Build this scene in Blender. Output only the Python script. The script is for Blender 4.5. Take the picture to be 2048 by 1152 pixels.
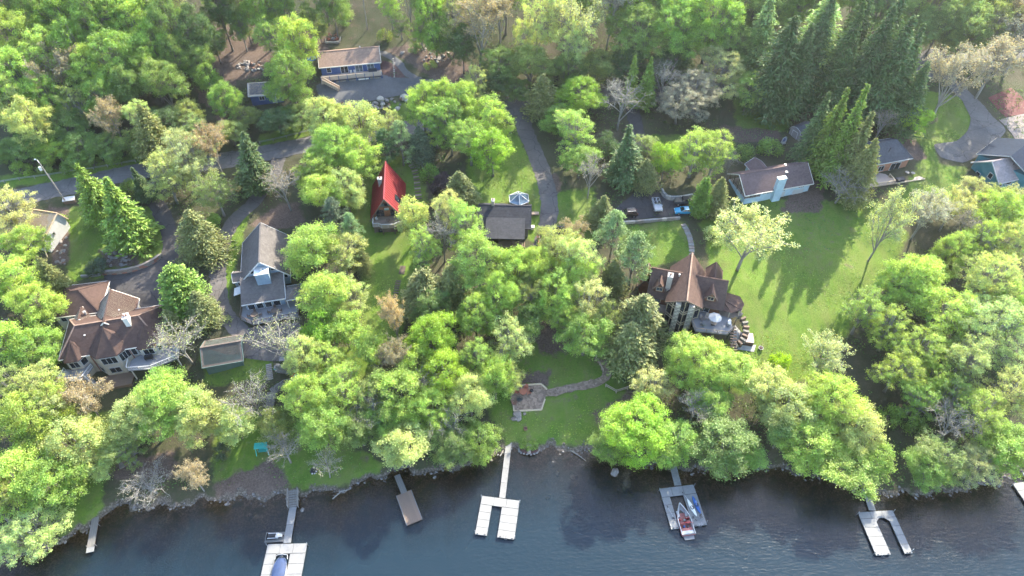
import bpy, math, random
import numpy as np
from mathutils import Vector, Matrix

# ------------------------------------------------------------------ scene, camera, sky, sun, exposure
for o in list(bpy.data.objects): bpy.data.objects.remove(o)
S = bpy.context.scene
COL = S.collection
R_ = math.radians
F_PX, TILT, CAMZ = 1366.0, R_(47), 115.0          # focal length in pixels of the 2048 px wide photograph, pitch, height above the lake
cam = bpy.data.objects.new('camera', bpy.data.cameras.new('camera')); COL.objects.link(cam)
cam.data.sensor_width = 36.0; cam.data.lens = 36.0 * F_PX / 2048
cam.data.clip_end = 6000; cam.data.clip_start = 0.5
cam.location = (0, 0, CAMZ); cam.rotation_euler = (R_(90) - TILT, 0, 0)
S.camera = cam
SUN_AZ, SUN_EL = R_(30), R_(33)                    # azimuth to the right of straight ahead (+Y)
W = bpy.data.worlds.new('World'); S.world = W; W.use_nodes = True
nt = W.node_tree; bg = nt.nodes['Background']
sky = nt.nodes.new('ShaderNodeTexSky'); sky.sky_type = 'NISHITA'; sky.sun_disc = False
sky.sun_elevation = SUN_EL; sky.sun_rotation = SUN_AZ; sky.altitude = 300; sky.air_density = 1.0; sky.dust_density = 1.7
nt.links.new(sky.outputs[0], bg.inputs[0]); bg.inputs[1].default_value = 0.15
sl = bpy.data.lights.new('sun', 'SUN'); sl.energy = 3.4; sl.angle = R_(0.53); sl.color = (1.0, 0.91, 0.73)
sun = bpy.data.objects.new('sun', sl); COL.objects.link(sun)
sd = Vector((math.sin(SUN_AZ) * math.cos(SUN_EL), math.cos(SUN_AZ) * math.cos(SUN_EL), math.sin(SUN_EL)))
sun.rotation_euler = sd.to_track_quat('Z', 'Y').to_euler()
S.view_settings.view_transform = 'Standard'; S.view_settings.look = 'None'
S.view_settings.exposure = 2.38; S.view_settings.gamma = 1.0; S.view_settings.use_curve_mapping = False
S.render.engine = 'CYCLES'
S.cycles.max_bounces = 5; S.cycles.diffuse_bounces = 3; S.cycles.glossy_bounces = 2
S.cycles.transmission_bounces = 2; S.cycles.transparent_max_bounces = 4; S.cycles.volume_bounces = 0
S.cycles.use_adaptive_sampling = True; S.cycles.adaptive_threshold = 0.025

# ------------------------------------------------------------------ surveying: photograph pixel <-> place
ct, st = math.cos(TILT), math.sin(TILT)
def ray(u, v):
    a = (u - 1024) / F_PX; b = (576 - v) / F_PX
    return (a, ct + b * st, -st + b * ct)
def PZ(u, v, z=0.0):
    d = ray(u, v); s = (z - CAMZ) / d[2]
    return (d[0] * s, d[1] * s, z)
def proj(x, y, z):
    dz = z - CAMZ; dep = ct * y - st * dz
    return (1024 + F_PX * x / dep, 576 - F_PX * (st * y + ct * dz) / dep)

# ------------------------------------------------------------------ materials
MATS = {}
def nodes(name):
    m = bpy.data.materials.new(name); m.use_nodes = True
    t = m.node_tree; t.nodes.clear()
    o = t.nodes.new('ShaderNodeOutputMaterial'); MATS[name] = m
    return m, t, o
class NT:
    def __init__(s, t): s.t = t
    def n(s, typ, ins=None, **kw):
        x = s.t.nodes.new(typ)
        for k, v in kw.items(): setattr(x, k, v)
        for k, v in (ins or {}).items():
            if hasattr(v, 'is_output') or isinstance(v, bpy.types.NodeSocket): s.t.links.new(v, x.inputs[k])
            else: x.inputs[k].default_value = v
        return x
    def ramp(s, fac, stops):
        r = s.t.nodes.new('ShaderNodeValToRGB'); s.t.links.new(fac, r.inputs[0])
        e = r.color_ramp.elements
        while len(e) < len(stops): e.new(0.5)
        for q, (p, c) in zip(e, stops): q.position = p; q.color = c if len(c) == 4 else (*c, 1)
        return r.outputs[0]
    def mix(s, fac, a, b, blend='MIX'):
        x = s.t.nodes.new('ShaderNodeMix'); x.data_type = 'RGBA'; x.blend_type = blend
        for i, v in ((0, fac), (6, a), (7, b)):
            if isinstance(v, bpy.types.NodeSocket): s.t.links.new(v, x.inputs[i])
            else: x.inputs[i].default_value = v if i == 0 or len(v) == 4 else (*v, 1)
        return x.outputs[2]
    def math(s, op, a, b=0.0, clamp=False):
        x = s.t.nodes.new('ShaderNodeMath'); x.operation = op; x.use_clamp = clamp
        for i, v in ((0, a), (1, b)):
            if isinstance(v, bpy.types.NodeSocket): s.t.links.new(v, x.inputs[i])
            else: x.inputs[i].default_value = v
        return x.outputs[0]
    def noise(s, vec, scale, detail=4, rough=.6):
        return s.n('ShaderNodeTexNoise', {'Vector': vec, 'Scale': scale, 'Detail': detail, 'Roughness': rough}).outputs['Fac']
def simple(name, col, rough=.7, var=.18, scale=1.2, metal=0.0, bump=0.0, coord='Object', streak=None, spec=.5, coat=0.0):
    """procedural paint / timber / stone: base colour broken up by two noises, optional streak direction scale"""
    m, t, o = nodes(name); N = NT(t)
    tc = N.n('ShaderNodeTexCoord').outputs[coord]
    v = tc
    if streak: v = N.n('ShaderNodeMapping', {'Vector': tc, 'Scale': streak}).outputs[0]
    n1 = N.noise(v, scale, 5, .65); n2 = N.noise(tc, scale * 7, 3, .6)
    f = N.math('ADD', N.math('MULTIPLY', n1, .65), N.math('MULTIPLY', n2, .35))
    lo = tuple(max(0, c * (1 - var * 1.6)) for c in col); hi = tuple(min(1, c * (1 + var * 1.6)) for c in col)
    c = N.ramp(f, [(.25, lo), (.5, col), (.78, hi)])
    b = N.n('ShaderNodeBsdfPrincipled', {'Base Color': c, 'Roughness': rough, 'Metallic': metal, 'Specular IOR Level': spec, 'Coat Weight': coat})
    if bump:
        bp = N.n('ShaderNodeBump', {'Height': f, 'Strength': bump, 'Distance': .05}); t.links.new(bp.outputs[0], b.inputs['Normal'])
    t.links.new(b.outputs[0], o.inputs[0])
    return m
def shingle(name, col, row=.28, var=.25, moss=None):
    """asphalt shingles: courses along height, broken tabs, blotchy weathering"""
    m, t, o = nodes(name); N = NT(t)
    tc = N.n('ShaderNodeTexCoord').outputs['Object']
    sx = N.n('ShaderNodeSeparateXYZ', {0: tc})
    vz = N.math('MULTIPLY', sx.outputs[2], 1 / row)
    cell = N.n('ShaderNodeCombineXYZ', {0: N.math('MULTIPLY', sx.outputs[0], 2.2), 1: N.math('MULTIPLY', sx.outputs[1], 2.2), 2: N.math('FLOOR', vz)})
    wn = N.n('ShaderNodeTexVoronoi', {'Vector': cell.outputs[0], 'Scale': 1.0}, feature='F1')
    big = N.noise(tc, .35, 5, .65)
    mid = N.noise(tc, 2.5, 4, .7)
    f = N.math('ADD', N.math('MULTIPLY', wn.outputs['Color'], .28), N.math('ADD', N.math('MULTIPLY', big, .42), N.math('MULTIPLY', mid, .3)))
    lo = tuple(c * (1 - var) for c in col); hi = tuple(min(1, c * (1 + var)) for c in col)
    c = N.ramp(f, [(.28, lo), (.5, col), (.72, hi)])
    if moss: c = N.mix(N.math('MULTIPLY', N.math('GREATER_THAN', N.noise(tc, .6, 5, .7), .56), .6), c, moss)
    h = N.math('FRACT', vz)
    b = N.n('ShaderNodeBsdfPrincipled', {'Base Color': c, 'Roughness': .92, 'Specular IOR Level': .08})
    bp = N.n('ShaderNodeBump', {'Height': h, 'Strength': .35, 'Distance': .03}); t.links.new(bp.outputs[0], b.inputs['Normal'])
    t.links.new(b.outputs[0], o.inputs[0])
    return m
def siding(name, col, row=.2, axis=2, var=.07, rough=.6):
    m, t, o = nodes(name); N = NT(t)
    tc = N.n('ShaderNodeTexCoord').outputs['Object']
    sx = N.n('ShaderNodeSeparateXYZ', {0: tc})
    h = N.math('FRACT', N.math('MULTIPLY', sx.outputs[axis], 1 / row))
    nz = N.noise(tc, .8, 4, .6)
    c = N.ramp(nz, [(.3, tuple(x * (1 - var * 2) for x in col)), (.7, tuple(min(1, x * (1 + var * 2)) for x in col))])
    b = N.n('ShaderNodeBsdfPrincipled', {'Base Color': c, 'Roughness': rough, 'Specular IOR Level': .35})
    bp = N.n('ShaderNodeBump', {'Height': h, 'Strength': .5, 'Distance': .025}); t.links.new(bp.outputs[0], b.inputs['Normal'])
    t.links.new(b.outputs[0], o.inputs[0])
    return m
def glassmat(name='glass', col=(.012, .016, .02)):
    m, t, o = nodes(name); N = NT(t)
    tc = N.n('ShaderNodeTexCoord').outputs['Object']
    c = N.ramp(N.noise(tc, .7, 3, .5), [(.35, tuple(x * .6 for x in col)), (.7, tuple(x * 2.5 for x in col))])
    b = N.n('ShaderNodeBsdfPrincipled', {'Base Color': c, 'Roughness': .04, 'Specular IOR Level': .7, 'IOR': 1.5})
    t.links.new(b.outputs[0], o.inputs[0]); return m
def leafmat(name, trans=.42, rough=.55):
    """every leaf carries its own tint; the tree's own colour comes from the object"""
    m, t, o = nodes(name); N = NT(t)
    oi = N.n('ShaderNodeObjectInfo'); at = N.n('ShaderNodeAttribute', attribute_name='tint')
    sp = N.n('ShaderNodeSeparateColor', {0: at.outputs['Color']})
    c = N.n('ShaderNodeVectorMath', {0: oi.outputs['Color'], 1: N.n('ShaderNodeCombineXYZ', {0: sp.outputs[0], 1: sp.outputs[1], 2: sp.outputs[2]}).outputs[0]}, operation='MULTIPLY').outputs[0]
    d = N.n('ShaderNodeBsdfDiffuse', {'Color': c})
    tcx = N.mix(1.0, c, (1.0, 1.0, .55), 'MULTIPLY')
    tr = N.n('ShaderNodeBsdfTranslucent', {'Color': tcx})
    mx = N.n('ShaderNodeMixShader', {0: trans, 1: d.outputs[0], 2: tr.outputs[0]})
    g = N.n('ShaderNodeBsdfGlossy', {'Color': (1, 1, 1, 1), 'Roughness': rough})
    m2 = N.n('ShaderNodeMixShader', {0: .035, 1: mx.outputs[0], 2: g.outputs[0]})
    t.links.new(m2.outputs[0], o.inputs[0]); return m

def mk_mats():
    leafmat('leaf', .5); leafmat('needle', .2, .6)
    simple('bark', (.17, .145, .12), .9, .3, 3, streak=(3, 3, .6), bump=.4)
    simple('bark_pale', (.23, .212, .185), .85, .25, 3, streak=(3, 3, .6), bump=.3)
    simple('white_paint', (.46, .46, .45), .5, .05); simple('cream_trim', (.66, .62, .54), .55, .06)
    simple('chalk_wall', (.5, .49, .46), .7, .08)
    simple('dark_metal', (.03, .03, .032), .45, .2, metal=.4); simple('steel', (.55, .57, .58), .35, .12, metal=.8)
    simple('alu', (.62, .63, .62), .5, .1, metal=.3)
    simple('tan_stucco', (.50, .44, .37), .8, .1); siding('tan_siding', (.48, .43, .36))
    shingle('brown_shingle', (.082, .054, .045)); shingle('chalet_shingle', (.108, .071, .058)); shingle('grey_shingle', (.115, .105, .10)); shingle('tan_shingle', (.25, .172, .13), moss=None)
    shingle('ochre_shingle', (.36, .265, .18), moss=(.30, .24, .08)); shingle('charcoal_shingle', (.042, .043, .049)); shingle('slate_shingle', (.062, .062, .068)); shingle('beige_shingle', (.46, .38, .30))
    shingle('navy_shingle', (.020, .030, .050)); shingle('pinkgrey_shingle', (.28, .24, .235)); shingle('garage_shingle', (.15, .122, .105)); shingle('mauve_shingle', (.145, .105, .10)); shingle('hazy_shingle', (0.081, 0.084, 0.093))
    simple('red_metal', (.20, .012, .016), .5, .14, .6, spec=.6)
    siding('bluegrey_siding', (.20, .27, .34)); siding('navy_siding', (.045, .085, .21)); siding('sky_siding', (.40, .52, .58)); siding('teal_siding', (.06, .19, .22)); siding('orange_siding', (.40, .19, .12)); siding('green_siding', (.10, .15, .14))
    siding('log_siding', (.16, .065, .032), .3, 2, .2, .7); siding('vertical_wood', (.23, .10, .045), .25, 0, .25, .7); siding('brown_siding', (.10, .06, .04)); siding('grey_siding', (.22, .20, .20))
    simple('deck_grey', (.21, .21, .215), .75, .1, 2, streak=(.4, 6, 1)); simple('deck_tan', (.36, .29, .235), .75, .14, 2, streak=(6, .4, 1)); simple('deck_brown', (.17, .115, .08), .8, .25, 1.5, streak=(.4, 5, 1))
    simple('deck_wood', (.27, .21, .16), .8, .2, 1.5, streak=(.4, 5, 1)); simple('rail_tan', (.44, .35, .27), .7, .12); simple('pine_wood', (.50, .40, .27), .7, .15); simple('grey_wood', (.24, .22, .20), .85, .2, 1.5, streak=(1, 1, 4))
    simple('stone', (0.198, 0.180, 0.156), .9, .35, 2.5, bump=.5); simple('pale_stone', (.38, .345, .285), .9, .3, 2.2, bump=.5); simple('rock', (0.204, 0.186, 0.174), .9, .4, 1.2, bump=.6); simple('dark_rock', (.12, .105, .09), .85, .4, 1.5, bump=.6)
    simple('red_rock', (0.216, 0.120, 0.084), .9, .4, 1.5, bump=.6); simple('brick', (.25, .12, .085), .85, .25, 4); simple('tie', (.115, .085, .065), .9, .25, 2, streak=(1, 5, 1)); simple('slab_stone', (0.228, 0.198, 0.174), .85, .25, 1.5, bump=.3); simple('grey_stone', (0.240, 0.234, 0.222), .9, .25, 2, bump=.4)
    simple('concrete', (.34, .33, .31), .85, .15, 1)
    simple('dock_white', (.195, .195, .192), .7, .22, .5, streak=(1, 1, 1)); simple('dock_grey', (.17, .17, .17), .6, .15, .8); simple('float_black', (.02, .02, .022), .6, .2)  # second dock tone: slightly darker plain grey for gussets, beams and fittings
    simple('plank', (.19, .135, .10), .75, .3, 1.2, streak=(.5, 4, 1)); simple('plank_grey', (.17, .16, .145), .8, .25, 1.2, streak=(.5, 4, 1))
    simple('car_black', (.010, .010, .013), .4, .2, spec=.6, coat=.25); simple('car_white', (.36, .37, .39), .4, .03, coat=.25); simple('car_blue', (.01, .26, .46), .4, .05, coat=.25); simple('car_dark', (.05, .055, .06), .4, .1, coat=.25); simple('tyre', (.015, .015, .016), .85, .2); simple('rim', (.4, .4, .42), .35, .1, metal=.8); simple('lamp_clear', (.7, .7, .68), .15, .05); simple('red_plastic', (.45, .02, .02), .35, .1)
    simple('hull_white', (.42, .42, .41), .3, .05, coat=.6); simple('hull_red', (.25, .02, .024), .3, .08, coat=.6); simple('seat_red', (.30, .10, .09), .6, .2); simple('cover_blue', (.024, .048, .12), .75, .25, 1.5, bump=.4); simple('kayak_blue', (.013, .09, .30), .4, .1); simple('kayak_white', (.72, .70, .62), .4, .06); simple('black_plastic', (.015, .015, .017), .5, .2)
    simple('teal_paint', (.03, .33, .28), .5, .1); simple('orange_paint', (.36, .13, .075), .55, .12); simple('red_paint', (.45, .05, .04), .5, .1); simple('blue_tarp', (.02, .16, .55), .6, .15); simple('canvas', (.36, .36, .355), .8, .06); simple('spa_cover', (.36, .27, .24), .7, .15)
    simple('red_court', (.13, .03, .027), .85, .15, .6); simple('sand', (.24, .20, .175), .95, .15, .8); simple('mulch', (.085, .045, .038), .95, .35, 2.5, bump=.5)
    simple('wire_grey', (.35, .36, .37), .5, .1, metal=.5)
    glassmat(); glassmat('glass_sky', (.06, .075, .085)); glassmat('glass_gazebo', (.08, .115, .14))
    # asphalt and gravel
    for nm, c, sc in (('asphalt', (.118, .114, .110), 1.0), ('asphalt_old', (.108, .098, .092), 1.0), ('asphalt_dark', (.062, .058, .058), 1.0), ('gravel', (.102, .102, .104), 1.6), ('patio_paver', (.24, .175, .13), 1.0)):
        m, t, o = nodes(nm); N = NT(t)
        tc = N.n('ShaderNodeTexCoord').outputs['Object']
        f = N.math('ADD', N.math('MULTIPLY', N.noise(tc, .12 * sc, 6, .65), .5), N.math('ADD', N.math('MULTIPLY', N.noise(tc, 1.6 * sc, 4, .7), .3), N.math('MULTIPLY', N.noise(tc, 14 * sc, 2, .6), .2)))
        cc = N.ramp(f, [(.3, tuple(x * .62 for x in c)), (.5, c), (.7, tuple(x * 1.45 for x in c))])
        if nm == 'patio_paver':
            vo = N.n('ShaderNodeTexVoronoi', {'Vector': tc, 'Scale': 2.6}, feature='F1')
            cc = N.mix(.5, cc, N.ramp(N.n('ShaderNodeSeparateColor', {0: vo.outputs['Color']}).outputs[0], [(.1, tuple(x * .5 for x in c)), (.9, tuple(x * 1.6 for x in c))]))
        if nm.startswith('asphalt'):
            wv = N.n('ShaderNodeVectorMath', {0: tc, 1: N.n('ShaderNodeTexNoise', {'Vector': tc, 'Scale': .8, 'Detail': 4}).outputs['Color']}, operation='ADD').outputs[0]
            cr = N.n('ShaderNodeTexVoronoi', {'Vector': wv, 'Scale': .23}, feature='DISTANCE_TO_EDGE').outputs['Distance']
            cc = N.mix(N.math('MULTIPLY', N.math('LESS_THAN', cr, .012), .55), cc, tuple(x * .3 for x in c))
            cc = N.mix(N.math('MULTIPLY', N.math('SUBTRACT', N.noise(tc, .3, 5, .7), .55), 4.0, True), cc, tuple(x * 1.5 for x in c))
        b = N.n('ShaderNodeBsdfPrincipled', {'Base Color': cc, 'Roughness': .9, 'Specular IOR Level': .2})
        bp = N.n('ShaderNodeBump', {'Height': f, 'Strength': .5, 'Distance': .06}); t.links.new(bp.outputs[0], b.inputs['Normal'])
        t.links.new(b.outputs[0], o.inputs[0])
    # the ground: zone attribute says what grows or lies there (r lawn, g bare soil, b stony)
    m, t, o = nodes('ground'); N = NT(t)
    tc = N.n('ShaderNodeTexCoord').outputs['Object']
    at = N.n('ShaderNodeAttribute', attribute_name='zone'); sp = N.n('ShaderNodeSeparateColor', {0: at.outputs['Color']})
    a = N.noise(tc, .07, 5, .6); b_ = N.noise(tc, .5, 5, .65); c_ = N.noise(tc, 3.2, 4, .7); e_ = N.noise(tc, 12, 3, .7)
    f1 = N.math('ADD', N.math('MULTIPLY', a, .35), N.math('ADD', N.math('MULTIPLY', b_, .35), N.math('MULTIPLY', c_, .3)))
    lawn = N.ramp(f1, [(.30, (.038, .078, .013)), (.42, (.075, .140, .020)), (.52, (.125, .200, .028)), (.60, (.175, .225, .048)), (.72, (.20, .19, .08))])
    dry = N.n('ShaderNodeMapping', {'Vector': tc, 'Rotation': (0, 0, R_(28)), 'Scale': (.5, .09, 1)}).outputs[0]
    lawn = N.mix(N.math('MULTIPLY', N.math('SUBTRACT', N.noise(dry, .55, 5, .65), .44), 3.5, True), lawn, (.17, .175, .06))
    lawn = N.mix(N.math('MULTIPLY', N.math('SUBTRACT', N.noise(tc, .22, 5, .7), .56), 4.0, True), lawn, (.13, .105, .055))
    lawn = N.mix(.35, lawn, N.ramp(e_, [(.3, (.03, .06, .01)), (.7, (.15, .235, .04))]))
    litter = N.ramp(f1, [(.28, (.026, .048, .013)), (.42, (.042, .064, .020)), (.52, (.066, .066, .034)), (.66, (.112, .088, .060)), (.8, (.06, .085, .026))])
    litter = N.mix(.4, litter, N.ramp(e_, [(.3, (.03, .03, .016)), (.7, (.13, .115, .08))]))
    soil = N.ramp(f1, [(.3, (.065, .045, .034)), (.5, (.125, .088, .068)), (.7, (.19, .14, .11))])
    soil = N.mix(.4, soil, N.ramp(c_, [(.35, (.05, .036, .028)), (.7, (.20, .155, .13))]))
    stony = N.ramp(c_, [(.3, (.05, .045, .035)), (.5, (.13, .105, .08)), (.7, (.30, .26, .22))])
    wob = N.math('MULTIPLY', N.math('SUBTRACT', b_, .5), 1.1)
    def edge(ch): return N.math('MULTIPLY', N.math('SUBTRACT', N.math('ADD', ch, wob), .36), 4.0, True)
    cc = N.mix(edge(sp.outputs[0]), litter, lawn); cc = N.mix(edge(sp.outputs[1]), cc, soil); cc = N.mix(edge(sp.outputs[2]), cc, stony)
    bs = N.n('ShaderNodeBsdfPrincipled', {'Base Color': cc, 'Roughness': .95, 'Specular IOR Level': .15})
    bp = N.n('ShaderNodeBump', {'Height': N.math('ADD', c_, e_), 'Strength': .7, 'Distance': .12}); t.links.new(bp.outputs[0], bs.inputs['Normal'])
    t.links.new(bs.outputs[0], o.inputs[0])
    # the lake: reflecting surface over murky water that takes sun and shade; clear over the shallows
    m, t, o = nodes('lake'); N = NT(t)
    tc = N.n('ShaderNodeTexCoord').outputs['Object']
    dp = N.n('ShaderNodeAttribute', attribute_name='depth')
    w1 = N.n('ShaderNodeMapping', {'Vector': tc, 'Rotation': (0, 0, R_(-24)), 'Scale': (.55, 1.5, 1)}).outputs[0]
    rip = N.noise(w1, 1.5, 3, .55); rip2 = N.noise(w1, .38, 3, .5)
    gust = N.n('ShaderNodeMapping', {'Vector': tc, 'Rotation': (0, 0, R_(-32)), 'Scale': (.03, .12, 1)}).outputs[0]
    gu = N.noise(gust, 1.0, 3, .5)
    hgt = N.math('ADD', N.math('MULTIPLY', rip, N.math('ADD', .35, N.math('MULTIPLY', gu, 1.2))), N.math('MULTIPLY', rip2, .9))
    bp = N.n('ShaderNodeBump', {'Height': hgt, 'Strength': .55, 'Distance': .13})
    body = N.n('ShaderNodeBsdfDiffuse', {'Color': (.010, .023, .034, 1)})
    clear = N.n('ShaderNodeBsdfTransparent', {'Color': (.78, .66, .46, 1)})
    fac = N.n('ShaderNodeMapRange', {0: dp.outputs['Fac'], 1: 0.1, 2: 1.9, 3: .05, 4: .95}).outputs[0]
    under = N.n('ShaderNodeMixShader', {0: fac, 1: clear.outputs[0], 2: body.outputs[0]})
    gl = N.n('ShaderNodeBsdfGlossy', {'Color': (1, 1, 1, 1), 'Roughness': .2, 'Normal': bp.outputs[0]})
    fr = N.n('ShaderNodeFresnel', {'IOR': 1.34, 'Normal': bp.outputs[0]})
    mx = N.n('ShaderNodeMixShader', {0: N.math('MULTIPLY', fr.outputs[0], 1.05, True), 1: under.outputs[0], 2: gl.outputs[0]})
    t.links.new(mx.outputs[0], o.inputs[0])
mk_mats()
M = MATS

# ------------------------------------------------------------------ object helpers
def tag(o, label=None, cat=None, group=None, kind=None):
    if label: o['label'] = label
    if cat: o['category'] = cat
    if group: o['group'] = group
    if kind: o['kind'] = kind
    return o
def thing(name, loc, rz=0.0, label=None, cat=None, group=None):
    o = bpy.data.objects.new(name, None); COL.objects.link(o); o.empty_display_size = .5
    o.location = loc; o.rotation_euler = (0, 0, rz)
    return tag(o, label, cat, group)
def link(name, me, parent=None, loc=None, rz=0.0):
    o = bpy.data.objects.new(name, me); COL.objects.link(o)
    if parent is not None: o.parent = parent
    if loc is not None: o.location = loc
    if rz: o.rotation_euler = (0, 0, rz)
    return o
class MB:
    def __init__(s): s.v = []; s.f = []
    def add(s, vs, fs):
        b = len(s.v); s.v += [tuple(p) for p in vs]; s.f += [tuple(i + b for i in f) for f in fs]; return s
    def box(s, x0, x1, y0, y1, z0, z1, c=None, rz=0, rx=0):
        vs = [(x, y, z) for z in (z0, z1) for x, y in ((x0, y0), (x1, y0), (x1, y1), (x0, y1))]
        if c is not None:
            mt = Matrix.Translation(c) @ Matrix.Rotation(rz, 4, 'Z') @ Matrix.Rotation(rx, 4, 'X'); vs = [mt @ Vector(p) for p in vs]
        return s.add(vs, [(3, 2, 1, 0), (4, 5, 6, 7), (0, 1, 5, 4), (1, 2, 6, 5), (2, 3, 7, 6), (3, 0, 4, 7)])
    def bar(s, p, q, w=.1, h=None):
        p = Vector(p); q = Vector(q); d = q - p
        if d.length < 1e-5: return s
        d.normalize(); a = d.cross(Vector((0, 0, 1)))
        if a.length < 1e-3: a = Vector((1, 0, 0))
        a.normalize(); b = a.cross(d); h = h or w; a *= w / 2; b *= h / 2
        vs = [c + i * a + j * b for c in (p, q) for i, j in ((-1, -1), (1, -1), (1, 1), (-1, 1))]
        return s.add(vs, [(0, 1, 2, 3), (7, 6, 5, 4), (0, 4, 5, 1), (1, 5, 6, 2), (2, 6, 7, 3), (3, 7, 4, 0)])
    def prism(s, poly, z0, z1):
        n = len(poly); ar = sum(poly[i][0] * poly[(i + 1) % n][1] - poly[(i + 1) % n][0] * poly[i][1] for i in range(n))
        if ar < 0: poly = poly[::-1]
        g = lambda z: [(p[0], p[1], z if not callable(z) else z(p[0], p[1])) for p in poly]
        return s.add(g(z0) + g(z1), [tuple(range(n - 1, -1, -1)), tuple(range(n, 2 * n))] + [(i, (i + 1) % n, n + (i + 1) % n, n + i) for i in range(n)])
    def slab(s, pts, t=.16):
        """a sloping sheet of thickness t under the outline pts"""
        n = len(pts); top = [Vector(p) for p in pts]
        nz = sum(((top[i] - top[0]).cross(top[i + 1] - top[0])).z for i in range(1, n - 1))
        if nz < 0: top = top[::-1]
        bot = [p - Vector((0, 0, t)) for p in top]
        return s.add(top + bot, [tuple(range(n)), tuple(range(2 * n - 1, n - 1, -1))] + [(i, n + i, n + (i + 1) % n, (i + 1) % n) for i in range(n)])
    def tube(s, pts, rad, n=6, cap=True):
        pts = [Vector(p) for p in pts]; rings = []
        for i, p in enumerate(pts):
            d = (pts[min(i + 1, len(pts) - 1)] - pts[max(i - 1, 0)])
            d = d.normalized() if d.length > 1e-6 else Vector((0, 0, 1))
            a = d.cross(Vector((.31, .95, .05))); a.normalize(); b = d.cross(a)
            r = rad[i] if hasattr(rad, '__len__') else rad
            rings.append([p + a * (r * math.cos(2 * math.pi * k / n)) + b * (r * math.sin(2 * math.pi * k / n)) for k in range(n)])
        base = [q for r in rings for q in r]; fs = []
        for i in range(len(rings) - 1):
            for k in range(n):
                k2 = (k + 1) % n; fs.append((i * n + k, i * n + k2, (i + 1) * n + k2, (i + 1) * n + k))
        if cap: fs += [tuple(range(n - 1, -1, -1)), tuple(range((len(rings) - 1) * n, len(rings) * n))]
        return s.add(base, fs)
    def lathe(s, prof, n=16, c=(0, 0, 0)):
        vs = [(c[0] + r * math.cos(2 * math.pi * k / n), c[1] + r * math.sin(2 * math.pi * k / n), c[2] + z) for r, z in prof for k in range(n)]
        fs = [(i * n + k, i * n + (k + 1) % n, (i + 1) * n + (k + 1) % n, (i + 1) * n + k) for i in range(len(prof) - 1) for k in range(n)]
        fs += [tuple(range(n - 1, -1, -1)), tuple(range((len(prof) - 1) * n, len(prof) * n))]
        return s.add(vs, fs)
    def mesh(s, name, mat, smooth=False):
        me = bpy.data.meshes.new(name); me.from_pydata(s.v, [], s.f); me.update()
        if mat: me.materials.append(M[mat] if isinstance(mat, str) else mat)
        if smooth: me.polygons.foreach_set('use_smooth', [True] * len(me.polygons))
        return me
    def build(s, name, mat, parent=None, loc=None, rz=0.0, smooth=False):
        return link(name, s.mesh(name, mat, smooth), parent, loc, rz)
def rock_mesh(seed, sx, sy, sz, mat='rock', sub=2):
    rng = random.Random(seed)
    import bmesh
    bm = bmesh.new(); bmesh.ops.create_icosphere(bm, subdivisions=sub, radius=1)
    cuts = [(Vector((rng.gauss(0, 1), rng.gauss(0, 1), rng.gauss(0, 1))).normalized(), rng.uniform(.55, .85)) for _ in range(9)]
    for v in bm.verts:
        for n, d in cuts:
            k = v.co.dot(n)
            if k > d: v.co -= n * (k - d)
        v.co = Vector((v.co.x * sx, v.co.y * sy, v.co.z * sz))
    me = bpy.data.meshes.new('rock'); bm.to_mesh(me); bm.free(); me.materials.append(M[mat]); return me
# ------------------------------------------------------------------ terrain
SHORE = [(-60,1190),(0,1135),(60,1118),(130,1088),(190,1046),(232,1016),(300,1020),(380,1012),(450,1002),(530,1002),(600,992),(690,985),(740,962),(800,943),(870,950),(950,930),(1000,903),(1040,906),(1090,898),(1180,908),(1300,932),(1420,950),(1520,938),(1600,952),(1700,978),(1800,996),(1900,990),(2048,955),(2130,940)]
CTRL = [(220,745,6),(150,760,6),(260,570,9.5),(110,600,9),(200,470,12),(60,405,14),(300,345,15),(450,870,2.5),(560,800,4.5),(530,690,8),(560,640,8.5),(440,560,10),(520,450,12),(440,330,15),
(700,930,1.5),(800,850,2.5),(790,560,8.5),(775,475,10.5),(775,340,13),(810,260,15.5),(1060,800,3.2),(1130,700,5),(1130,860,1.6),(1000,600,7),(1010,490,9.5),(1090,400,12),(1050,215,16),
(1370,665,6),(1380,510,9.5),(1300,425,11.5),(1300,475,10),(1320,330,13),(1450,740,4.5),(1500,900,1.5),(1600,600,6.2),(1550,430,10),(1560,395,10.3),(1530,290,12.5),(1700,500,8.5),(1850,800,3),(1750,850,2.2),(2000,700,5),(2000,560,8),
(1780,380,11),(1850,250,14),(1950,270,13.5),(2000,200,15),(1830,140,17),(1500,190,16),(700,190,19.5),(850,178,19.2),(640,205,19.2),(700,90,21.5),(560,190,18.5),(520,230,16.8),(820,225,16.2),(700,235,16.2),(450,100,23),(150,300,16.5),(150,200,20),(150,50,28),(700,10,27),(1000,100,22),(1000,10,28),(1300,100,21),(1300,10,27),(1700,50,22),(1900,50,21),(2048,100,18),(2048,300,12.5),
(0,900,3.5),(150,930,3),(0,650,9),(0,480,13),(300,950,1.6),(600,930,1.8),(250,850,3.8),(650,720,6),(900,720,5),(900,850,2.5),(1250,800,3),(1650,820,2.5),(1950,900,2.2),(880,400,12),(650,400,12.5),(1180,500,9.5),(0,250,18),(0,50,28)]
SH = np.array([PZ(u, v, 0)[:2] for u, v in SHORE])
ctl = [(x, y + 1.5, .7) for x, y in SH[::2]] + [(*PZ(u, v, z)[:2], z) for u, v, z in CTRL]
ctl += [(x, 280, 46) for x in (-190, -100, 0, 100, 190)]
for x in (-260, -180): ctl += [(x, 70, 6), (x, 120, 15), (x, 190, 28)]
for x in (190, 260): ctl += [(x, 75, 4), (x, 120, 11), (x, 190, 20)]
ctl = np.array(ctl)
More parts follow.
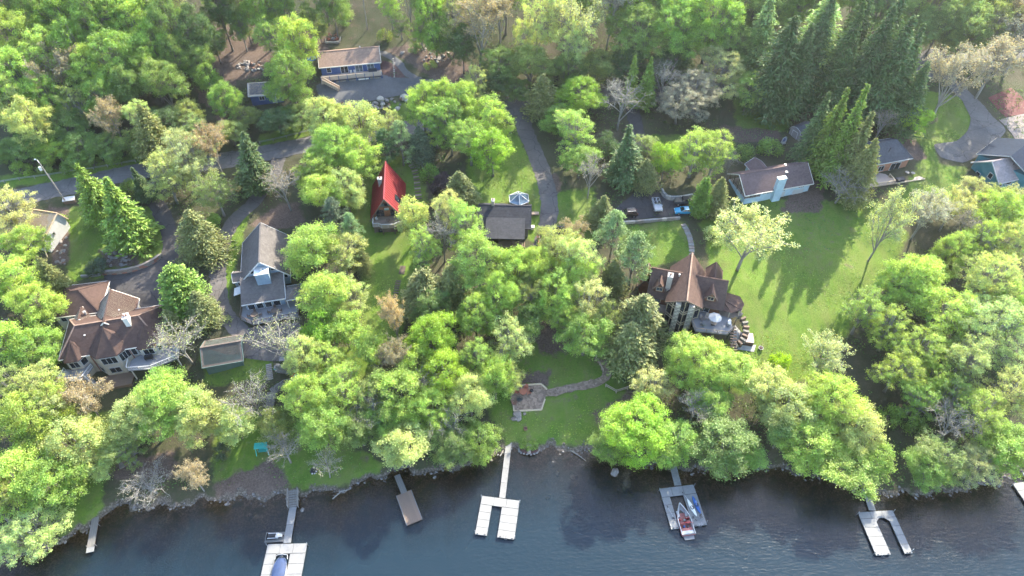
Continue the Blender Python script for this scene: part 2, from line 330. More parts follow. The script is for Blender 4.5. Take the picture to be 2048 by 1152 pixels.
def tps_fit(p, lam=6e-3):
    X = p[:, :2] / 100; n = len(X)
    r2 = ((X[:, None] - X[None]) ** 2).sum(-1) + 1e-12
    K = .5 * r2 * np.log(r2) + lam * np.eye(n); Pm = np.c_[np.ones(n), X]
    return X, np.linalg.solve(np.block([[K, Pm], [Pm.T, np.zeros((3, 3))]]), np.r_[p[:, 2], 0, 0, 0])
TX, TW = tps_fit(ctl)
def tps(x, y):
    q = np.stack([x, y], -1) / 100; out = np.empty(len(q))
    for i in range(0, len(q), 20000):
        qq = q[i:i + 20000]; r2 = ((qq[:, None] - TX[None]) ** 2).sum(-1) + 1e-12
        out[i:i + 20000] = (.5 * r2 * np.log(r2)) @ TW[:-3] + TW[-3] + qq @ TW[-2:]
    return out
def sstep(a, b, x):
    t = np.clip((x - a) / (b - a), 0, 1); return t * t * (3 - 2 * t)
rngT = np.random.default_rng(5)
WV = [(rngT.uniform(-1, 1), rngT.uniform(-1, 1), rngT.uniform(0, 6.28), k) for k in (.08, .15, .3, .55, .9, 1.4, 2.0) for _ in range(3)]
def wobble(x, y):
    r = 0
    for a, b, p, k in WV: r = r + np.sin((a * x + b * y) * k * 1.6 + p) / (1 + 6 * k)
    return r
X0, X1, Y0, Y1 = -200, 200, 26, 270
gx = np.concatenate([[-2500, -1500, -900, -600, -420, -320, -260, -225], np.arange(X0, X1 + 1, 1.0), [225, 260, 320, 420, 600, 900, 1500, 2500]])
gy = np.concatenate([[-2500, -1500, -800, -400, -150, -40, 0, 15], np.arange(Y0, Y1 + 1, 1.0), [285, 310, 350, 420, 520, 700, 1000, 1600, 2500]])
GX, GY = np.meshgrid(gx, gy)
fx, fy = GX.ravel(), GY.ravel()
def shore_s(x, y):
    ys = np.interp(x, SH[:, 0], SH[:, 1]) + .55 * np.sin(x * .9 + 1) + .4 * np.sin(x * 1.9) + .25 * np.sin(x * 3.7 + 2)
    return (y - ys) * .92
def land(x, y):
    z = tps(np.clip(x, -270, 270), np.clip(y, 30, 290))
    z = z + np.clip(y - 290, 0, 900) * .03 + wobble(x, y) * .16
    s = shore_s(x, y)
    up = np.maximum(z, .3 + .1 * np.clip(s, 0, 8))
    k = sstep(0, 2.4, s)
    dn = np.maximum(-.08 + .14 * s, -4.0) + .10 * wobble(x * 2.3, y * 2.3) * np.clip(-s / 3, 0, 1)
    return np.where(s > 0, -.08 + (up + .08) * k, dn)
HZ = land(fx, fy).reshape(GX.shape)
ix0, iy0 = 8, 8
def grid_at(A, x, y):
    a = np.clip((np.asarray(x, float) - X0), 0, X1 - X0 - 1.001); b = np.clip((np.asarray(y, float) - Y0), 0, Y1 - Y0 - 1.001)
    i = a.astype(int); j = b.astype(int); p = a - i; q = b - j; i = i + ix0; j = j + iy0
    return (A[j, i] * (1 - p) + A[j, i + 1] * p) * (1 - q) + (A[j + 1, i] * (1 - p) + A[j + 1, i + 1] * p) * q
def gz(x, y): return float(grid_at(HZ, x, y))
def G(u, v):
    z = 8.0
    for _ in range(26):
        p = PZ(u, v, z); z = .5 * z + .5 * gz(p[0], p[1])
    return PZ(u, v, z)
def smooth_line(pts, n=8):
    P = [np.array(p[:2], float) for p in pts]; out = []
    P = [2 * P[0] - P[1]] + P + [2 * P[-1] - P[-2]]
    for i in range(1, len(P) - 2):
        for k in range(n):
            t = k / n
            out.append(.5 * ((2 * P[i]) + (-P[i - 1] + P[i + 1]) * t + (2 * P[i - 1] - 5 * P[i] + 4 * P[i + 1] - P[i + 2]) * t * t + (-P[i - 1] + 3 * P[i] - 3 * P[i + 1] + P[i + 2]) * t ** 3))
    out.append(P[-2]); return np.array(out)
ROADS = {
 'road': ([(-140,428),(-60,412),(20,398),(120,377),(240,350),(330,335),(440,322),(560,300),(690,276),(810,258),(930,238),(1050,213),(1150,197),(1280,188),(1420,182),(1560,175),(1700,160),(1830,140),(1960,115),(2120,85)], 6.6, 'asphalt'),
 'driveway_centre': ([(1040,216),(1048,255),(1068,300),(1085,345),(1097,390),(1098,430),(1090,470),(1085,497)], 4.1, 'asphalt_old'),
 'driveway_curve': ([(562,302),(552,335),(532,372),(500,412),(470,440),(447,480),(437,530),(437,590),(450,630),(480,662),(510,685)], 3.5, 'asphalt_old'),
 'driveway_left': ([(262,346),(300,390),(325,430),(342,480),(330,540),(300,570)], 3.6, 'asphalt_dark'),
 'driveway_court': ([(1258,190),(1268,235),(1282,300),(1292,350),(1300,395)], 3.6, 'asphalt_dark'),
 'driveway_right': ([(1865,140),(1895,160),(1930,190),(1955,215),(1975,245)], 4.6, 'asphalt'),
 'gravel_path': ([(758,104),(788,118),(810,143),(850,163)], 2.2, 'gravel'),
}
COURTS = {
 'parking_court': ([(1236,441),(1300,437),(1378,431),(1382,402),(1345,398),(1325,388),(1318,366),(1292,362),(1262,392),(1228,420)], 'asphalt_dark', 'asphalt'),
 'house_court': ([(207,545),(250,548),(300,530),(338,498),(358,540),(352,600),(330,622),(270,618),(222,606)], 'asphalt_dark', 'asphalt'),
 'garage_court': ([(470,668),(500,655),(600,648),(612,715),(540,722),(478,716)], 'asphalt_old', 'asphalt'),
 'gravel_court': ([(634,172),(642,200),(668,212),(722,207),(800,192),(870,182),(930,193),(1000,218),(1045,218),(1040,203),(960,183),(880,156),(800,158),(762,150),(700,150)], 'gravel', 'gravel'),
 'right_court': ([(1925,200),(1952,197),(1976,226),(2010,264),(1975,300),(1953,313),(1926,324),(1882,314),(1867,291),(1912,284),(1934,263),(1941,236)], 'asphalt', 'asphalt'),
 'roadside_apron': ([(1815,128),(1860,95),(1900,108),(1885,150),(1835,166)], 'asphalt', 'asphalt'),
}
LINES = {}; POLYS = {}
for k, (pts, w, m) in ROADS.items(): LINES[k] = smooth_line([G(u, v) for u, v in pts])
def smooth_poly(pts, n=5):
    P = [np.array(p[:2]) for p in pts]; N = len(P); out = []
    for i in range(N):
        a, b, c, d = P[i - 1], P[i], P[(i + 1) % N], P[(i + 2) % N]
        for k in range(n):
            t = k / n; cat = .5 * ((2 * b) + (-a + c) * t + (2 * a - 5 * b + 4 * c - d) * t * t + (-a + 3 * b - 3 * c + d) * t ** 3)
            out.append(.5 * cat + .5 * (b + (c - b) * t))
    return np.array(out)
for k, (pts, m, _) in COURTS.items(): POLYS[k] = smooth_poly([G(u, v) for u, v in pts])
def in_poly(x, y, poly):
    r = np.zeros(len(x), bool); n = len(poly); j = n - 1
    for i in range(n):
        xi, yi = poly[i]; xj, yj = poly[j]
        c = ((yi > y) != (yj > y)) & (x < (xj - xi) * (y - yi) / ((yj - yi) or 1e-9) + xi); r ^= c; j = i
    return r
def dist_line(x, y, L, closed=False):
    best = np.full(len(x), 1e9); par = np.zeros(len(x)); n = len(L)
    for i in range(n if closed else n - 1):
        a = L[i]; d = L[(i + 1) % n] - a; l2 = d @ d + 1e-9
        t = np.clip(((x - a[0]) * d[0] + (y - a[1]) * d[1]) / l2, 0, 1)
        q = np.hypot(x - a[0] - d[0] * t, y - a[1] - d[1] * t); m = q < best
        best[m] = q[m]; par[m] = i + t[m]
    return best, par
# level the ground under the carriageways and courts
H0 = HZ.copy()
hz = HZ.ravel().copy()
COURTZ = {}
for k, poly in POLYS.items():     # a court follows a best-fit plane
    zz = grid_at(H0, poly[:, 0], poly[:, 1]); A = np.c_[poly, np.ones(len(poly))]
    cf = np.linalg.lstsq(A, zz, rcond=None)[0]; COURTZ[k] = cf
    bb = (fx > poly[:, 0].min() - 5) & (fx < poly[:, 0].max() + 5) & (fy > poly[:, 1].min() - 5) & (fy < poly[:, 1].max() + 5); id_ = np.where(bb)[0]
    d, _ = dist_line(fx[id_], fy[id_], poly, True); ins = in_poly(fx[id_], fy[id_], poly); d[ins] = 0
    w = 1 - sstep(.7, 3.2, d); hz[id_] = hz[id_] * (1 - w) + (cf[0] * fx[id_] + cf[1] * fy[id_] + cf[2]) * w
for k, L in LINES.items():
    w2 = ROADS[k][1] / 2
    zc = grid_at(hz.reshape(HZ.shape), L[:, 0], L[:, 1]); zc = np.convolve(np.pad(zc, 3, 'edge'), np.ones(7) / 7, 'valid')
    bb = (fx > L[:, 0].min() - 8) & (fx < L[:, 0].max() + 8) & (fy > L[:, 1].min() - 8) & (fy < L[:, 1].max() + 8); id_ = np.where(bb)[0]
    d, p = dist_line(fx[id_], fy[id_], L); w = 1 - sstep(w2 + .4, w2 + 3.0, d)
    hz[id_] = hz[id_] * (1 - w) + np.interp(p, np.arange(len(zc)), zc) * w
HZ = hz.reshape(HZ.shape)

# zones: r lawn, g bare soil, b stony shore
LAWN = [[(300,215),(380,215),(380,300),(250,320)],[(1475,395),(1640,402),(1760,400),(1815,470),(1775,560),(1710,640),(1660,745),(1560,775),(1470,700),(1490,640),(1420,600),(1415,480),(1395,445)],[(1235,452),(1370,440),(1392,512),(1300,540),(1240,500)],[(1325,665),(1520,690),(1490,790),(1330,745)],[(935,305),(1030,262),(1065,330),(1087,400),(1080,490),(935,410)],[(1105,385),(1190,375),(1195,475),(1115,485)],[(690,390),(740,318),(835,305),(855,400),(835,520),(800,690),(730,670),(715,480)],[(135,415),(330,415),(348,500),(250,545),(135,565)],[(425,825),(560,815),(770,930),(745,968),(560,985),(425,965)],[(995,680),(1205,685),(1265,790),(1195,892),(1015,892),(975,820)],[(1835,178),(1945,200),(1945,270),(1868,300),(1905,385),(1785,425),(1850,300),(1815,260)],[(1465,190),(1595,190),(1575,262),(1480,285)],[(1865,330),(1935,335),(1900,430),(1840,410)],[(505,405),(475,520),(455,610),(440,610),(440,465),(480,415)],[(165,825),(275,825),(255,930),(200,955)],[(0,352),(290,312),(300,330),(0,378)],[(520,268),(640,240),(640,268),(520,292)],[(600,700),(760,690),(760,760),(620,780)],[(400,690),(540,715),(540,760),(410,770)],[(1300,270),(1480,270),(1450,330),(1310,330)],[(150,955),(215,950),(200,1040),(120,1080),(100,1000)],[(780,205),(940,195),(900,235),(790,245)]]
SOIL = [[(765,100),(870,85),(975,160),(1010,205),(930,182),(850,150)],[(425,50),(540,50),(545,145),(475,160),(425,235),(500,262),(395,200)],[(430,960),(500,940),(545,915),(590,980),(540,1003),(430,1003)],[(1100,340),(1125,360),(1120,385),(1100,385)],[(1598,360),(1650,365),(1640,425),(1560,425)],[(1060,650),(1200,650),(1210,700),(1080,705)],[(1020,740),(1100,745),(1100,770),(1030,772)],[(90,415),(138,415),(140,530),(105,530)],[(500,450),(535,420),(600,400),(610,450),(540,460)],[(200,500),(270,495),(280,535),(205,535)],[(1440,250),(1560,262),(1560,285),(1430,285)],[(600,60),(650,60),(660,110),(600,110)],[(1180,830),(1260,780),(1300,800),(1220,870)],[(220,930),(350,900),(350,950),(240,960)],[(1840,225),(1872,228),(1875,245),(1855,248)],[(1065,640),(1110,640),(1150,700),(1080,700)],[(1745,235),(1800,240),(1860,320),(1820,320)]]
zone = np.zeros((len(fx), 3)); fine = (fx >= X0) & (fx <= X1) & (fy >= Y0) & (fy <= Y1)
for ch, polys, wd in ((0, LAWN, 1.6), (1, SOIL, 1.6)):
    for pl in polys:
        poly = np.array([G(u, v)[:2] for u, v in pl])
        bb = (fx > poly[:, 0].min() - 4) & (fx < poly[:, 0].max() + 4) & (fy > poly[:, 1].min() - 4) & (fy < poly[:, 1].max() + 4); id_ = np.where(bb)[0]
        d, _ = dist_line(fx[id_], fy[id_], poly, True); ins = in_poly(fx[id_], fy[id_], poly)
        zone[id_, ch] = np.maximum(zone[id_, ch], np.clip(.5 + np.where(ins, d, -d) / (2 * wd), 0, 1))
DRY = [[(985,690),(1215,690),(1270,790),(1200,895),(1010,895),(975,820)],[(425,825),(560,815),(770,930),(745,968),(560,985),(425,965)],[(600,-60),(930,-60),(980,140),(760,90),(620,70)],[(1560,430),(1720,430),(1720,560),(1640,600),(1600,520)]]
for pl in DRY:      # worn, patchy turf
    poly = np.array([G(u, v)[:2] for u, v in pl]); ins = in_poly(fx, fy, poly); zone[ins, 1] = np.maximum(zone[ins, 1], .30)
ss = shore_s(fx, fy)
zone[:, 2] = np.clip(1.0 - np.abs(ss - .3) / 1.7, 0, 1); zone[ss < -1, 2] = .55
LAWNZ = zone[:, 0].reshape(HZ.shape); SOILZ = zone[:, 1].reshape(HZ.shape)
nx, ny = len(gx), len(gy)
def np_mesh(name, verts, faces, mat, smooth=True):
    """verts (n,3), faces (m,k) arrays"""
    me = bpy.data.meshes.new(name); k = faces.shape[1]
    me.vertices.add(len(verts)); me.vertices.foreach_set('co', np.asarray(verts, np.float32).ravel())
    me.loops.add(faces.size); me.loops.foreach_set('vertex_index', faces.astype(np.int32).ravel())
    me.polygons.add(len(faces)); me.polygons.foreach_set('loop_start', np.arange(0, faces.size, k, dtype=np.int32))
    me.polygons.foreach_set('use_smooth', np.full(len(faces), smooth)); me.update(calc_edges=True)
    if mat: me.materials.append(M[mat] if isinstance(mat, str) else mat)
    return me
def quads(nx, ny):
    i = np.arange(nx * ny).reshape(ny, nx)
    return np.stack([i[:-1, :-1], i[:-1, 1:], i[1:, 1:], i[1:, :-1]], -1).reshape(-1, 4)
def set_col(me, name, arr, dom='POINT'):
    a = me.attributes.new(name, 'FLOAT_COLOR', dom); a.data.foreach_set('color', np.c_[arr, np.ones(len(arr))].astype(np.float32).ravel())
me = np_mesh('ground', np.c_[fx, fy, HZ.ravel()], quads(nx, ny), 'ground'); set_col(me, 'zone', zone)
tag(link('ground', me), kind='structure')
# water, 0.0 m, with its depth written on it; it ends just inside the banks
lx = np.concatenate([[-2400, -800, -300, -200], np.arange(-130, 131, 1.0), [200, 300, 800, 2400]]); ly = np.concatenate([[-2400, -800, -300, -100, 0, 20], np.arange(34, 78, 1.0)])
LX, LY = np.meshgrid(lx, ly); sh = shore_s(LX.ravel(), LY.ravel())
me = np_mesh('lake', np.c_[LX.ravel(), LY.ravel(), np.zeros(LX.size)], quads(len(lx), len(ly)), 'lake')
a = me.attributes.new('depth', 'FLOAT', 'POINT'); a.data.foreach_set('value', np.clip(-sh * .13 + .05, 0, 4).astype(np.float32))
tag(link('lake', me), kind='structure')
def strip(name, L, w, mat, lift=.05, cross=5, crown=.0):
    L = np.asarray(L); seg = np.r_[0, np.cumsum(np.hypot(*np.diff(L, axis=0).T))]; n = max(3, int(seg[-1] / .7))
    t = np.linspace(0, seg[-1], n); P = np.c_[np.interp(t, seg, L[:, 0]), np.interp(t, seg, L[:, 1])]
    T = np.gradient(P, axis=0); T /= np.linalg.norm(T, axis=1)[:, None] + 1e-9; Nn = np.c_[-T[:, 1], T[:, 0]]
    k = np.linspace(-.5, .5, cross); jig = 1 + .03 * np.sin(t * .9)[:, None] + .03 * np.sin(t * 2.3 + 1)[:, None]
    off = k[None] * w * jig; rj = np.random.default_rng(n); off[:, 0] += rj.normal(0, .11, n); off[:, -1] += rj.normal(0, .11, n)
    V = P[:, None] + Nn[:, None] * off[..., None]; x = V[..., 0].ravel(); y = V[..., 1].ravel()
    zc = grid_at(HZ, P[:, 0], P[:, 1]); z = np.maximum(np.repeat(zc, cross), grid_at(HZ, x, y)) + lift
    return link(name, np_mesh(name, np.c_[x, y, z], quads(cross, n), mat))
for k, (pts, w, m) in ROADS.items():
    nm = 'road' if k == 'road' else ('path' if 'path' in k else 'driveway')
    tag(strip(nm, LINES[k], w, m, .06 if nm == 'road' else .052, 9), kind='structure')
def sheet(name, poly, mat, zf, lift=.05, step=.8):
    """flat paving: clipped grid laid on the ground, outline followed exactly"""
    import bmesh
    bm = bmesh.new(); vs = [bm.verts.new((x, y, 0)) for x, y in poly]; bm.faces.new(vs)
    x0, y0 = np.min(poly, 0); x1, y1 = np.max(poly, 0)
    for ax, a, b in ((0, x0, x1), (1, y0, y1)):
        q = a + step
        while q < b:
            co = (q, 0, 0) if ax == 0 else (0, q, 0); no = (1, 0, 0) if ax == 0 else (0, 1, 0)
            bmesh.ops.bisect_plane(bm, geom=bm.verts[:] + bm.edges[:] + bm.faces[:], plane_co=co, plane_no=no); q += step
    for v in bm.verts: v.co.z = max(zf(v.co.x, v.co.y) if zf else -99, gz(v.co.x, v.co.y)) + lift
    bmesh.ops.recalc_face_normals(bm, faces=bm.faces[:])
    me = bpy.data.meshes.new(name); bm.to_mesh(me); bm.free(); me.materials.append(M[mat])
    return link(name, me)
for k, (pts, m, _) in COURTS.items():
    cf = COURTZ[k]; tag(sheet('pavement', POLYS[k], m, lambda x, y: cf[0] * x + cf[1] * y + cf[2], .078), kind='structure')
def patch(name, px, mat, lift=.07, sm=True):
    P = [G(u, v) for u, v in px]; poly = smooth_poly(P) if sm else np.array([p[:2] for p in P])
    return tag(sheet(name, poly, mat, None, lift), kind='structure')
patch('red_court', [(1976,196),(2022,176),(2062,210),(2062,226),(2010,234)], 'red_court', sm=False)
patch('sand_yard', [(1998,240),(2012,236),(2062,228),(2062,296),(2040,290),(2022,266)], 'sand')
patch('mulch_bed', [(762,122),(790,130),(812,158),(768,152)], 'mulch')
patch('patio', [(1020,798),(1022,786),(1036,771),(1082,768),(1096,780),(1090,798),(1084,819),(1028,823)], 'patio_paver', .09, False)
tag(strip('path', smooth_line([G(u, v) for u, v in [(1088,786),(1120,782),(1160,774),(1200,764),(1214,748),(1208,730),(1196,712)]]), 1.7, 'patio_paver', .07, 5), kind='structure')
# ------------------------------------------------------------------ buildings: kit of parts
HOUSES = []
def house(name, x, y, z, deg, label, r=8, cat='house', group=None):
    HOUSES.append((x, y, r)); return thing(name, (x, y, z), R_(deg), label, cat, group)
def window(root, x, y, z, w, h, face=0.0, cols=2, rows=1, frame='white_paint', glass='glass', name='window', fw=.11):
    """a framed window centred at x, y, z; face 0 looks towards -y, 90 towards +x"""
    f = MB(); d = .07
    f.box(-w/2-fw, w/2+fw, -d, .02, h/2, h/2+fw); f.box(-w/2-fw, w/2+fw, -d-.03, .02, -h/2-fw, -h/2); f.box(-w/2-fw, -w/2, -d+.002, .02, -h/2, h/2); f.box(w/2, w/2+fw, -d+.002, .02, -h/2, h/2)
    for i in range(1, cols): f.box(-w/2+w*i/cols-.035, -w/2+w*i/cols+.035, -d+.004, .02, -h/2, h/2)
    for j in range(1, rows): f.box(-w/2, w/2, -d+.008, .02, -h/2+h*j/rows-.03, -h/2+h*j/rows+.03)
    o = f.build(name, frame, root, (x, y, z), R_(face))
    key = (round(w/cols, 2), round(h, 2), glass)
    me = PANES.get(key)
    if me is None: me = PANES[key] = MB().box(-w/cols/2, w/cols/2, -.03, -.005, -h/2, h/2).mesh('pane', glass)
    for i in range(cols): link('pane', me, o, (-w/2 + w*(i+.5)/cols, 0, 0))
    return o
PANES = {}
def door(root, x, y, z, w, h, face=0.0, mat='white_paint', frame='white_paint'):
    o = MB().box(-w/2, w/2, -.05, .02, 0, h).build('door', mat, root, (x, y, z), R_(face))
    f = MB().box(-w/2-.1, -w/2, -.07, .02, 0, h+.1).box(w/2, w/2+.1, -.07, .02, 0, h+.1).box(-w/2, w/2, -.07, .02, h, h+.1); f.build('frame', frame, o)
    MB().box(w/2-.16, w/2-.1, -.12, -.05, h*.46, h*.5).build('handle', 'dark_metal', o); return o
def garage_door(root, x, y, z, w, h, face=0.0, mat='white_paint'):
    o = MB().box(-w/2, w/2, -.03, .02, 0, h).build('garage_door', mat, root, (x, y, z), R_(face))
    n = 4
    for i in range(n): MB().box(-w/2+.05, w/2-.05, -.06, -.03, h*i/n+.03, h*(i+1)/n-.03).build('panel', mat, o)
    return o
def walls(root, poly, z0, z1, mat, name='wall'): return MB().prism(poly, z0, z1).build(name, mat, root)
def gable_body(root, x0, x1, y0, y1, z0, ze, zr, axis, mat, ridge=None, name='wall'):
    """walls with two gables; axis 'x' or 'y' is the ridge direction"""
    b = MB()
    if axis == 'x':
        c = (y0+y1)/2 if ridge is None else ridge; pr = [(y0, z0), (y1, z0), (y1, ze), (c, zr), (y0, ze)]
        v = [(x, p, q) for x in (x0, x1) for p, q in pr]
    else:
        c = (x0+x1)/2 if ridge is None else ridge; pr = [(x0, z0), (x1, z0), (x1, ze), (c, zr), (x0, ze)]
        v = [(p, y, q) for y in (y1, y0) for p, q in pr]
    b.add(v, [(4, 3, 2, 1, 0), (5, 6, 7, 8, 9), (0, 1, 6, 5), (1, 2, 7, 6), (2, 3, 8, 7), (3, 4, 9, 8), (4, 0, 5, 9)])
    return b.build(name, mat, root)
def gable_roof(root, x0, x1, y0, y1, ze, zr, axis, mat, oh=.45, t=.18, ridge=None, trim='white_paint', name='roof', cap=None):
    r = MB(); tr = MB(); cb = MB()
    if axis == 'x':
        c = (y0+y1)/2 if ridge is None else ridge; s0 = (zr-ze)/(c-y0); s1 = (zr-ze)/(y1-c)
        a = (y0-oh, ze-s0*oh); b = (y1+oh, ze-s1*oh); X0_, X1_ = x0-oh, x1+oh
        r.slab([(X0_, a[0], a[1]), (X1_, a[0], a[1]), (X1_, c, zr), (X0_, c, zr)], t); r.slab([(X0_, c, zr), (X1_, c, zr), (X1_, b[0], b[1]), (X0_, b[0], b[1])], t)
        edges = [((X0_, a[0], a[1]), (X1_, a[0], a[1]))] + [((X_, a[0], a[1]), (X_, c, zr)) for X_ in (X0_, X1_)] + [((X_, b[0], b[1]), (X_, c, zr)) for X_ in (X0_, X1_)]
        cb.bar((X0_, c, zr+.02), (X1_, c, zr+.02), .3, .07)
    else:
        c = (x0+x1)/2 if ridge is None else ridge; s0 = (zr-ze)/(c-x0); s1 = (zr-ze)/(x1-c)
        a = (x0-oh, ze-s0*oh); b = (x1+oh, ze-s1*oh); Y0_, Y1_ = y0-oh, y1+oh
        r.slab([(a[0], Y0_, a[1]), (c, Y0_, zr), (c, Y1_, zr), (a[0], Y1_, a[1])], t); r.slab([(c, Y0_, zr), (b[0], Y0_, b[1]), (b[0], Y1_, b[1]), (c, Y1_, zr)], t)
        edges = [((a[0], Y_, a[1]), (c, Y_, zr)) for Y_ in (Y0_, Y1_)] + [((b[0], Y_, b[1]), (c, Y_, zr)) for Y_ in (Y0_, Y1_)] + [((a[0], Y0_, a[1]), (a[0], Y1_, a[1])), ((b[0], Y0_, b[1]), (b[0], Y1_, b[1]))]
        cb.bar((c, Y0_, zr+.02), (c, Y1_, zr+.02), .3, .07)
    o = r.build(name, mat, root)
    if trim:
        for p, q in edges: tr.bar((p[0], p[1], p[2]-t*.5), (q[0], q[1], q[2]-t*.5), .09, t+.06)
        tr.build('fascia', trim, o)
    cb.build('ridge_cap', cap or mat, o)
    return o
def hip_roof(root, x0, x1, y0, y1, ze, zr, ra, rb, mat, oh=.4, t=.18, trim=None, name='roof', cap=None, axis='x'):
    """ridge from ra to rb along the axis through the middle"""
    s = MB(); X0_, X1_, Y0_, Y1_ = x0-oh, x1+oh, y0-oh, y1+oh
    if axis == 'x': c = (y0+y1)/2; A = (ra, c, zr); B = (rb, c, zr)
    else: c = (x0+x1)/2; A = (c, ra, zr); B = (c, rb, zr)
    a, b, d, e = (X0_, Y0_, ze), (X1_, Y0_, ze), (X1_, Y1_, ze), (X0_, Y1_, ze)
    pl = [[a, b, B, A], [d, e, A, B], [b, d, B], [e, a, A]] if axis == 'x' else [[b, d, B, A], [e, a, A, B], [a, b, A], [d, e, B]]
    pl = [[p for i, p in enumerate(q) if p != q[i-1]] for q in pl]
    for q in pl: s.slab(q, t)
    o = s.build(name, mat, root); cb = MB()
    up = lambda p: (p[0], p[1], p[2]+.02)
    for p, q in ((a, A), (b, B if axis == 'x' else A), (d, B), (e, A if axis == 'x' else B), (A, B)): cb.bar(up(p), up(q), .26, .06)
    cb.build('ridge_cap', cap or mat, o)
    if trim:
        tr = MB()
        for p, q in ((a, b), (b, d), (d, e), (e, a)): tr.bar((p[0], p[1], p[2]-t*.5), (q[0], q[1], q[2]-t*.5), .09, t+.05)
        tr.build('fascia', trim, o)
    return o
def bay(root, base, apex, ze, z0, wmat, rmat, back, oh=.35, cap=None):
    """polygonal bay: walls under a fan of roof facets that meet at the apex and run back under the main roof"""
    walls(root, base + back, z0, ze, wmat, 'bay_wall'); cx = sum(p[0] for p in base)/len(base); cy = max(p[1] for p in base) + .6
    ov = []
    for p in base:
        d = Vector((p[0]-cx, p[1]-cy)); d = d.normalized()*oh; ov.append((p[0]+d.x, p[1]+d.y, ze-.05))
    s = MB(); pts = [(back[-1][0], back[-1][1], ze+.15)] + ov + [(back[0][0], back[0][1], ze+.15)]
    for i in range(len(pts)-1): s.slab([pts[i], pts[i+1], apex], .14)
    o = s.build('bay_roof', rmat, root); cb = MB()
    for p in pts[1:-1]: cb.bar((p[0], p[1], p[2]+.02), (apex[0], apex[1], apex[2]+.02), .22, .05)
    cb.build('ridge_cap', cap or rmat, o)
def bay_windows(root, base, z, w, h, segs, cols=2, **kw):
    for i in segs:
        a, b = base[i], base[i+1]; ang = math.degrees(math.atan2(b[1]-a[1], b[0]-a[0])); n = (math.sin(R_(ang)), -math.cos(R_(ang)))
        window(root, (a[0]+b[0])/2+n[0]*.03, (a[1]+b[1])/2+n[1]*.03, z, w, h, ang, cols, **kw)
def railing(root, pts, z, h=1.0, mat='white_paint', sp=.28, infill=None, name='railing', post=.1):
    s = MB(); zz = (lambda i: z[i]) if hasattr(z, '__len__') else (lambda i: z)
    for i in range(len(pts)-1):
        a = Vector((*pts[i], zz(i))); b = Vector((*pts[i+1], zz(i+1))); L = (b-a).length; up = Vector((0, 0, h))
        s.bar(a+up, b+up, .12, .08); s.bar(a+up*.14, b+up*.14, .06, .06)
        n = max(1, round(L/1.9))
        for k in range(n+1):
            p = a.lerp(b, k/n); s.bar(p, p+up*1.05, post)
        if infill: s.bar(a+up*.53, b+up*.53, .05, h*.72)
        else:
            m = int(L/sp)
            for k in range(1, m): p = a.lerp(b, k/m); s.bar(p+up*.14, p+up, .035)
    return s.build(name, mat, root)
def deck(root, poly, z, mat, skirt=None, legs=None, t=.22, name='deck', ground=0.0):
    o = MB().prism(poly, z-t, z).build(name, mat, root)
    if legs:
        for x, y in legs: MB().bar((x, y, ground), (x, y, z-t), .18).build('post', skirt or mat, o)
    return o
def chimney(root, x, y, z0, z1, w, d, mat, cap='concrete', pots=0, rz=0):
    o = MB().box(-w/2, w/2, -d/2, d/2, z0, z1).build('chimney', mat, root, (x, y, 0), rz)
    MB().box(-w/2-.08, w/2+.08, -d/2-.08, d/2+.08, z1, z1+.14).build('cap', cap, o)
    for i in range(pots): MB().lathe([(.13, 0), (.15, .3), (.11, .42)], 10, (-w/2+w*(i+.5)/pots, 0, z1+.14)).build('flue', 'brick', o)
    return o
def steps(root, p, q, w, n, mat='deck_wood', name='step', depth=.34, th=.12):
    p = Vector(p); q = Vector(q); a = math.atan2(q.y-p.y, q.x-p.x)
    for i in range(n): c = p.lerp(q, (i+.5)/n); MB().box(-depth/2, depth/2, -w/2, w/2, -th, 0).build(name, mat, root, c, a)
def vent(root, x, y, z, r=.12, h=.5, mat='white_paint'): MB().lathe([(r, 0), (r, h), (r*1.5, h+.02), (r*1.4, h+.12)], 10).build('vent_pipe', mat, root, (x, y, z))

# ---- the tan house with many hip roofs (front low, court behind)
H = house('hip_roof_house', -78.3, 85.0, 0, 13, 'large tan house with many brown hip roofs and grey decks, left of the curving driveway', 12)
walls(H, [(-8, -5), (9.3, -5), (9.3, 4.3), (-8, 4.3)], 4.5, 11.75, 'tan_siding')
hip_roof(H, -8, 9.3, -5, 4.3, 11.7, 15, -5.2, 6.2, 'brown_shingle', .55, cap='tan_shingle', trim='cream_trim')  # paler tan caps put the sunlit hip and ridge lines into colour
gable_body(H, -3.4, 3.6, 1, 7.4, 7, 11.9, 15.25, 'y', 'tan_siding', name='rear_wing_wall'); gable_roof(H, -3.4, 3.6, -.6, 7.4, 11.9, 15.25, 'y', 'brown_shingle', .45, trim='cream_trim', name='rear_wing_roof')
b1 = [(-3.3, -4.9), (-1.6, -6.5), (1.8, -6.5), (3.7, -4.8)]
bay(H, b1, (.2, -2.2, 15.1), 11.75, 4.5, 'tan_siding', 'brown_shingle', [(3.7, -2.5), (-3.3, -2.5)]); bay_windows(H, b1, 10.3, 2.6, 1.7, [1], 3); bay_windows(H, b1, 10.3, 1.9, 1.9, [2], 3); bay_windows(H, b1, 7.4, 1.9, 1.4, [1], 2); bay_windows(H, b1, 7.4, 1.4, 1.4, [0], 1)
b2 = [(-8.1, -4.6), (-7.2, -6.1), (-5.1, -6.1), (-4.1, -4.8)]
bay(H, b2, (-6, -3.1, 13.9), 11.6, 4.5, 'tan_siding', 'brown_shingle', [(-4.1, -3), (-8.1, -3)]); bay_windows(H, b2, 10.3, 1.5, 1.5, [1], 2); bay_windows(H, b2, 10.3, 1.1, 1.5, [0, 2], 1)
b3 = [(4.8, -4.8), (5.9, -5.9), (8.5, -5.9), (9.6, -4.6)]
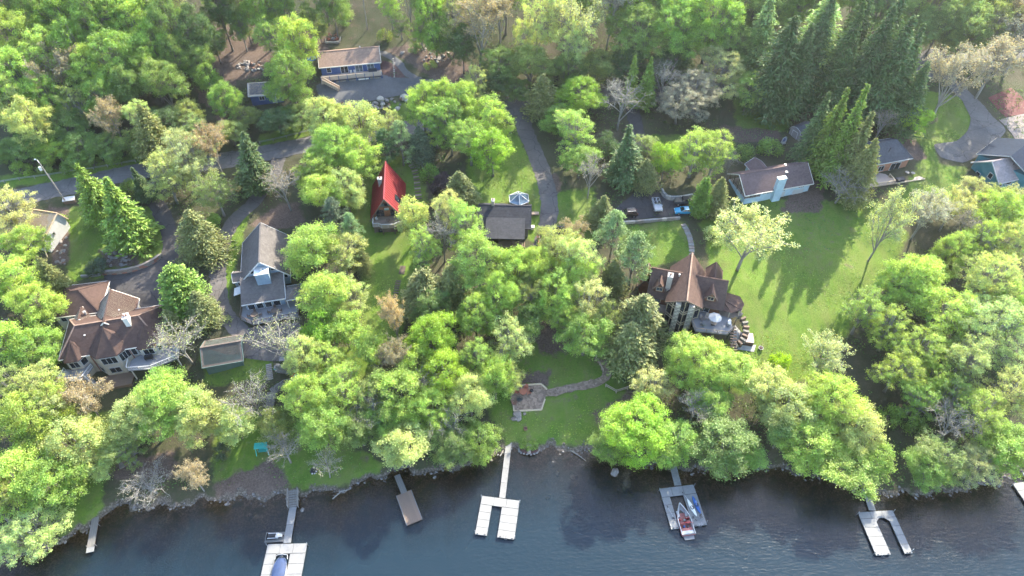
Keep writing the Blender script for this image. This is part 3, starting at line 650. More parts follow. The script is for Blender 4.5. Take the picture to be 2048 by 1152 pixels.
bay(H, b3, (7.2, -2.4, 14.4), 11.6, 6.5, 'tan_siding', 'brown_shingle', [(9.6, -2.6), (4.8, -2.6)]); bay_windows(H, b3, 10.4, 1.8, 1.4, [1], 2); bay_windows(H, b3, 10.4, .8, 1.3, [0, 2], 1)
window(H, 4.3, -5.03, 10.2, .8, 1.9, 0, 1); window(H, -2.6, -5.03, 7.3, 1.2, 1.3, 0, 2)
for s_, bx_ in ((-1, -3.3), (1, 3.7)): MB().box(bx_-.09, bx_+.09, -5.16, -5.02, 5, 11.6).build('downpipe', 'brick', H)
chimney(H, 4.4, -1.2, 12.2, 16.1, .9, 1.5, 'chalk_wall', 'concrete', 2)
vent(H, -3.6, -2.2, 13.3); vent(H, 1.7, 3.2, 13.2)
dk = deck(H, [(3.4, -6.2), (3.2, -8.6), (7.5, -9.2), (12.2, -7.6), (12.2, -3.6), (9.4, -4.6), (8.4, -5.8), (6, -5.8), (4.9, -5.0)], 8.95, 'deck_grey', 'cream_trim', [(3.6, -8.3), (7.4, -8.9), (11.9, -7.3)], ground=5); railing(H, [(3.2, -6.6), (3.2, -8.6), (7.5, -9.2), (12.2, -7.6), (12.2, -3.6)], 8.95, 1, 'white_paint', infill=None)
deck(H, [(-8.3, -5.6), (-8.8, -8.6), (-4.6, -8.9), (-3.4, -6.0), (-4.1, -5.0), (-5, -6), (-7.2, -6)], 8.95, 'deck_grey', 'cream_trim', [(-8.5, -8.3), (-4.8, -8.6)], ground=5); railing(H, [(-8.3, -6), (-8.8, -8.6), (-4.6, -8.9), (-3.5, -6.2)], 8.95, 1, 'white_paint')
deck(H, [(-3.6, -6.7), (-2.8, -9.6), (2.8, -9.6), (3.2, -6.8), (1.8, -6.4), (-1.6, -6.4)], 6.05, 'deck_brown', t=1.5, name='patio'); railing(H, [(-2.9, -9.6), (-4.4, -8.7)], [6.1, 8.9], 1, 'white_paint', name='stair_rail'); steps(H, (-2.6, -9.9, 6.2), (-4.4, -8.4, 8.8), 1.1, 9, 'deck_grey')
MB().lathe([(.95, 0), (1.05, .5), (1.0, .85), (.2, .9)], 14).build('round_spa', 'dock_white', H, (-8.1, -7.6, 8.95))
gr = MB().box(-.7, .7, -.35, .35, .45, 1.0); [gr.bar((x, y, 0), (x, y, .5), .07) for x in (-.6, .6) for y in (-.25, .25)]
gr.box(-.66, .66, -.3, .3, 1.0, 1.15); gr.build('grill', 'dark_metal', H, (6.9, -6.7, 8.95))
G1 = house('hip_garage', -87.6, 93.0, 0, 10, 'brown hip-roofed garage wing at the back left of the tan house', 6, 'garage')
walls(G1, [(-4.1, -3.9), (4.1, -3.9), (4.1, 4), (-4.1, 4)], 7.5, 11.95, 'tan_siding'); hip_roof(G1, -4.1, 4.1, -3.9, 4, 11.9, 14.6, -.8, .6, 'brown_shingle', .5, trim='cream_trim')
garage_door(G1, 4.13, -1.9, 9.4, 2.7, 2.2, 90, 'cream_trim'); garage_door(G1, 4.13, 1.7, 9.4, 2.7, 2.2, 90, 'cream_trim'); window(G1, -.6, -3.93, 10.8, 1.3, 1.2, 0, 2); window(G1, -2.8, -3.93, 10.8, .9, 1.2, 0, 1)
gable_body(H, -8.2, -4.2, 3.6, 6.4, 7, 11.3, 12.9, 'y', 'tan_siding', name='link_wall'); gable_roof(H, -8.2, -4.2, 3.6, 6.4, 11.3, 12.9, 'y', 'brown_shingle', .3, trim='cream_trim', name='link_roof'); window(H, -8.22, 5, 10, 1, 1.2, 270, 2); vent(H, -5.3, 5, 12.3, .2, .7, 'concrete')

# ---- the slate-blue gabled house
H = house('gabled_house', -51.3, 98.1, 0, 12.8, 'slate-blue house with a steep grey gable roof beside the curving driveway', 11)
gable_body(H, -4.5, 4.7, .4, 11.8, 7.2, 13, 17.4, 'y', 'bluegrey_siding', ridge=.1); gable_roof(H, -4.5, 4.7, .4, 11.8, 13, 17.5, 'y', 'grey_shingle', .5, ridge=.1, trim='white_paint')
window(H, -2.0, .37, 14.6, .8, .7, 0, 1); window(H, 2.2, .37, 14.7, .9, .7, 0, 1); window(H, 4.2, .37, 12.2, .6, .9, 0, 1)
walls(H, [(-4.2, -5), (3.5, -5), (3.5, .35), (-4.2, .35)], 7.0, 11.5, 'bluegrey_siding', 'sunroom_wall')
o = MB().slab([(-4.8, -5.6, 11.6), (3.9, -5.6, 11.6), (3.9, .36, 13.6), (-4.8, .36, 13.6)], .2).build('sunroom_roof', 'grey_shingle', H); f = MB().bar((-4.8, -5.62, 11.5), (3.9, -5.62, 11.5), .1, .26).bar((3.95, -5.6, 11.5), (3.95, .3, 13.5), .1, .26); f.build('fascia', 'white_paint', o)
for x in (-3.2, -1.5, .2, 1.9): window(H, x, -5.03, 10.4, 1.25, 1.9, 0, 1)
ch = MB().box(-1.25, 1.45, -1.9, .3, 12.6, 15.7).build('chimney', 'bluegrey_siding', H); MB().box(-1.35, 1.55, -2.0, .34, 15.7, 15.85).build('cap', 'alu', ch); MB().lathe([(.16, 0), (.16, .35), (.24, .36), (.2, .5)], 10).build('flue', 'steel', ch, (.1, -.8, 15.85))
deck(H, [(-5.0, -.5), (-5.4, -7.2), (-3.0, -9.2), (6.0, -8.9), (6.4, -1), (3.5, -1), (3.5, -5), (-4.2, -5), (-4.2, -.5)], 9.4, 'deck_grey', 'tie', [(-5.2, -7), (-3, -8.9), (1.5, -8.8), (5.8, -8.6)], ground=6.5); railing(H, [(-5.0, -.8), (-5.4, -7.2), (-3.0, -9.2), (6.0, -8.9), (6.4, -5)], 9.4, 1, 'tie')
gz_ = [(4.2, -6.3), (8.0, -6.3), (8.0, -2.6), (4.2, -2.6)]; hip_roof(H, 4.2, 8.0, -6.3, -2.6, 11.9, 12.9, 6.0, 6.2, 'grey_shingle', .2, trim='white_paint', name='pavilion_roof'); [MB().bar((x, y, 6.5), (x, y, 11.8), .16).build('pavilion_post', 'white_paint', H) for x, y in gz_]; deck(H, [(4.0, -6.4), (8.2, -6.4), (8.2, -2.4), (4.0, -2.4)], 9.34, 'deck_wood', name='pavilion_deck', t=.2)
gable_body(H, -6.4, -4.4, 1.2, 4.0, 9, 12.2, 13, 'x', 'bluegrey_siding', name='porch_wall'); gable_roof(H, -6.4, -4.4, 1.2, 4.0, 12.2, 13.1, 'x', 'grey_shingle', .3, name='porch_roof'); window(H, -5.4, 1.17, 11.2, .7, .9, 0, 1); door(H, -6.43, 2.6, 10, .95, 2.1, 270)
MB().slab([(-6.6, -1.9, 11.0), (-4.5, -1.9, 11.6), (-4.5, .3, 11.6), (-6.6, .3, 11.0)], .15).build('side_canopy', 'alu', H)
for x, y in ((-2.6, -7.2), (1.4, -7.0)):
    tb = MB().lathe([(.75, .68), (.75, .74)], 14, (x, y, 9.4)).bar((x, y, 9.4), (x, y, 10.1), .1); tb.build('deck_table', 'tie', H)
    for a in (0, 1.6, 3.1, 4.7):
        c = MB().box(-.24, .24, -.24, .24, .4, .46).box(-.24, .24, .2, .26, .46, .95); [c.bar((sx, sy, 0), (sx, sy, .4), .05) for sx in (-.2, .2) for sy in (-.2, .2)]
        c.build('deck_chair', 'tie', H, (x+1.15*math.cos(a), y+1.15*math.sin(a), 9.4), a-math.pi/2)

# ---- the low grey garage and its court
H = house('low_garage', -56.4, 82.4, -.9, 13, 'low grey-brown gabled garage with a green front wall beside the paved court', 5, 'garage')
gable_body(H, -3.6, 3.3, -3.0, 3.2, 5.2, 9.7, 11.5, 'x', 'green_siding'); gable_roof(H, -3.6, 3.3, -3.0, 3.2, 9.7, 11.5, 'x', 'garage_shingle', .4, trim='green_siding'); garage_door(H, 3.33, .1, 7.6, 4.2, 2.1, 90, 'green_siding')

# ---- white-walled garage by the road
H = house('white_garage', -101.6, 112.4, 0, -12, 'small garage with a mossy ochre roof and bright white end wall by the road', 5, 'garage')
gable_body(H, -2.6, 2.6, -5.0, 2.2, 10.5, 15.6, 17.9, 'x', 'chalk_wall', ridge=1.0); gable_roof(H, -2.6, 2.6, -5.0, 2.2, 15.6, 17.9, 'x', 'ochre_shingle', .35, ridge=1.0, trim='pine_wood'); window(H, 2.63, -2.2, 14.6, .5, .6, 90, 1, frame='grey_wood'); garage_door(H, 0, 2.23, 14, 3, 2.2, 180, 'cream_trim'); window(H, -.8, -5.03, 13.6, 1, 1, 0, 2); MB().bar((2.4, -6.4, 11), (2.4, -5.4, 15.4), .16).build('brace', 'pine_wood', H)

# ---- navy house on the slope
H = house('navy_ranch_house', -43.5, 170.2, 0, 10.6, 'long navy-blue single-storey house with a tan shingle roof on the gravelled terrace', 10)
gable_body(H, -7.7, 7.7, -4.2, 4.2, 18.5, 23.6, 25.4, 'x', 'navy_siding'); gable_roof(H, -7.7, 7.7, -4.2, 4.2, 23.6, 25.5, 'x', 'tan_shingle', .4, trim='cream_trim')
window(H, -5.7, -4.23, 22.4, 1.0, 1.3, 0, 1); window(H, -1.7, -4.23, 22.2, 1.8, 2.0, 0, 2, name='patio_door'); window(H, 2.1, -4.23, 22.2, 1.8, 2.0, 0, 2, name='patio_door', glass='glass_sky'); window(H, 5.2, -4.23, 22.4, 1.7, 1.7, 0, 2, glass='glass_sky'); window(H, 7.73, 0, 22.4, 1.2, 1.2, 90, 2); window(H, -7.73, 0, 22.4, 1.2, 1.2, 270, 2)
deck(H, [(-7.9, -6.9), (7.9, -6.9), (7.9, -4.25), (-7.9, -4.25)], 21.1, 'deck_tan', 'navy_siding', [(x, -6.7) for x in (-7.6, -4.5, -1.5, 1.5, 4.5, 7.6)], ground=18.8)
for i in range(7):
    x0 = -7.9 + 15.8*i/7; pn = MB().box(x0+.08, x0+15.8/7-.08, -6.94, -6.86, 21.2, 22.0).build('rail_panel', 'rail_tan', H)
    MB().bar((x0, -6.9, 19), (x0, -6.9, 22.15), .14).build('rail_post', 'navy_siding', H)
MB().bar((7.9, -6.9, 19), (7.9, -6.9, 22.15), .14).build('rail_post', 'navy_siding', H); MB().bar((-7.95, -6.9, 22.08), (7.95, -6.9, 22.08), .16, .06).build('hand_rail', 'rail_tan', H)
for i, (a, b) in enumerate(((-4.2, -1.7), (-1.5, 1.3), (1.6, 4.3), (4.6, 7.4))): MB().box(a, b, -6.8, -6.66, 18.9, 20.5).build('skirting_panel', ('stone', 'stone', 'cream_trim', 'stone')[i], H)
railing(H, [(-7.2, -7.3), (-3.4, -9.6)], [21.1, 19.6], .95, 'rail_tan', infill=True, name='stair_rail'); railing(H, [(-7.6, -8.1), (-3.8, -10.4)], [21.1, 19.6], .95, 'rail_tan', infill=True, name='stair_rail'); steps(H, (-7.3, -7.6, 21.0), (-3.6, -10.0, 19.6), 1.0, 8, 'deck_tan'); deck(H, [(-7.9, -8.4), (-6.9, -8.4), (-6.9, -6.95), (-7.9, -6.95)], 21.05, 'deck_tan', name='stair_landing')
for x in (-.1, .9): c = MB().box(-.28, .28, -.28, .28, .35, .45).box(-.28, .28, .2, .3, .45, 1.0); c.build('porch_chair', 'white_paint', H, (x, -5, 21.1))
MB().box(-1.1, 1.1, -.35, .35, .3, .5).box(-1.1, 1.1, .2, .35, .5, 1.0).box(-1.1, -1.0, -.35, .35, 0, .7).box(1.0, 1.1, -.35, .35, 0, .7).build('porch_bench', 'car_dark', H, (5.6, -5.2, 21.1)); vent(H, 3, 1.5, 24.7)
p = (-50.2, 181.8)
T = thing('terrace_platform', (*p, 0), R_(6), 'raised square timber terrace behind the navy house', 'terrace')
MB().box(-2.0, 2.0, -1.8, 1.8, 20, 22.4).build('retaining_wall', 'pine_wood', T); MB().box(-1.85, 1.85, -1.65, 1.65, 22.4, 22.44).build('floor', 'mulch', T)
for a, b in (((-2, -1.8), (2, -1.8)), ((-2, -1.8), (-2, 1.8)), ((2, -1.8), (2, 1.8))): MB().bar((*a, 22.55), (*b, 22.55), .26, .3).build('coping', 'pale_stone', T)
FR = thing('fire_ring', (p[0], p[1], 22.44), 0, 'dark round fire ring on the terrace behind the navy house', 'fire pit'); MB().lathe([(.5, 0), (.5, .35), (.36, .35), (.34, .1)], 14).build('ring', 'grey_stone', FR)
def adirondack(x, y, z, a, label, mat, group): 
    c = thing('garden_chair', (x, y, z), a, label, 'chair', group); MB().slab([(-.32, -.35, .38), (.32, -.35, .38), (.32, .3, .26), (-.32, .3, .26)], .05).build('seat', mat, c)
    MB().slab([(-.34, .28, .28), (.34, .28, .28), (.3, .6, 1.05), (-.3, .6, 1.05)], .06).build('backrest', mat, c)
    for s in (-1, 1): MB().box(s*.38-.06, s*.38+.06, -.4, .4, .55, .6).build('armrest', mat, c); MB().bar((s*.36, -.34, 0), (s*.36, -.34, .55), .08).build('leg', mat, c); MB().bar((s*.34, .35, 0), (s*.34, .3, .55), .08).build('leg', mat, c)
for i, (dx, dy, a) in enumerate(((-1.0, 1.1, .5), (.7, 1.2, -.4), (-1.1, -.6, 2.2), (1.1, -.6, -2.2))): adirondack(p[0]+dx, p[1]+dy, 22.44, a, ('back left', 'back right', 'front left', 'front right')[i] + ' of four orange-red garden chairs on the terrace behind the navy house', 'orange_paint', 'chairs round the terrace fire ring')
q = G(627, 132); T = thing('blue_canopy', q, .2, 'bright blue round canopy at the left end of the navy house', 'canopy'); MB().lathe([(1.25, 2.1), (1.2, 2.25), (.7, 2.55), (.08, 2.7)], 14).build('cover', 'blue_tarp', T); MB().bar((0, 0, 0), (0, 0, 2.5), .07).build('pole', 'steel', T)
# ---- beige-roofed shed, left of the navy house
q = G(534, 208); H = house('workshop', q[0], q[1]+2.9, 0, 8, 'blue workshop with a beige gable roof half hidden left of the navy house', 5, 'shed')
zb = gz(q[0], q[1]); gable_body(H, -4.0, 4.0, -2.9, 2.9, zb-1, zb+3.0, zb+4.6, 'x', 'navy_siding'); gable_roof(H, -4.0, 4.0, -2.9, 2.9, zb+3.0, zb+4.6, 'x', 'beige_shingle', .4); window(H, -1.2, -2.93, zb+1.9, 1.2, 1.1, 0, 2); door(H, 1.8, -2.93, zb+.2, .95, 2)

# ---- red-roofed A-frame cabin
H = house('a_frame_cabin', -28.1, 116.8, 0, 5.5, 'timber A-frame cabin with a bright red metal roof above the lawn', 7)
gable_body(H, -3.3, 3.3, .9, 11.6, 9, 13.2, 18.7, 'y', 'vertical_wood'); r = MB()
for s in (-1, 1):
    r.slab([(s*3.95, -.5, 12.75), (s*3.95, 12.3, 12.75), (0, 12.9, 19.1), (0, -.9, 19.1)], .14)
o = r.build('roof', 'red_metal', H); sm = MB()
for s in (-1, 1):
    for k in range(1, 16): y = -.6 + 13.2*k/16; sm.bar((s*3.9, y, 12.87), (s*.08, y, 19.05), .05, .08)
sm.build('seam', 'red_metal', o); MB().bar((0, -.95, 19.12), (0, 12.95, 19.12), .3, .1).build('ridge_cap', 'red_metal', o)
tr = MB(); [tr.bar((s*3.95, -.55, 12.7), (0, -.95, 19.03), .1, .26) for s in (-1, 1)]; tr.build('fascia', 'tie', o)
chimney(H, -1.25, 7.2, 15.6, 18.6, .9, .9, 'grey_stone', 'concrete', 1); MB().slab([(2.0, 2.6, 16.05), (3.5, 2.6, 13.65), (3.5, 4.4, 13.65), (2.0, 4.4, 16.05)], -.12).build('skylight', 'glass', H)
for x in (-1.0, 0, 1.0): window(H, x*.85, .87, 16.1, .72, .75, 0, 1, frame='tie', glass='glass_sky' if x else 'glass')
window(H, 0, .87, 17.4, .4, .3, 0, 1, frame='tie'); window(H, -1.6, .87, 13.75, 1.7, 1.75, 0, 2, frame='tie', name='patio_door'); window(H, 1.6, .87, 13.75, 1.7, 1.75, 0, 2, frame='tie', name='patio_door')
MB().box(-.5, .5, .7, .86, 14.75, 15.2).build('painted_sign', 'white_paint', H); MB().box(-.46, .46, .66, .699, 14.66, 14.85).build('sign_stripe', 'teal_paint', H)
dp = [(-3.2, .85), (-3.2, -2.4), (-1.9, -2.4), (-1.2, -3.0), (1.6, -3.0), (2.3, -2.4), (3.2, -2.4), (3.2, .85)]; deck(H, dp, 12.7, 'deck_wood', 'tie', [(-3, -2.2), (3, -2.2), (-1.1, -2.8), (1.5, -2.8)], ground=9.5); railing(H, dp, 12.7, .95, 'white_paint', infill=None, sp=.2); MB().box(-2.9, 2.9, -2.1, .9, 9, 12.3).build('basement_wall', 'tie', H)
for i, (a, b) in enumerate(((-1.2, .2), (.2, 1.6))): MB().box(a+.06, b-.06, -3.06, -3.0, 12.75, 13.5).build('rail_panel', 'deck_wood', H)
MB().box(-2.2, -1.0, -2.13, -2.1, 10.4, 11.6).build('basement_window', 'glass', H); MB().box(.6, 2.3, -2.13, -2.1, 9.9, 11.9).build('basement_door', 'brown_siding', H)
MB().lathe([(.5, .68), (.5, .74)], 12, (0, 0, 0)).bar((0, 0, 0), (0, 0, .7), .1).build('deck_table', 'deck_brown', H, (.2, -1.2, 12.7)); [MB().box(-.25, .25, -.25, .25, .35, .42).box(-.25, .25, .2, .27, .42, .9).build('deck_chair', 'white_paint', H, (x, y, 12.7), a) for x, y, a in ((-2.4, -.3, .6), (2.4, -.4, -.6))]

# ---- charcoal-roofed house beside the central driveway
H = house('charcoal_roof_house', -1.2, 117.2, 0, -2, 'low house with a charcoal shingle roof beside the central driveway', 9)
walls(H, [(-6.2, -3.2), (4.9, -3.2), (4.9, 5), (-6.2, 5)], 8, 12.2, 'grey_siding'); gable_body(H, -6.2, 5.2, -2.9, 5.2, 12.0, 12.35, 14.25, 'x', 'grey_siding', ridge=2.3, name='gable'); gable_roof(H, -6.2, 5.2, -2.9, 5.2, 12.45, 14.4, 'x', 'charcoal_shingle', .35, ridge=2.3, trim='dark_metal')
MB().slab([(-4.6, -6.2, 11.9), (4.2, -6.2, 11.9), (4.2, -.9, 13.45), (-4.6, -.9, 13.45)], .2).build('porch_roof', 'slate_shingle', H); [MB().bar((x, -5.9, 8), (x, -5.9, 11.8), .16).build('porch_post', 'tie', H) for x in (-4.3, -1.5, 1.4, 4)]; deck(H, [(-4.7, -6.3), (4.3, -6.3), (4.3, -3.2), (-4.7, -3.2)], 9.6, 'deck_brown', t=1.6)
window(H, -2.6, -3.23, 11.1, 1.6, 1.2, 0, 2); window(H, 1.2, -3.23, 11, 1.7, 1.9, 0, 2, name='patio_door'); window(H, 4.93, .5, 11.2, 1.2, 1.0, 90, 2); window(H, 4.93, 3.4, 11.2, 1, 1, 90, 1); chimney(H, -3.2, 2.5, 13.4, 15.6, .6, 1.0, 'pale_stone', 'concrete', 1); deck(H, [(4.95, 2.6), (7.3, 2.6), (7.3, 3.6), (4.95, 3.6)], 11.6, 'deck_wood', name='side_walk'); MB().box(5.4, 6.3, -1.2, -.3, 9.6, 10.9).lathe([(.4, 0), (.4, .06), (.1, .08)], 12, (5.85, -.75, 10.9)).build('heat_pump', 'alu', H)
c = PZ(1038, 392, 14.2); H = house('gazebo', c[0], c[1], 0, 4, 'six-sided gazebo with a pale blue glazed roof behind the charcoal-roofed house', 3.5, 'gazebo')
zb = gz(c[0], c[1]); hx = [(2.55*math.cos(R_(60*k+30)), 2.55*math.sin(R_(60*k+30))) for k in range(6)]
for k in range(6):
    a, b = hx[k], hx[(k+1) % 6]; MB().slab([(a[0], a[1], 13.5), (b[0], b[1], 13.5), (0, 0, 14.9)], .06).build('roof_pane', 'glass_gazebo', H); MB().bar((a[0]*.93, a[1]*.93, zb-.3), (a[0]*.93, a[1]*.93, 13.45), .12).build('post', 'white_paint', H); MB().bar((a[0], a[1], 13.53), (0, 0, 14.93), .13, .08).build('rafter', 'white_paint', H); MB().bar((a[0], a[1], 13.46), (b[0], b[1], 13.46), .12, .14).build('eave_beam', 'white_paint', H)
MB().prism([(x*.97, y*.97) for x, y in hx], zb-.2, zb+.15).build('floor', 'deck_wood', H)
for (u, v, zt, sx, sy, nm, lb, rm) in ((1126, 456, 2.4, 1.25, 1.1, 'garden_shed', 'small square dark shed beside the end of the central driveway', 'charcoal_shingle'), (1122, 478, 2.3, 2.6, 1.3, 'lean_to_shed', 'low wide dark shed roof just below the small square shed', 'slate_shingle')):
    c = PZ(u, v, 12.6); zb = gz(c[0], c[1]); H = house(nm, c[0], c[1], 0, -2, lb, 2.5, 'shed'); walls(H, [(-sx, -sy), (sx, -sy), (sx, sy), (-sx, sy)], zb-.5, zb+zt-.4, 'brown_siding'); gable_roof(H, -sx, sx, -sy, sy, zb+zt-.4, zb+zt+.25, 'x', rm, .15, .1, trim='dark_metal'); door(H, 0, -sy-.03, zb, .9, 1.7, 0, 'brown_siding', 'tie')

# ---- the brown chalet
H = house('chalet', 33.8, 88.1, 0, -14.5, 'brown log chalet with a glazed stone-columned prow and a deck with a white parasol', 12)
gable_body(H, -3.2, 3.2, 3.4, 12.6, 5, 12.9, 16.9, 'y', 'log_siding'); r = MB()
for s in (-1, 1): r.slab([(0, -.2, 17.1), (s*3.75, 2.9, 12.4), (s*3.75, 13.2, 12.4), (0, 13.6, 17.1)], .2)
o = r.build('roof', 'chalet_shingle', H); MB().bar((0, -.2, 17.13), (0, 13.6, 17.13), .3, .07).build('ridge_cap', 'tan_shingle', o); f = MB(); [f.bar((0, -.25, 17.0), (s*3.78, 2.88, 12.3), .1, .28) for s in (-1, 1)]; f.build('fascia', 'tie', o)  # the ridge's sunlit paleness is painted in as a tan cap
for s, n in ((-1, 'left'), (1, 'right')):   # the two glazed faces of the prow
    a, b = (0, .9), (s*3.2, 3.4)
    pl = [(a[0], a[1]), (b[0], b[1])]
    wl = MB().add([(*a, 5), (*b, 5), (*b, 12.9), (*a, 16.6)], [(0, 1, 2, 3) if s > 0 else (3, 2, 1, 0)]).build('prow_glass', 'glass', H)
    fr = MB(); L = Vector((b[0]-a[0], b[1]-a[1], 0))
    for t_ in (0, .36, .68, 1): px_, py_ = a[0]+L.x*t_, a[1]+L.y*t_; fr.bar((px_, py_-.06, 5), (px_, py_-.06, 16.6-3.7*t_), .16)
    for z_ in (6.1, 8.6, 9.2, 11.8, 12.4): fr.bar((a[0], a[1]-.07, z_), (b[0], b[1]-.07, z_), .12, .2)
    fr.bar((a[0], a[1]-.06, 16.5), (b[0], b[1]-.06, 12.8), .14, .24); fr.build('glazing_bar', 'pine_wood', H)
for x, nm in ((-1.3, 'l'), (1.3, 'r')):
    cl = MB(); cl.box(-.5, .5, -.45, .45, 4.8, 14.9); o = cl.build('stone_column', 'pale_stone', H, (x, .95, 0))
    rr = random.Random(7 + int(x > 0)); k = 0; z_ = 5.0
    while z_ < 14.7:
        hh = rr.uniform(.28, .5)
        for (xa, xb) in (((-.5, rr.uniform(-.2, .2)),) * 1): 
            for (c0, c1) in ((xa, xb), (xb, .5)): MB().box(c0+.02, c1-.02, -.45-rr.uniform(.02, .07), -.45, z_+.02, z_+hh-.02).build('stone', ('pale_stone', 'stone', 'slab_stone')[k % 3], o); k += 1
        z_ += hh
gable_body(H, -7, 7.3, 5.3, 12.6, 6, 11.6, 15.3, 'x', 'log_siding', name='wing_wall'); gable_roof(H, -7, 7.3, 5.3, 12.6, 11.6, 15.4, 'x', 'chalet_shingle', .55, trim='tie', name='wing_roof')
for x, w_ in ((5.0, 1.3), (-5.3, 1.3)):
    gable_body(H, x-w_*.8, x+w_*.8, 5.7, 8.6, 11.6, 13.3, 14.6, 'y', 'log_siding', name='dormer_wall'); gable_roof(H, x-w_*.8, x+w_*.8, 5.7, 8.6, 13.3, 14.7, 'y', 'chalet_shingle', .35, .12, trim='tie', name='dormer_roof'); window(H, x, 5.67, 12.9, 1.15, .85, 0, 2, frame='pine_wood', glass='glass_sky' if x < 0 else 'glass')
window(H, 4.3, 5.27, 10.2, 1.9, 1.9, 0, 2, name='patio_door'); window(H, -5.4, 5.27, 10.2, 1.5, 1.5, 0, 2, glass='glass_sky', frame='pine_wood'); window(H, -5.4, 5.27, 7.4, 1.4, 1.2, 0, 2, frame='pine_wood')
chimney(H, -3.7, 6.6, 11.5, 16.4, 1.0, 1.3, 'pale_stone', 'grey_stone', 1); vent(H, -1.9, 8.2, 15, .14, .5)
gable_body(H, 4.0, 6.8, 11.5, 15, 7.5, 12.2, 13.9, 'y', 'log_siding', name='rear_wing_wall'); gable_roof(H, 4.0, 6.8, 10, 15, 12.2, 14.0, 'y', 'chalet_shingle', .4, trim='tie', name='rear_wing_roof')
gable_body(H, -9.4, -7, 8.0, 12.2, 7, 11, 13, 'y', 'log_siding', name='side_wing_wall'); gable_roof(H, -9.4, -7, 8.0, 12.2, 11, 13, 'y', 'chalet_shingle', .4, trim='tie', name='side_wing_roof')
pc = [(7.5, 5.2), (9.6, 5.0), (11.6, 6.2), (12.1, 8.0), (11.2, 10.0), (7.5, 10.6)]; s = MB()
for i in range(5): s.slab([(*pc[i], 10.6), (*pc[i+1], 10.6), (7.4, 8.6, 11.7), (7.4, 7.4, 11.7)], .14)
s.slab([(7.5, 5.2, 10.6), (7.4, 7.4, 11.7), (7.4, 8.6, 11.7), (7.5, 10.6, 10.6)], .1); s.build('porch_roof', 'chalet_shingle', H); [MB().bar((x*.97, y, 6.5), (x*.97, y, 10.5), .18).build('porch_post', 'pine_wood', H) for x, y in pc[1:5]]; deck(H, pc, 9.0, 'deck_wood', name='porch_floor', t=.3)
dk = [(2.1, 2.2), (3.1, -.3), (9.4, .4), (10.4, 2.2), (9.8, 5.0), (7.4, 5.2), (3.3, 5.2), (3.2, 3.4)]; deck(H, dk, 9.0, 'deck_grey', 'tie', [(3.2, 0), (6.4, .2), (9.3, .7)], ground=4.6); railing(H, [(2.1, 2.2), (3.1, -.3), (9.4, .4), (10.4, 2.2)], 9.0, .95, 'deck_wood'); MB().box(3.3, 9.2, .8, 1.0, 4.6, 8.75).build('deck_skirt', 'tie', H)
steps(H, (10.4, 3.0, 8.9), (11.4, -2.6, 6.3), 1.3, 11, 'deck_brown'); 
for k in range(11):     # curved stone-and-timber steps round the porch
    a = R_(75 - 15.5*k); x, y = 10.3 + 3.0*math.cos(a), 3.6 + 3.7*math.sin(a); MB().box(-.6, .6, -.24, .24, -1.0, 0).build('garden_step', 'stone' if k % 2 else 'deck_brown', H, (x, y, 9.0-.24*k), a)
deck(H, [(-7.2, 3.0), (-3.2, 3.0), (-3.2, 5.2), (-7.2, 5.2)], 9.0, 'deck_wood', 'tie', [(-7, 3.2)], ground=4.6, name='side_deck'); railing(H, [(-7.2, 5.2), (-7.2, 3.0), (-3.3, 3.0)], 9.0, .95, 'deck_wood')
def at(root, x, y, z): return root.matrix_basis @ Vector((x, y, z))
q = at(H, 6.4, 2.3, 9.0); T = thing('parasol', q, 0, 'open white octagonal parasol on the chalet deck', 'parasol'); pr = [(1.35*math.cos(R_(45*k)), 1.35*math.sin(R_(45*k))) for k in range(8)]; s = MB(); [s.slab([(*pr[k], 2.25), (*pr[(k+1) % 8], 2.25), (0, 0, 2.75)], .03) for k in range(8)]; s.build('canopy', 'canvas', T); MB().tube([(0, 0, 0), (0, 0, 2.85)], .04, 8).build('pole', 'steel', T); MB().lathe([(.3, 0), (.3, .1), (.08, .14)], 12).build('base', 'dark_metal', T); s = MB(); [s.bar((0, 0, 2.7), (p_[0], p_[1], 2.2), .03) for p_ in pr]; s.build('ribs', 'steel', T)
q = at(H, 6.4, 2.3, 9.0); T = thing('round_table', (q.x+.02, q.y-.02, q.z), 0, 'round table under the white parasol on the chalet deck', 'table'); MB().lathe([(.3, .66), (.62, .68), (.62, .74), (.3, .74)], 16).build('table_top', 'deck_wood', T); [MB().bar((.45*math.cos(a), .45*math.sin(a), 0), (.2*math.cos(a), .2*math.sin(a), .68), .06).build('leg', 'dark_metal', T) for a in (.5, 2.07, 3.64, 5.2)]
for i, (x, y, a) in enumerate(((4.2, 3.1, .6), (5.1, 3.6, -.2), (4.4, 1.6, 2.4))):
    q = at(H, x, y, 9.0); adirondack(q.x, q.y, q.z, a, ('leftmost', 'rearmost', 'front')[i] + ' of the three pale chairs left of the white parasol', ('sand', 'deck_tan', 'dock_white')[i], 'chairs on the chalet deck')
q = at(H, 9.5, 3.0, 9.0); T = thing('barbecue_grill', q, -.3, 'white and steel barbecue grill at the right end of the chalet deck', 'grill'); MB().box(-.3, .3, -.6, .6, .3, .85).build('body', 'steel', T); MB().slab([(-.3, -.6, .9), (.3, -.6, .9), (.2, .6, 1.15), (-.2, .6, 1.15)], .2).build('lid', 'white_paint', T); [MB().bar((x, y, 0), (x, y, .35), .05).build('leg', 'dark_metal', T) for x in (-.25, .25) for y in (-.5, .5)]
q = G(1494, 690); T = thing('hot_tub', (q[0], q[1]+1.0, gz(q[0], q[1]+1)), R_(-8), 'square hot tub with a brown cover beside the chalet steps', 'hot tub'); MB().box(-1.2, 1.2, -1.2, 1.2, -.3, .95).build('shell', 'brown_siding', T); cv = MB().box(-1.25, -.01, -1.25, 1.25, .95, 1.1).box(.01, 1.25, -1.25, 1.25, .95, 1.1).build('cover', 'spa_cover', T)
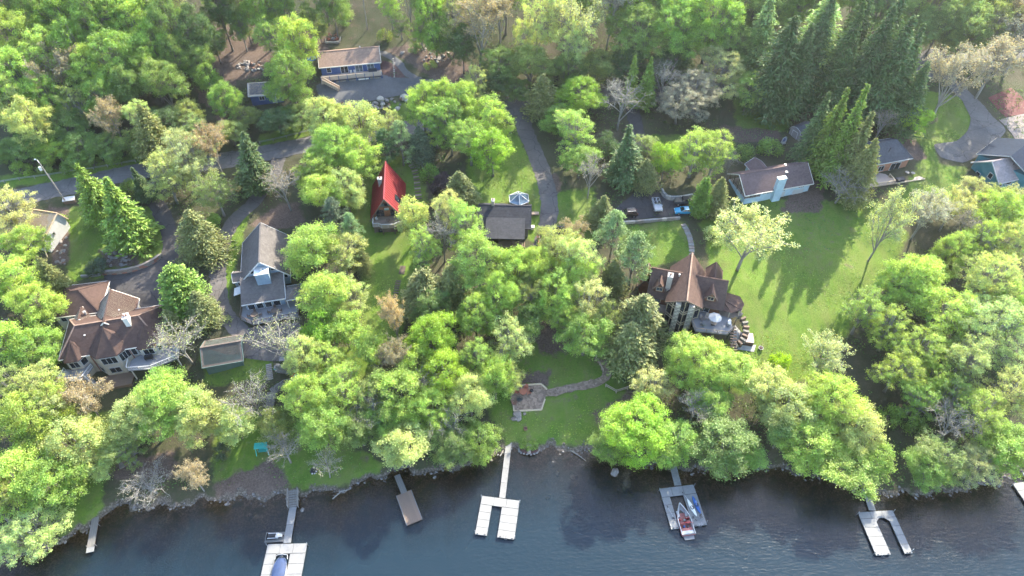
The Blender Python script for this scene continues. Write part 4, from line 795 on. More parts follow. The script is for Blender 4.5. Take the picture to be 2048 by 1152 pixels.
patch('patio', [(1470,650),(1482,664),(1488,690),(1512,690),(1508,704),(1462,698)], 'concrete', .06, False)
q = G(1521, 698); T = thing('round_planter', q, 0, 'small white round planter on the grass right of the hot tub', 'planter'); MB().lathe([(.3, 0), (.5, .35), (.52, .42), (.4, .42), (.36, .3)], 14).build('bowl', 'dock_white', T); MB().lathe([(.36, .3), (.2, .42), (.02, .46)], 10).build('soil', 'mulch', T)

# ---- the pale blue house
H = house('pale_blue_house', 61.9, 130.6, 0, 14.8, 'pale blue house with a mauve-brown roof, wide chimney and screened porch at the left', 11)
gable_body(H, -4.6, 8.4, -3.9, 3.9, 9, 13.7, 16.3, 'x', 'sky_siding'); gable_roof(H, -8.6, 8.4, -3.9, 3.9, 13.7, 16.4, 'x', 'mauve_shingle', .5, trim='cream_trim')
walls(H, [(-8.6, -3.9), (-4.6, -3.9), (-4.6, 3.9), (-8.6, 3.9)], 8.6, 11.9, 'sky_siding', 'porch_wall')
fr = MB()
for y in (-3.85, -1.95, 0, 1.95, 3.85): fr.bar((-8.55, y, 11.9), (-8.55, y, 13.7 if abs(y) > 3 else 14.9), .12)
for x in (-8.55, -7.2, -5.9, -4.65): fr.bar((x, -3.85, 11.9), (x, -3.85, 13.7), .12)
fr.bar((-8.55, -3.85, 12.8), (-8.55, 3.85, 12.8), .08); fr.bar((-8.55, -3.85, 12.8), (-4.65, -3.85, 12.8), .08); fr.bar((-8.55, 0, 14.9), (-8.55, 0, 16.2), .1); fr.bar((-8.6, -4.3, 13.5), (-8.6, 0, 16.2), .12); fr.bar((-8.6, 4.3, 13.5), (-8.6, 0, 16.2), .12); fr.build('screen_frame', 'tie', H); MB().box(-8.4, -4.7, -3.8, 3.8, 11.9, 11.96).build('porch_floor', 'deck_tan', H); [MB().box(-.25, .25, -.25, .25, 0, .5).box(-.25, .25, .18, .28, .5, 1).build('porch_chair', 'pine_wood', H, (x, y, 11.96), a) for x, y, a in ((-7.4, -1, 1.2), (-7.3, 1.4, 2))]
ch = MB().box(-1.0, 1.0, -4.9, -3.9, 9, 16.9).build('chimney', 'sky_siding', H, (-.6, 0, 0)); MB().box(-1.1, 1.1, -5.0, -3.8, 16.9, 17.05).build('cap', 'cream_trim', ch)
for x in (-3.4, -2.1, 1.1, 6.1): window(H, x, -3.93, 12.9, .55, .7, 0, 1); [MB().box(-.12, .12, -.04, .02, -.42, .42).build('shutter', 'tie', H, (x+s*.56, -3.93, 12.9)) for s in (-1, 1)]
garage_door(H, 5.6, -3.93, 9.9, 2.9, 2.1); door(H, 1.4, -3.93, 9.9, 1.1, 2.1); window(H, 8.43, 0, 12.6, 1.1, 1, 90, 2); vent(H, 2.6, -1.4, 15.2, .2, .6, 'steel'); vent(H, 3.3, .6, 15.8, .16, .5, 'steel')
gable_body(H, -3.2, .6, 3.5, 6, 11, 14, 15.2, 'y', 'sky_siding', name='rear_wing_wall'); gable_roof(H, -3.2, .6, 2, 6, 14, 15.3, 'y', 'mauve_shingle', .4, name='rear_wing_roof')
c = PZ(1594, 262, 14.4); zb = gz(c[0], c[1]); H = house('grey_shed', c[0]+1.2, c[1]+.4, 0, -58, 'small grey shed with a rounded roof at the foot of the spruces', 3.5, 'shed')
pr = [(-1.7, 0), (1.7, 0), (1.7, 1.9), (1.2, 2.8), (0, 3.3), (-1.2, 2.8), (-1.7, 1.9)]; MB().add([(p_[0], y, zb-.3+p_[1]) for y in (2.2, -2.2) for p_ in pr], [tuple(range(7)), tuple(range(13, 6, -1))] + [(i, 7+i, 7+(i+1) % 7, (i+1) % 7) for i in range(7)]).build('wall', 'grey_siding', H)
r = MB(); up = pr[2:]; [r.slab([(up[i][0]*1.06, -2.4, zb-.22+up[i][1]), (up[i+1][0]*1.06, -2.4, zb-.22+up[i+1][1]), (up[i+1][0]*1.06, 2.4, zb-.22+up[i+1][1]), (up[i][0]*1.06, 2.4, zb-.22+up[i][1])], .06) for i in range(4)]; o = r.build('roof', 'hazy_shingle', H); e = MB(); [e.bar((up[i][0]*1.06, -2.42, zb-.22+up[i][1]), (up[i+1][0]*1.06, -2.42, zb-.22+up[i+1][1]), .08) for i in range(4)]; e.build('fascia', 'white_paint', o); door(H, 0, -2.22, zb-.2, 1.5, 1.9, 0, 'grey_siding')

# ---- orange-walled house with the slate-grey roof
H = house('orange_house', 91.4, 138.6, 0, 15, 'orange-walled house with a grey hip roof and timber deck half hidden by conifers', 9)
walls(H, [(-9, -3.2), (5.0, -3.2), (5.0, 4.6), (-9, 4.6)], 10.5, 15, 'orange_siding'); hip_roof(H, -9, 5, -3.2, 4.6, 14.95, 18, -6.5, 2.6, 'hazy_shingle', .5, trim='white_paint')
window(H, 1.6, -3.23, 13, 2.6, 1.9, 0, 2, name='patio_door'); window(H, 2.9, -3.23, 14.5, 1.3, .5, 0, 2); window(H, -2.4, -3.23, 13.1, 1.5, 1.4, 0, 2); vent(H, -.6, -1.6, 16.4, .08, 1.2, 'dark_metal'); window(H, 5.03, .6, 13.2, 1.4, 1.2, 90, 2); window(H, -6, -3.23, 13.1, 1.5, 1.4, 0, 2)
deck(H, [(-9, -7.6), (6.6, -8.4), (7.4, -3), (-9, -3.2)], 11.9, 'deck_tan', 'tie', [(-8.6, -7.3), (-4, -7.5), (1, -7.8), (6.2, -8)], ground=9.8); railing(H, [(-9, -7.6), (-1.6, -8.0)], 11.9, 1, 'pine_wood'); railing(H, [(-1.6, -8), (-1.3, -5.4)], 11.9, 1, 'pine_wood'); MB().box(-.6, 1.3, -8.0, -6.9, 11.9, 12.6).box(-.65, 1.35, -8.05, -6.85, 12.6, 12.66).build('deck_chest', 'slate_shingle', H); MB().bar((6.7, -8.4, 12.0), (-1.2, -8.1, 12.0), .25).build('kerb_beam', 'pine_wood', H)
for x, y in ((3.6, -5.6), (4.8, -6.2)): MB().lathe([(.5, .6), (.5, .66)], 12).bar((0, 0, 0), (0, 0, .6), .08).build('deck_table', 'grey_wood', H, (x, y, 11.9))

# ---- teal house at the right edge
H = house('teal_house', 119.3, 136.0, 0, 0, 'teal house with a big navy roof and a steep front gable at the right edge', 12)
P_ = lambda u, v, z: tuple(Vector(PZ(u, v, z)) - Vector((119.3, 136.0, 0)))
A_ = P_(2008, 264, 15.2); B_ = P_(1953, 307, 15.2); ax_ = Vector((A_[0]-B_[0], A_[1]-B_[1])).normalized(); nx_ = Vector((ax_.y, -ax_.x))
def L2(a, n): return (B_[0]+ax_.x*a+nx_.x*n, B_[1]+ax_.y*a+nx_.y*n)
walls(H, [L2(.5, .5), L2(10.2, .5), L2(10.2, 13), L2(.5, 13)], 10, 15, 'teal_siding')
r = MB().slab([(*L2(0, 0), 15.1), (*L2(10.8, 0), 15.1), (*L2(10.8, 6.7), 18.2), (*L2(0, 6.7), 18.2)], .2).slab([(*L2(0, 6.7), 18.2), (*L2(10.8, 6.7), 18.2), (*L2(10.8, 13.4), 15.1), (*L2(0, 13.4), 15.1)], .2); o = r.build('roof', 'navy_shingle', H)
f = MB().bar((*L2(0, 0), 14.97), (*L2(0, 6.7), 18.07), .06, .2).bar((*L2(0, 13.4), 14.97), (*L2(0, 6.7), 18.07), .06, .2).bar((*L2(10.8, 0), 14.97), (*L2(10.8, 6.7), 18.07), .06, .2).bar((*L2(0, 0), 14.97), (*L2(10.8, 0), 14.97), .06, .2); f.build('fascia', 'white_paint', o)
def gwing(root, ox, oy, deg, hw, d, z0, ze, zr, wm, rm, wins, vents=()):
    """a gabled wing standing at an angle: its parts belong straight to the house"""
    g = thing('wing', (ox, oy, 0), R_(deg))
    gable_body(g, -hw, hw, 0, d, z0, ze, zr, 'y', wm, name='wing_wall'); gable_roof(g, -hw, hw, 0, d, ze, zr+.1, 'y', rm, .45, trim='white_paint', name='wing_roof')
    for w in wins: window(g, *w)
    for w in vents: vent(g, *w)
    mt = g.matrix_basis.copy()
    for c in [o_ for o_ in COL.objects if o_.parent == g]:
        m2 = mt @ c.matrix_basis; c.parent = root; c.location = m2.to_translation(); c.rotation_euler = m2.to_euler()
    bpy.data.objects.remove(g)
gwing(H, -5.0, -3.4, -72, 4.0, 9.5, 10, 13.9, 16.9, 'teal_siding', 'pinkgrey_shingle', [(1.3, -.03, 13.6, 1.0, 1.3, 0, 1), (-1.6, -.03, 11.8, 1.1, 1.3, 0, 1), (4.03, 3.4, 12.9, 1.7, 1.2, 90, 1), (4.03, 1.1, 12.6, .8, .8, 90, 1)], [(1.6, 5, 15.7, .06, 1.2, 'dark_metal')])
# ---- brown house cut by the left edge
q = G(4, 702); H = house('brown_cottage', q[0]-3.2, q[1]+2, 0, 15, 'dark brown cottage corner with windows cut by the left edge', 5)
zb = gz(q[0], q[1]); gable_body(H, -4, 3.4, -3, 3, zb-2, zb+3, zb+5, 'x', 'brown_siding'); gable_roof(H, -4, 3.4, -3, 3, zb+3, zb+5, 'x', 'brown_shingle', .4); window(H, 1.8, -3.03, zb+1.8, 1.6, 1.2, 0, 2); window(H, -.8, -3.03, zb+1.8, 1.6, 1.2, 0, 2)
# ------------------------------------------------------------------ docks
def frame_of(TL, TR, z):
    a = Vector(PZ(*TL, z)); b = Vector(PZ(*TR, z)); d = b - a
    return a, math.atan2(d.y, d.x), d.length
def planked(root, x0, x1, y0, y1, z, mat, n=1, along='y', name='deck_panel', t=.12, gap=.03):
    """a deck laid in n panels"""
    for i in range(n):
        if along == 'y': a = y0+(y1-y0)*i/n; b = y0+(y1-y0)*(i+1)/n; m = MB().box(x0, x1, a+gap/2, b-gap/2, z-t, z)
        else: a = x0+(x1-x0)*i/n; b = x0+(x1-x0)*(i+1)/n; m = MB().box(a+gap/2, b-gap/2, y0, y1, z-t, z)
        m.build(name, mat, root)
def udock(label, TL, TR, length, hd, wl, wr, walk, ww, chamfer=0.0, ladder='right', mat='dock_white', z=.45):
    a, ang, Wd = frame_of(TL, TR, z); D = thing('dock', (a.x, a.y, 0), ang, label, 'dock')
    planked(D, 0, Wd, -hd, 0, z, mat, 3, 'x', gap=.05)
    planked(D, 0, wl, -length, -hd, z-.004, mat, 4, gap=.05); planked(D, Wd-wr, Wd, -length, -hd, z-.004, mat, 4, gap=.05)
    for y_ in (-hd,): MB().bar((0, y_, z+.004), (wl, y_, z+.004), .07, .02).bar((Wd-wr, y_, z+.004), (Wd, y_, z+.004), .07, .02).build('joint_strip', 'dark_metal', D)
    for x0, x1, y0, y1 in ((.08, Wd-.08, -hd+.1, -.1), (.1, wl-.1, -length+.1, -hd), (Wd-wr+.1, Wd-.1, -length+.1, -hd)): MB().box(x0, x1, y0, y1, -.15, z-.125).build('float', 'float_black', D)
    if chamfer:
        for x, s in ((wl, 1), (Wd-wr, -1)): MB().prism([(x, -hd-.02), (x+s*chamfer, -hd-.02), (x, -hd-chamfer*.9)], z-.1, z-.006).build('corner_gusset', 'dock_grey', D)
    for x, y in ((-.07, -.2), (Wd+.07, -.2), (-.07, -length+.4), (Wd+.07, -length+.4)): MB().tube([(x, y, -2), (x, y, 1.15)], .05, 8).build('pile', 'steel', D)
    for x in (.4, wl-.4, Wd-wr+.5, Wd-.4): MB().box(x-.13, x+.13, -length+.12, -length+.2, z, z+.1).build('cleat', 'dark_metal', D)
    lx_ = Wd-wr/2 if ladder == 'right' else wl/2
    l = MB(); [l.tube([(lx_+s*.22, -length-.05, -.7), (lx_+s*.22, -length-.05, z+.5), (lx_+s*.22, -length+.3, z+.5), (lx_+s*.22, -length+.35, z)], .025, 6) for s in (-1, 1)]; [l.bar((lx_-.22, -length-.05, q), (lx_+.22, -length-.05, q), .05) for q in (-.5, -.2, .1)]; l.build('ladder', 'steel', D)
    w0 = Vector(PZ(*walk[0], z)); w1 = Vector(PZ(*walk[1], z)); d = w1-w0; g = math.atan2(d.y, d.x); n = max(2, round(d.length/3)); inv = D.matrix_basis.inverted()
    for i in range(n):
        c = inv @ w0.lerp(w1, (i+.5)/n); MB().box(-d.length/n/2+.02, d.length/n/2-.02, -ww/2, ww/2, z-.1, z+.012).build('walkway_panel', mat, D, c - Vector((0, 0, c.z)), g-ang)
        MB().bar((-d.length/n/2+.1, -ww/2+.1, z-.16), (d.length/n/2-.1, -ww/2+.1, z-.16), .1).bar((-d.length/n/2+.1, ww/2-.1, z-.16), (d.length/n/2-.1, ww/2-.1, z-.16), .1).build('walkway_beam', 'alu', D, c - Vector((0, 0, c.z)), g-ang)
    return D, Wd
D1, W1 = udock('white U-shaped dock with an empty slip, third from the left, facing the patio lawn', (964, 991.5), (1039.4, 1001.5), 7.1, 1.55, 2.05, 2.95, ((1018.5, 880), (1004.5, 996)), 1.1)
D2, W2 = udock('white U-shaped dock with an empty slip and chamfered inner corners on the right', (1715.7, 1024.7), (1785.5, 1020.5), 7.6, 1.2, 2.55, 1.35, ((1731, 976), (1745, 1021)), 1.15, .75, 'left')
D3, W3 = udock('white dock holding the red and white boat and two kayaks', (1318.5, 977.5), (1387, 969), 7.6, 1.7, 1.45, 2.45, ((1346, 930), (1356, 971)), 1.25)
D4, W4 = udock('white dock at the bottom edge holding the boat under a blue cover', (535.4, 1088.5), (614.5, 1086.5), 8.6, 1.65, 1.75, 2.55, ((586, 1014), (574, 1086)), 1.25)
D5, W5 = udock('white dock cut off by the right edge of the picture', (2025, 967), (2094, 957), 7.5, 1.4, 2.2, 2.2, ((2032, 915), (2060, 960)), 1.1)
# brown plank dock
a, ang, Wd = frame_of((792.5, 991.5), (822, 979.5), .45); D = thing('plank_dock', (a.x, a.y, 0), ang, 'brown timber plank dock with pale edges and no slip', 'dock')
L_ = 6.0; pm = MB().box(.06, Wd-.06, -.066, .066, -.05, 0).mesh('plank', 'plank'); n = int(L_/.145)
for i in range(n): link('plank', pm, D, (0, -.075-i*.145, .45 + .006*((i*7) % 3)))
for x in (0, Wd): MB().box(x-.06, x+.055, -L_, 0, .2, .50).build('edge_beam', 'dock_grey', D)
MB().box(.05, Wd-.05, -L_, -L_+.06, .2, .43).build('end_beam', 'plank', D); MB().box(.2, Wd-.2, -L_+.3, -.3, -.1, .38).build('float', 'float_black', D)
w0 = Vector(PZ(794, 950, .45)); w1 = Vector(PZ(808.5, 986, .45)); d = w1-w0; g = math.atan2(d.y, d.x)-ang; inv = D.matrix_basis.inverted(); n = int(d.length/.16)
pm2 = MB().box(-.072, .072, -.55, .55, -.05, 0).mesh('plank', 'plank_grey')
for i in range(n): c = inv @ w0.lerp(w1, (i+.5)/n); link('plank', pm2, D, (c.x, c.y, .47), g)
for s in (-1, 1): q0 = inv @ w0; q1 = inv @ w1; nn = Vector((-(q1-q0).y, (q1-q0).x)).normalized()*.45*s; MB().bar((q0.x+nn.x, q0.y+nn.y, .36), (q1.x+nn.x, q1.y+nn.y, .36), .1, .16).build('beam', 'tie', D)
# narrow gangway at the left
w0 = Vector(PZ(191, 1034, .6)); w1 = Vector(PZ(181, 1094, .6)); d = w1-w0; D = thing('gangway', (w0.x, w0.y, 0), math.atan2(d.y, d.x), 'narrow grey board gangway running into the water at the lower left', 'gangway')
n = int(d.length/.17); pm3 = MB().box(-.078, .078, -.6, .6, -.05, 0).mesh('plank', 'plank_grey')
for i in range(n): link('plank', pm3, D, (.085+i*.17, 0, .6))
for s in (-1, 1): MB().box(0, d.length, s*.5-.06, s*.5+.06, .35, .548).build('beam', 'tie', D); [MB().tube([(x, s*.66, -2), (x, s*.66, .8)], .06, 7).build('pile', 'grey_wood', D) for x in (1.5, d.length-.3)]
MB().box(d.length, d.length+.9, -.6, .6, .45, .58).build('end_panel', 'dock_white', D)
# shore stair of the dock with the covered boat
w0 = G(590, 987); w1 = PZ(586, 1014, .5); T = thing('shore_stair', (w1[0], w1[1], 0), math.atan2(w0[1]-w1[1], w0[0]-w1[0]), 'grey timber stair with rails from the bank to the covered-boat dock', 'stairs')
dl = math.hypot(w0[0]-w1[0], w0[1]-w1[1]); zt = max(1.4, w0[2]+.3); steps(T, (0, 0, .55), (dl, 0, zt), 1.5, 7, 'plank_grey')
for s in (-1, 1): MB().bar((0, s*.85, .55), (dl, s*.85, zt), .09, .3).build('stringer', 'grey_wood', T); MB().bar((0, s*.85, 1.4), (dl, s*.85, zt+.85), .12, .08).build('hand_rail', 'plank_grey', T); [MB().bar((x, s*.85, -.3), (x, s*.85, (1.4+(zt+.85-1.4)*x/dl)), .11).build('post', 'grey_wood', T) for x in (.05, dl/2, dl-.05)]
# ------------------------------------------------------------------ boats
def hull_mesh(L, B, Hh, mat, deckz=None, bow=1.6):
    st = []; ns = 13
    for i in range(ns):
        t_ = i/(ns-1); w = B/2*(1-max(0, (t_-.45)/.55)**bow); w = max(w, .02); zk = .05+.35*max(0, (t_-.6)/.4)**2*Hh
        st.append([(-w*.25, zk), (-w*.8, zk+.12*Hh), (-w, zk+.5*Hh), (-w*.97, Hh*(1+.18*t_)), (w*.97, Hh*(1+.18*t_)), (w, zk+.5*Hh), (w*.8, zk+.12*Hh), (w*.25, zk)])
    m = MB(); vs = [(p[0], L*i/(ns-1), p[1]) for i, s in enumerate(st) for p in s]; k = 8
    fs = [(i*k+j, (i+1)*k+j, (i+1)*k+(j+1) % k, i*k+(j+1) % k) for i in range(ns-1) for j in range(k) if j != 3] + [tuple(range(k))]
    return m.add(vs, fs), st
def speedboat(root_loc, ang, label, L=5.6, B=2.35):
    T = thing('speedboat', root_loc, ang, label, 'boat'); hm, stn = hull_mesh(L, B, .85, 'hull_white'); hm.build('hull', 'hull_white', T)
    rim = MB(); ns = len(stn)
    for s in (3, 4): 
        pts = [(stn[i][s][0], L*i/(ns-1), stn[i][s][1]) for i in range(ns)]; rim.tube(pts, .09, 6)
    rim.build('gunwale', 'hull_white', T)
    st_ = MB()
    for s, sg in ((2, -1), (5, 1)):
        for i in range(ns-1): p = stn[i][s]; q = stn[i+1][s]; st_.bar((p[0]+sg*.012, L*i/(ns-1), p[1]+.12), (q[0]+sg*.012, L*(i+1)/(ns-1), q[1]+.12), .04, .2)
    st_.bar((-B/2+.05, -.02, .5), (B/2-.05, -.02, .5), .06, .22); st_.build('stripe', 'hull_red', T)
    MB().box(-B/2+.18, B/2-.18, .15, L*.72, .22, .30).build('cockpit_floor', 'seat_red', T); MB().box(-B/2+.2, B/2-.2, .12, .7, .3, .78).build('sun_pad', 'hull_white', T)
    for x in (-.6, .6): MB().box(x-.3, x+.3, 2.0, 2.5, .3, .72).box(x-.3, x+.3, 1.9, 2.02, .7, 1.15).build('seat', 'seat_red', T)
    MB().box(-B/2+.2, B/2-.2, .72, 1.2, .3, .68).build('rear_bench', 'seat_red', T); [MB().box(x-.22, x+.22, 3.3, 4.4, .3, .62).build('bow_cushion', 'hull_white', T) for x in (-.72, .72)]
    ws = MB().slab([(-.95, 2.95, .98), (.95, 2.95, .98), (.8, 2.7, 1.4), (-.8, 2.7, 1.4)], .03); ws.build('windscreen', 'glass_sky', T); MB().box(.25, .95, 2.75, 3.0, .3, 1.0).build('console', 'hull_red', T)
    tw = MB(); [tw.tube([(s*1.1, 1.6, .9), (s*1.0, 1.5, 1.9), (s*.6, 1.5, 2.2)], .05, 6) for s in (-1, 1)]; tw.tube([(-.62, 1.5, 2.2), (.62, 1.5, 2.2)], .05, 6); tw.build('wake_tower', 'hull_red', T)
    r_ = MB(); [r_.tube([(stn[i][3 if s < 0 else 4][0], L*i/(ns-1), stn[i][3][1]+.25) for i in (7, 8, 9, 10, 11, 12)], .025, 5) for s in (-1, 1)]; r_.build('bow_rail', 'steel', T)
    MB().prism([(-.85, -.75), (.85, -.75), (.95, 0), (-.95, 0)], .3, .38).build('swim_platform', 'dock_grey', T)
    for x, y, m_ in ((-.3, 1.55, 'kayak_blue'), (.35, 1.5, 'car_dark'), (.1, 2.7, 'hull_white'), (-.7, 2.8, 'red_plastic')): MB().lathe([(.05, 0), (.2, .1), (.18, .3), (.05, .36)], 8).build('cushion', m_, T, (x, y, .32))
    return T
c = at(D3, 1.45+(W3-3.9)/2, -8.9, 0); speedboat((c.x, c.y, -.15), D3.rotation_euler[2], 'red and white speedboat moored in the slip, stern to the lake')
def kayak(root_loc, ang, label, mat, L=3.6, B=.72):
    T = thing('kayak', root_loc, ang, label, 'kayak'); ns = 15; m = MB(); vs = []; k = 8
    for i in range(ns):
        t_ = i/(ns-1); w = max(.02, B/2*math.sin(math.pi*t_)**.6); hh = .16+.1*(2*t_-1)**2; vs += [(w*math.cos(2*math.pi*j/k), L*(t_-.5), hh+.15*math.sin(2*math.pi*j/k)*(.4+.6*math.sin(math.pi*t_))) for j in range(k)]
    m.add(vs, [(i*k+j, i*k+(j+1) % k, (i+1)*k+(j+1) % k, (i+1)*k+j) for i in range(ns-1) for j in range(k)]); m.build('hull', mat, T, smooth=True)
    MB().lathe([(.3, .29), (.32, .34), (.26, .34), (.22, .2)], 14).build('cockpit', 'black_plastic', T); MB().box(-.18, .18, -.35, -.3, .2, .5).build('seat_back', 'black_plastic', T); return T
z_ = .45
for (x, y, da, mt_, lb) in ((W3-.75, -3.9, .12, 'kayak_blue', 'blue kayak lying on the right finger of the boat dock'), (W3-1.7, -4.3, .2, 'kayak_white', 'white kayak lying left of the blue kayak on the boat dock')):
    c = at(D3, x, y, z_); kayak((c.x, c.y, c.z), D3.rotation_euler[2]+da, lb, mt_, 3.4)
def paddle(x, y, da, lb):
    c = at(D3, x, y, z_); T = thing('paddle', (c.x, c.y, c.z+.03), D3.rotation_euler[2]+da, lb, 'paddle', 'paddles on the boat dock'); MB().tube([(0, -1, 0), (0, 1, 0)], .02, 6).build('shaft', 'steel', T); [MB().prism([(-.09, s*.95), (.09, s*.95), (.07, s*1.35), (-.07, s*1.35)], -.015, .015).build('blade', 'black_plastic', T) for s in (-1, 1)]
paddle(.75, -4.6, .22, 'double-bladed paddle lying on the left finger of the boat dock'); paddle(W3-2.0, -2.4, .35, 'double-bladed paddle lying above the white kayak on the boat dock')
c = at(D3, W3-.7, -6.3, z_); T = thing('folding_chair', c, .4, 'dark folding chair at the lake end of the boat dock', 'chair'); MB().box(-.25, .25, -.25, .25, .4, .44).build('seat', 'car_dark', T); MB().slab([(-.25, .2, .44), (.25, .2, .44), (.25, .35, .95), (-.25, .35, .95)], .04).build('backrest', 'car_dark', T); [MB().bar((x, y, 0), (-x*.9, y, .42), .03).build('leg', 'steel', T) for x in (-.25, .25) for y in (-.22, .22)]
for i, (x, y) in enumerate(((.85, -5.7), (W3-1.9, -6.0), (W3-1.6, -6.5))): c = at(D3, x, y, z_); T = thing('water_shoes', c, i*1.3, ('dark pair of shoes on the left finger of the boat dock', 'dark pair of shoes left of the folding chair on the boat dock', 'dark pair of shoes nearest the lake end of the boat dock')[i], 'shoes', 'shoes on the boat dock'); [MB().lathe([(.03, 0), (.08, .03), (.05, .1)], 8).box(-.05, .05, 0, .2, 0, .06).build('shoe', 'black_plastic', T, (s*.11, 0, 0)) for s in (-1, 1)]
c = at(D4, 1.75+(W4-4.3)/2, -9.0, 0); T = thing('covered_boat', (c.x, c.y, -.1), D4.rotation_euler[2], 'moored boat under a taut blue cover, cut by the bottom edge', 'boat'); hm, stn = hull_mesh(7.0, 2.35, .9, 'hull_white', bow=3.5); hm.build('hull', 'hull_white', T)
ns = 15; m = MB(); vs = []
for i in range(ns):
    t_ = i/(ns-1); w = 1.12*(1-max(0, (t_-.7)/.3)**3*.45)
    for j in range(7): q = j/6*2-1; vs.append((q*w, .1+6.3*t_, 1.02+.32*(1-q*q)*math.sin(math.pi*min(1, t_*1.1))**.5 - .12*abs(q)**3 + .03*math.sin(5*q+9*t_)))
m.add(vs, [(i*7+j, i*7+j+1, (i+1)*7+j+1, (i+1)*7+j) for i in range(ns-1) for j in range(6)]); m.build('cover', 'cover_blue', T, smooth=True); r_ = MB(); r_.tube([(-1.05, 6.2, 1.0), (-.9, 6.9, 1.02), (0, 7.05, 1.04), (.9, 6.9, 1.02), (1.05, 6.2, 1.0)], .06, 6); r_.build('bow_rail', 'hull_white', T)
a0 = PZ(534, 1070.5, .3); a1 = PZ(570, 1070, .3); c = ((a0[0]+a1[0])/2, (a0[1]+a1[1])/2-.3, 0)
T = thing('ski_float', c, .05, 'low grey drive-on float beside the walkway, lower left', 'float'); MB().box(-1.75, 1.75, -.85, .85, -.1, .26).build('deck', 'plank_grey', T); [MB().box(x-.05, x+.05, -.9, .9, .26, .36).build('chock', 'dock_grey', T) for x in (-1.6, 1.6)]
T = thing('jet_ski', (c[0], c[1], .26), -math.pi/2+.05, 'black and white jet ski resting on the low float', 'jet ski'); hm, _ = hull_mesh(2.9, 1.1, .5, 'car_black', bow=2.2); hm.build('hull', 'car_black', T, (0, -1.45, 0)); MB().box(-.24, .24, -1.1, .1, .5, .78).build('seat', 'black_plastic', T); MB().slab([(-.4, .2, .8), (.4, .2, .8), (.22, 1.25, .62), (-.22, 1.25, .62)], .3).build('cowl', 'hull_white', T); MB().tube([(-.42, .12, .98), (0, .25, .92), (.42, .12, .98)], .035, 6).build('handlebar', 'black_plastic', T); [MB().box(s*.42-.07, s*.42+.07, -1.2, .6, .45, .56).build('side_trim', 'hull_white', T) for s in (-1, 1)]
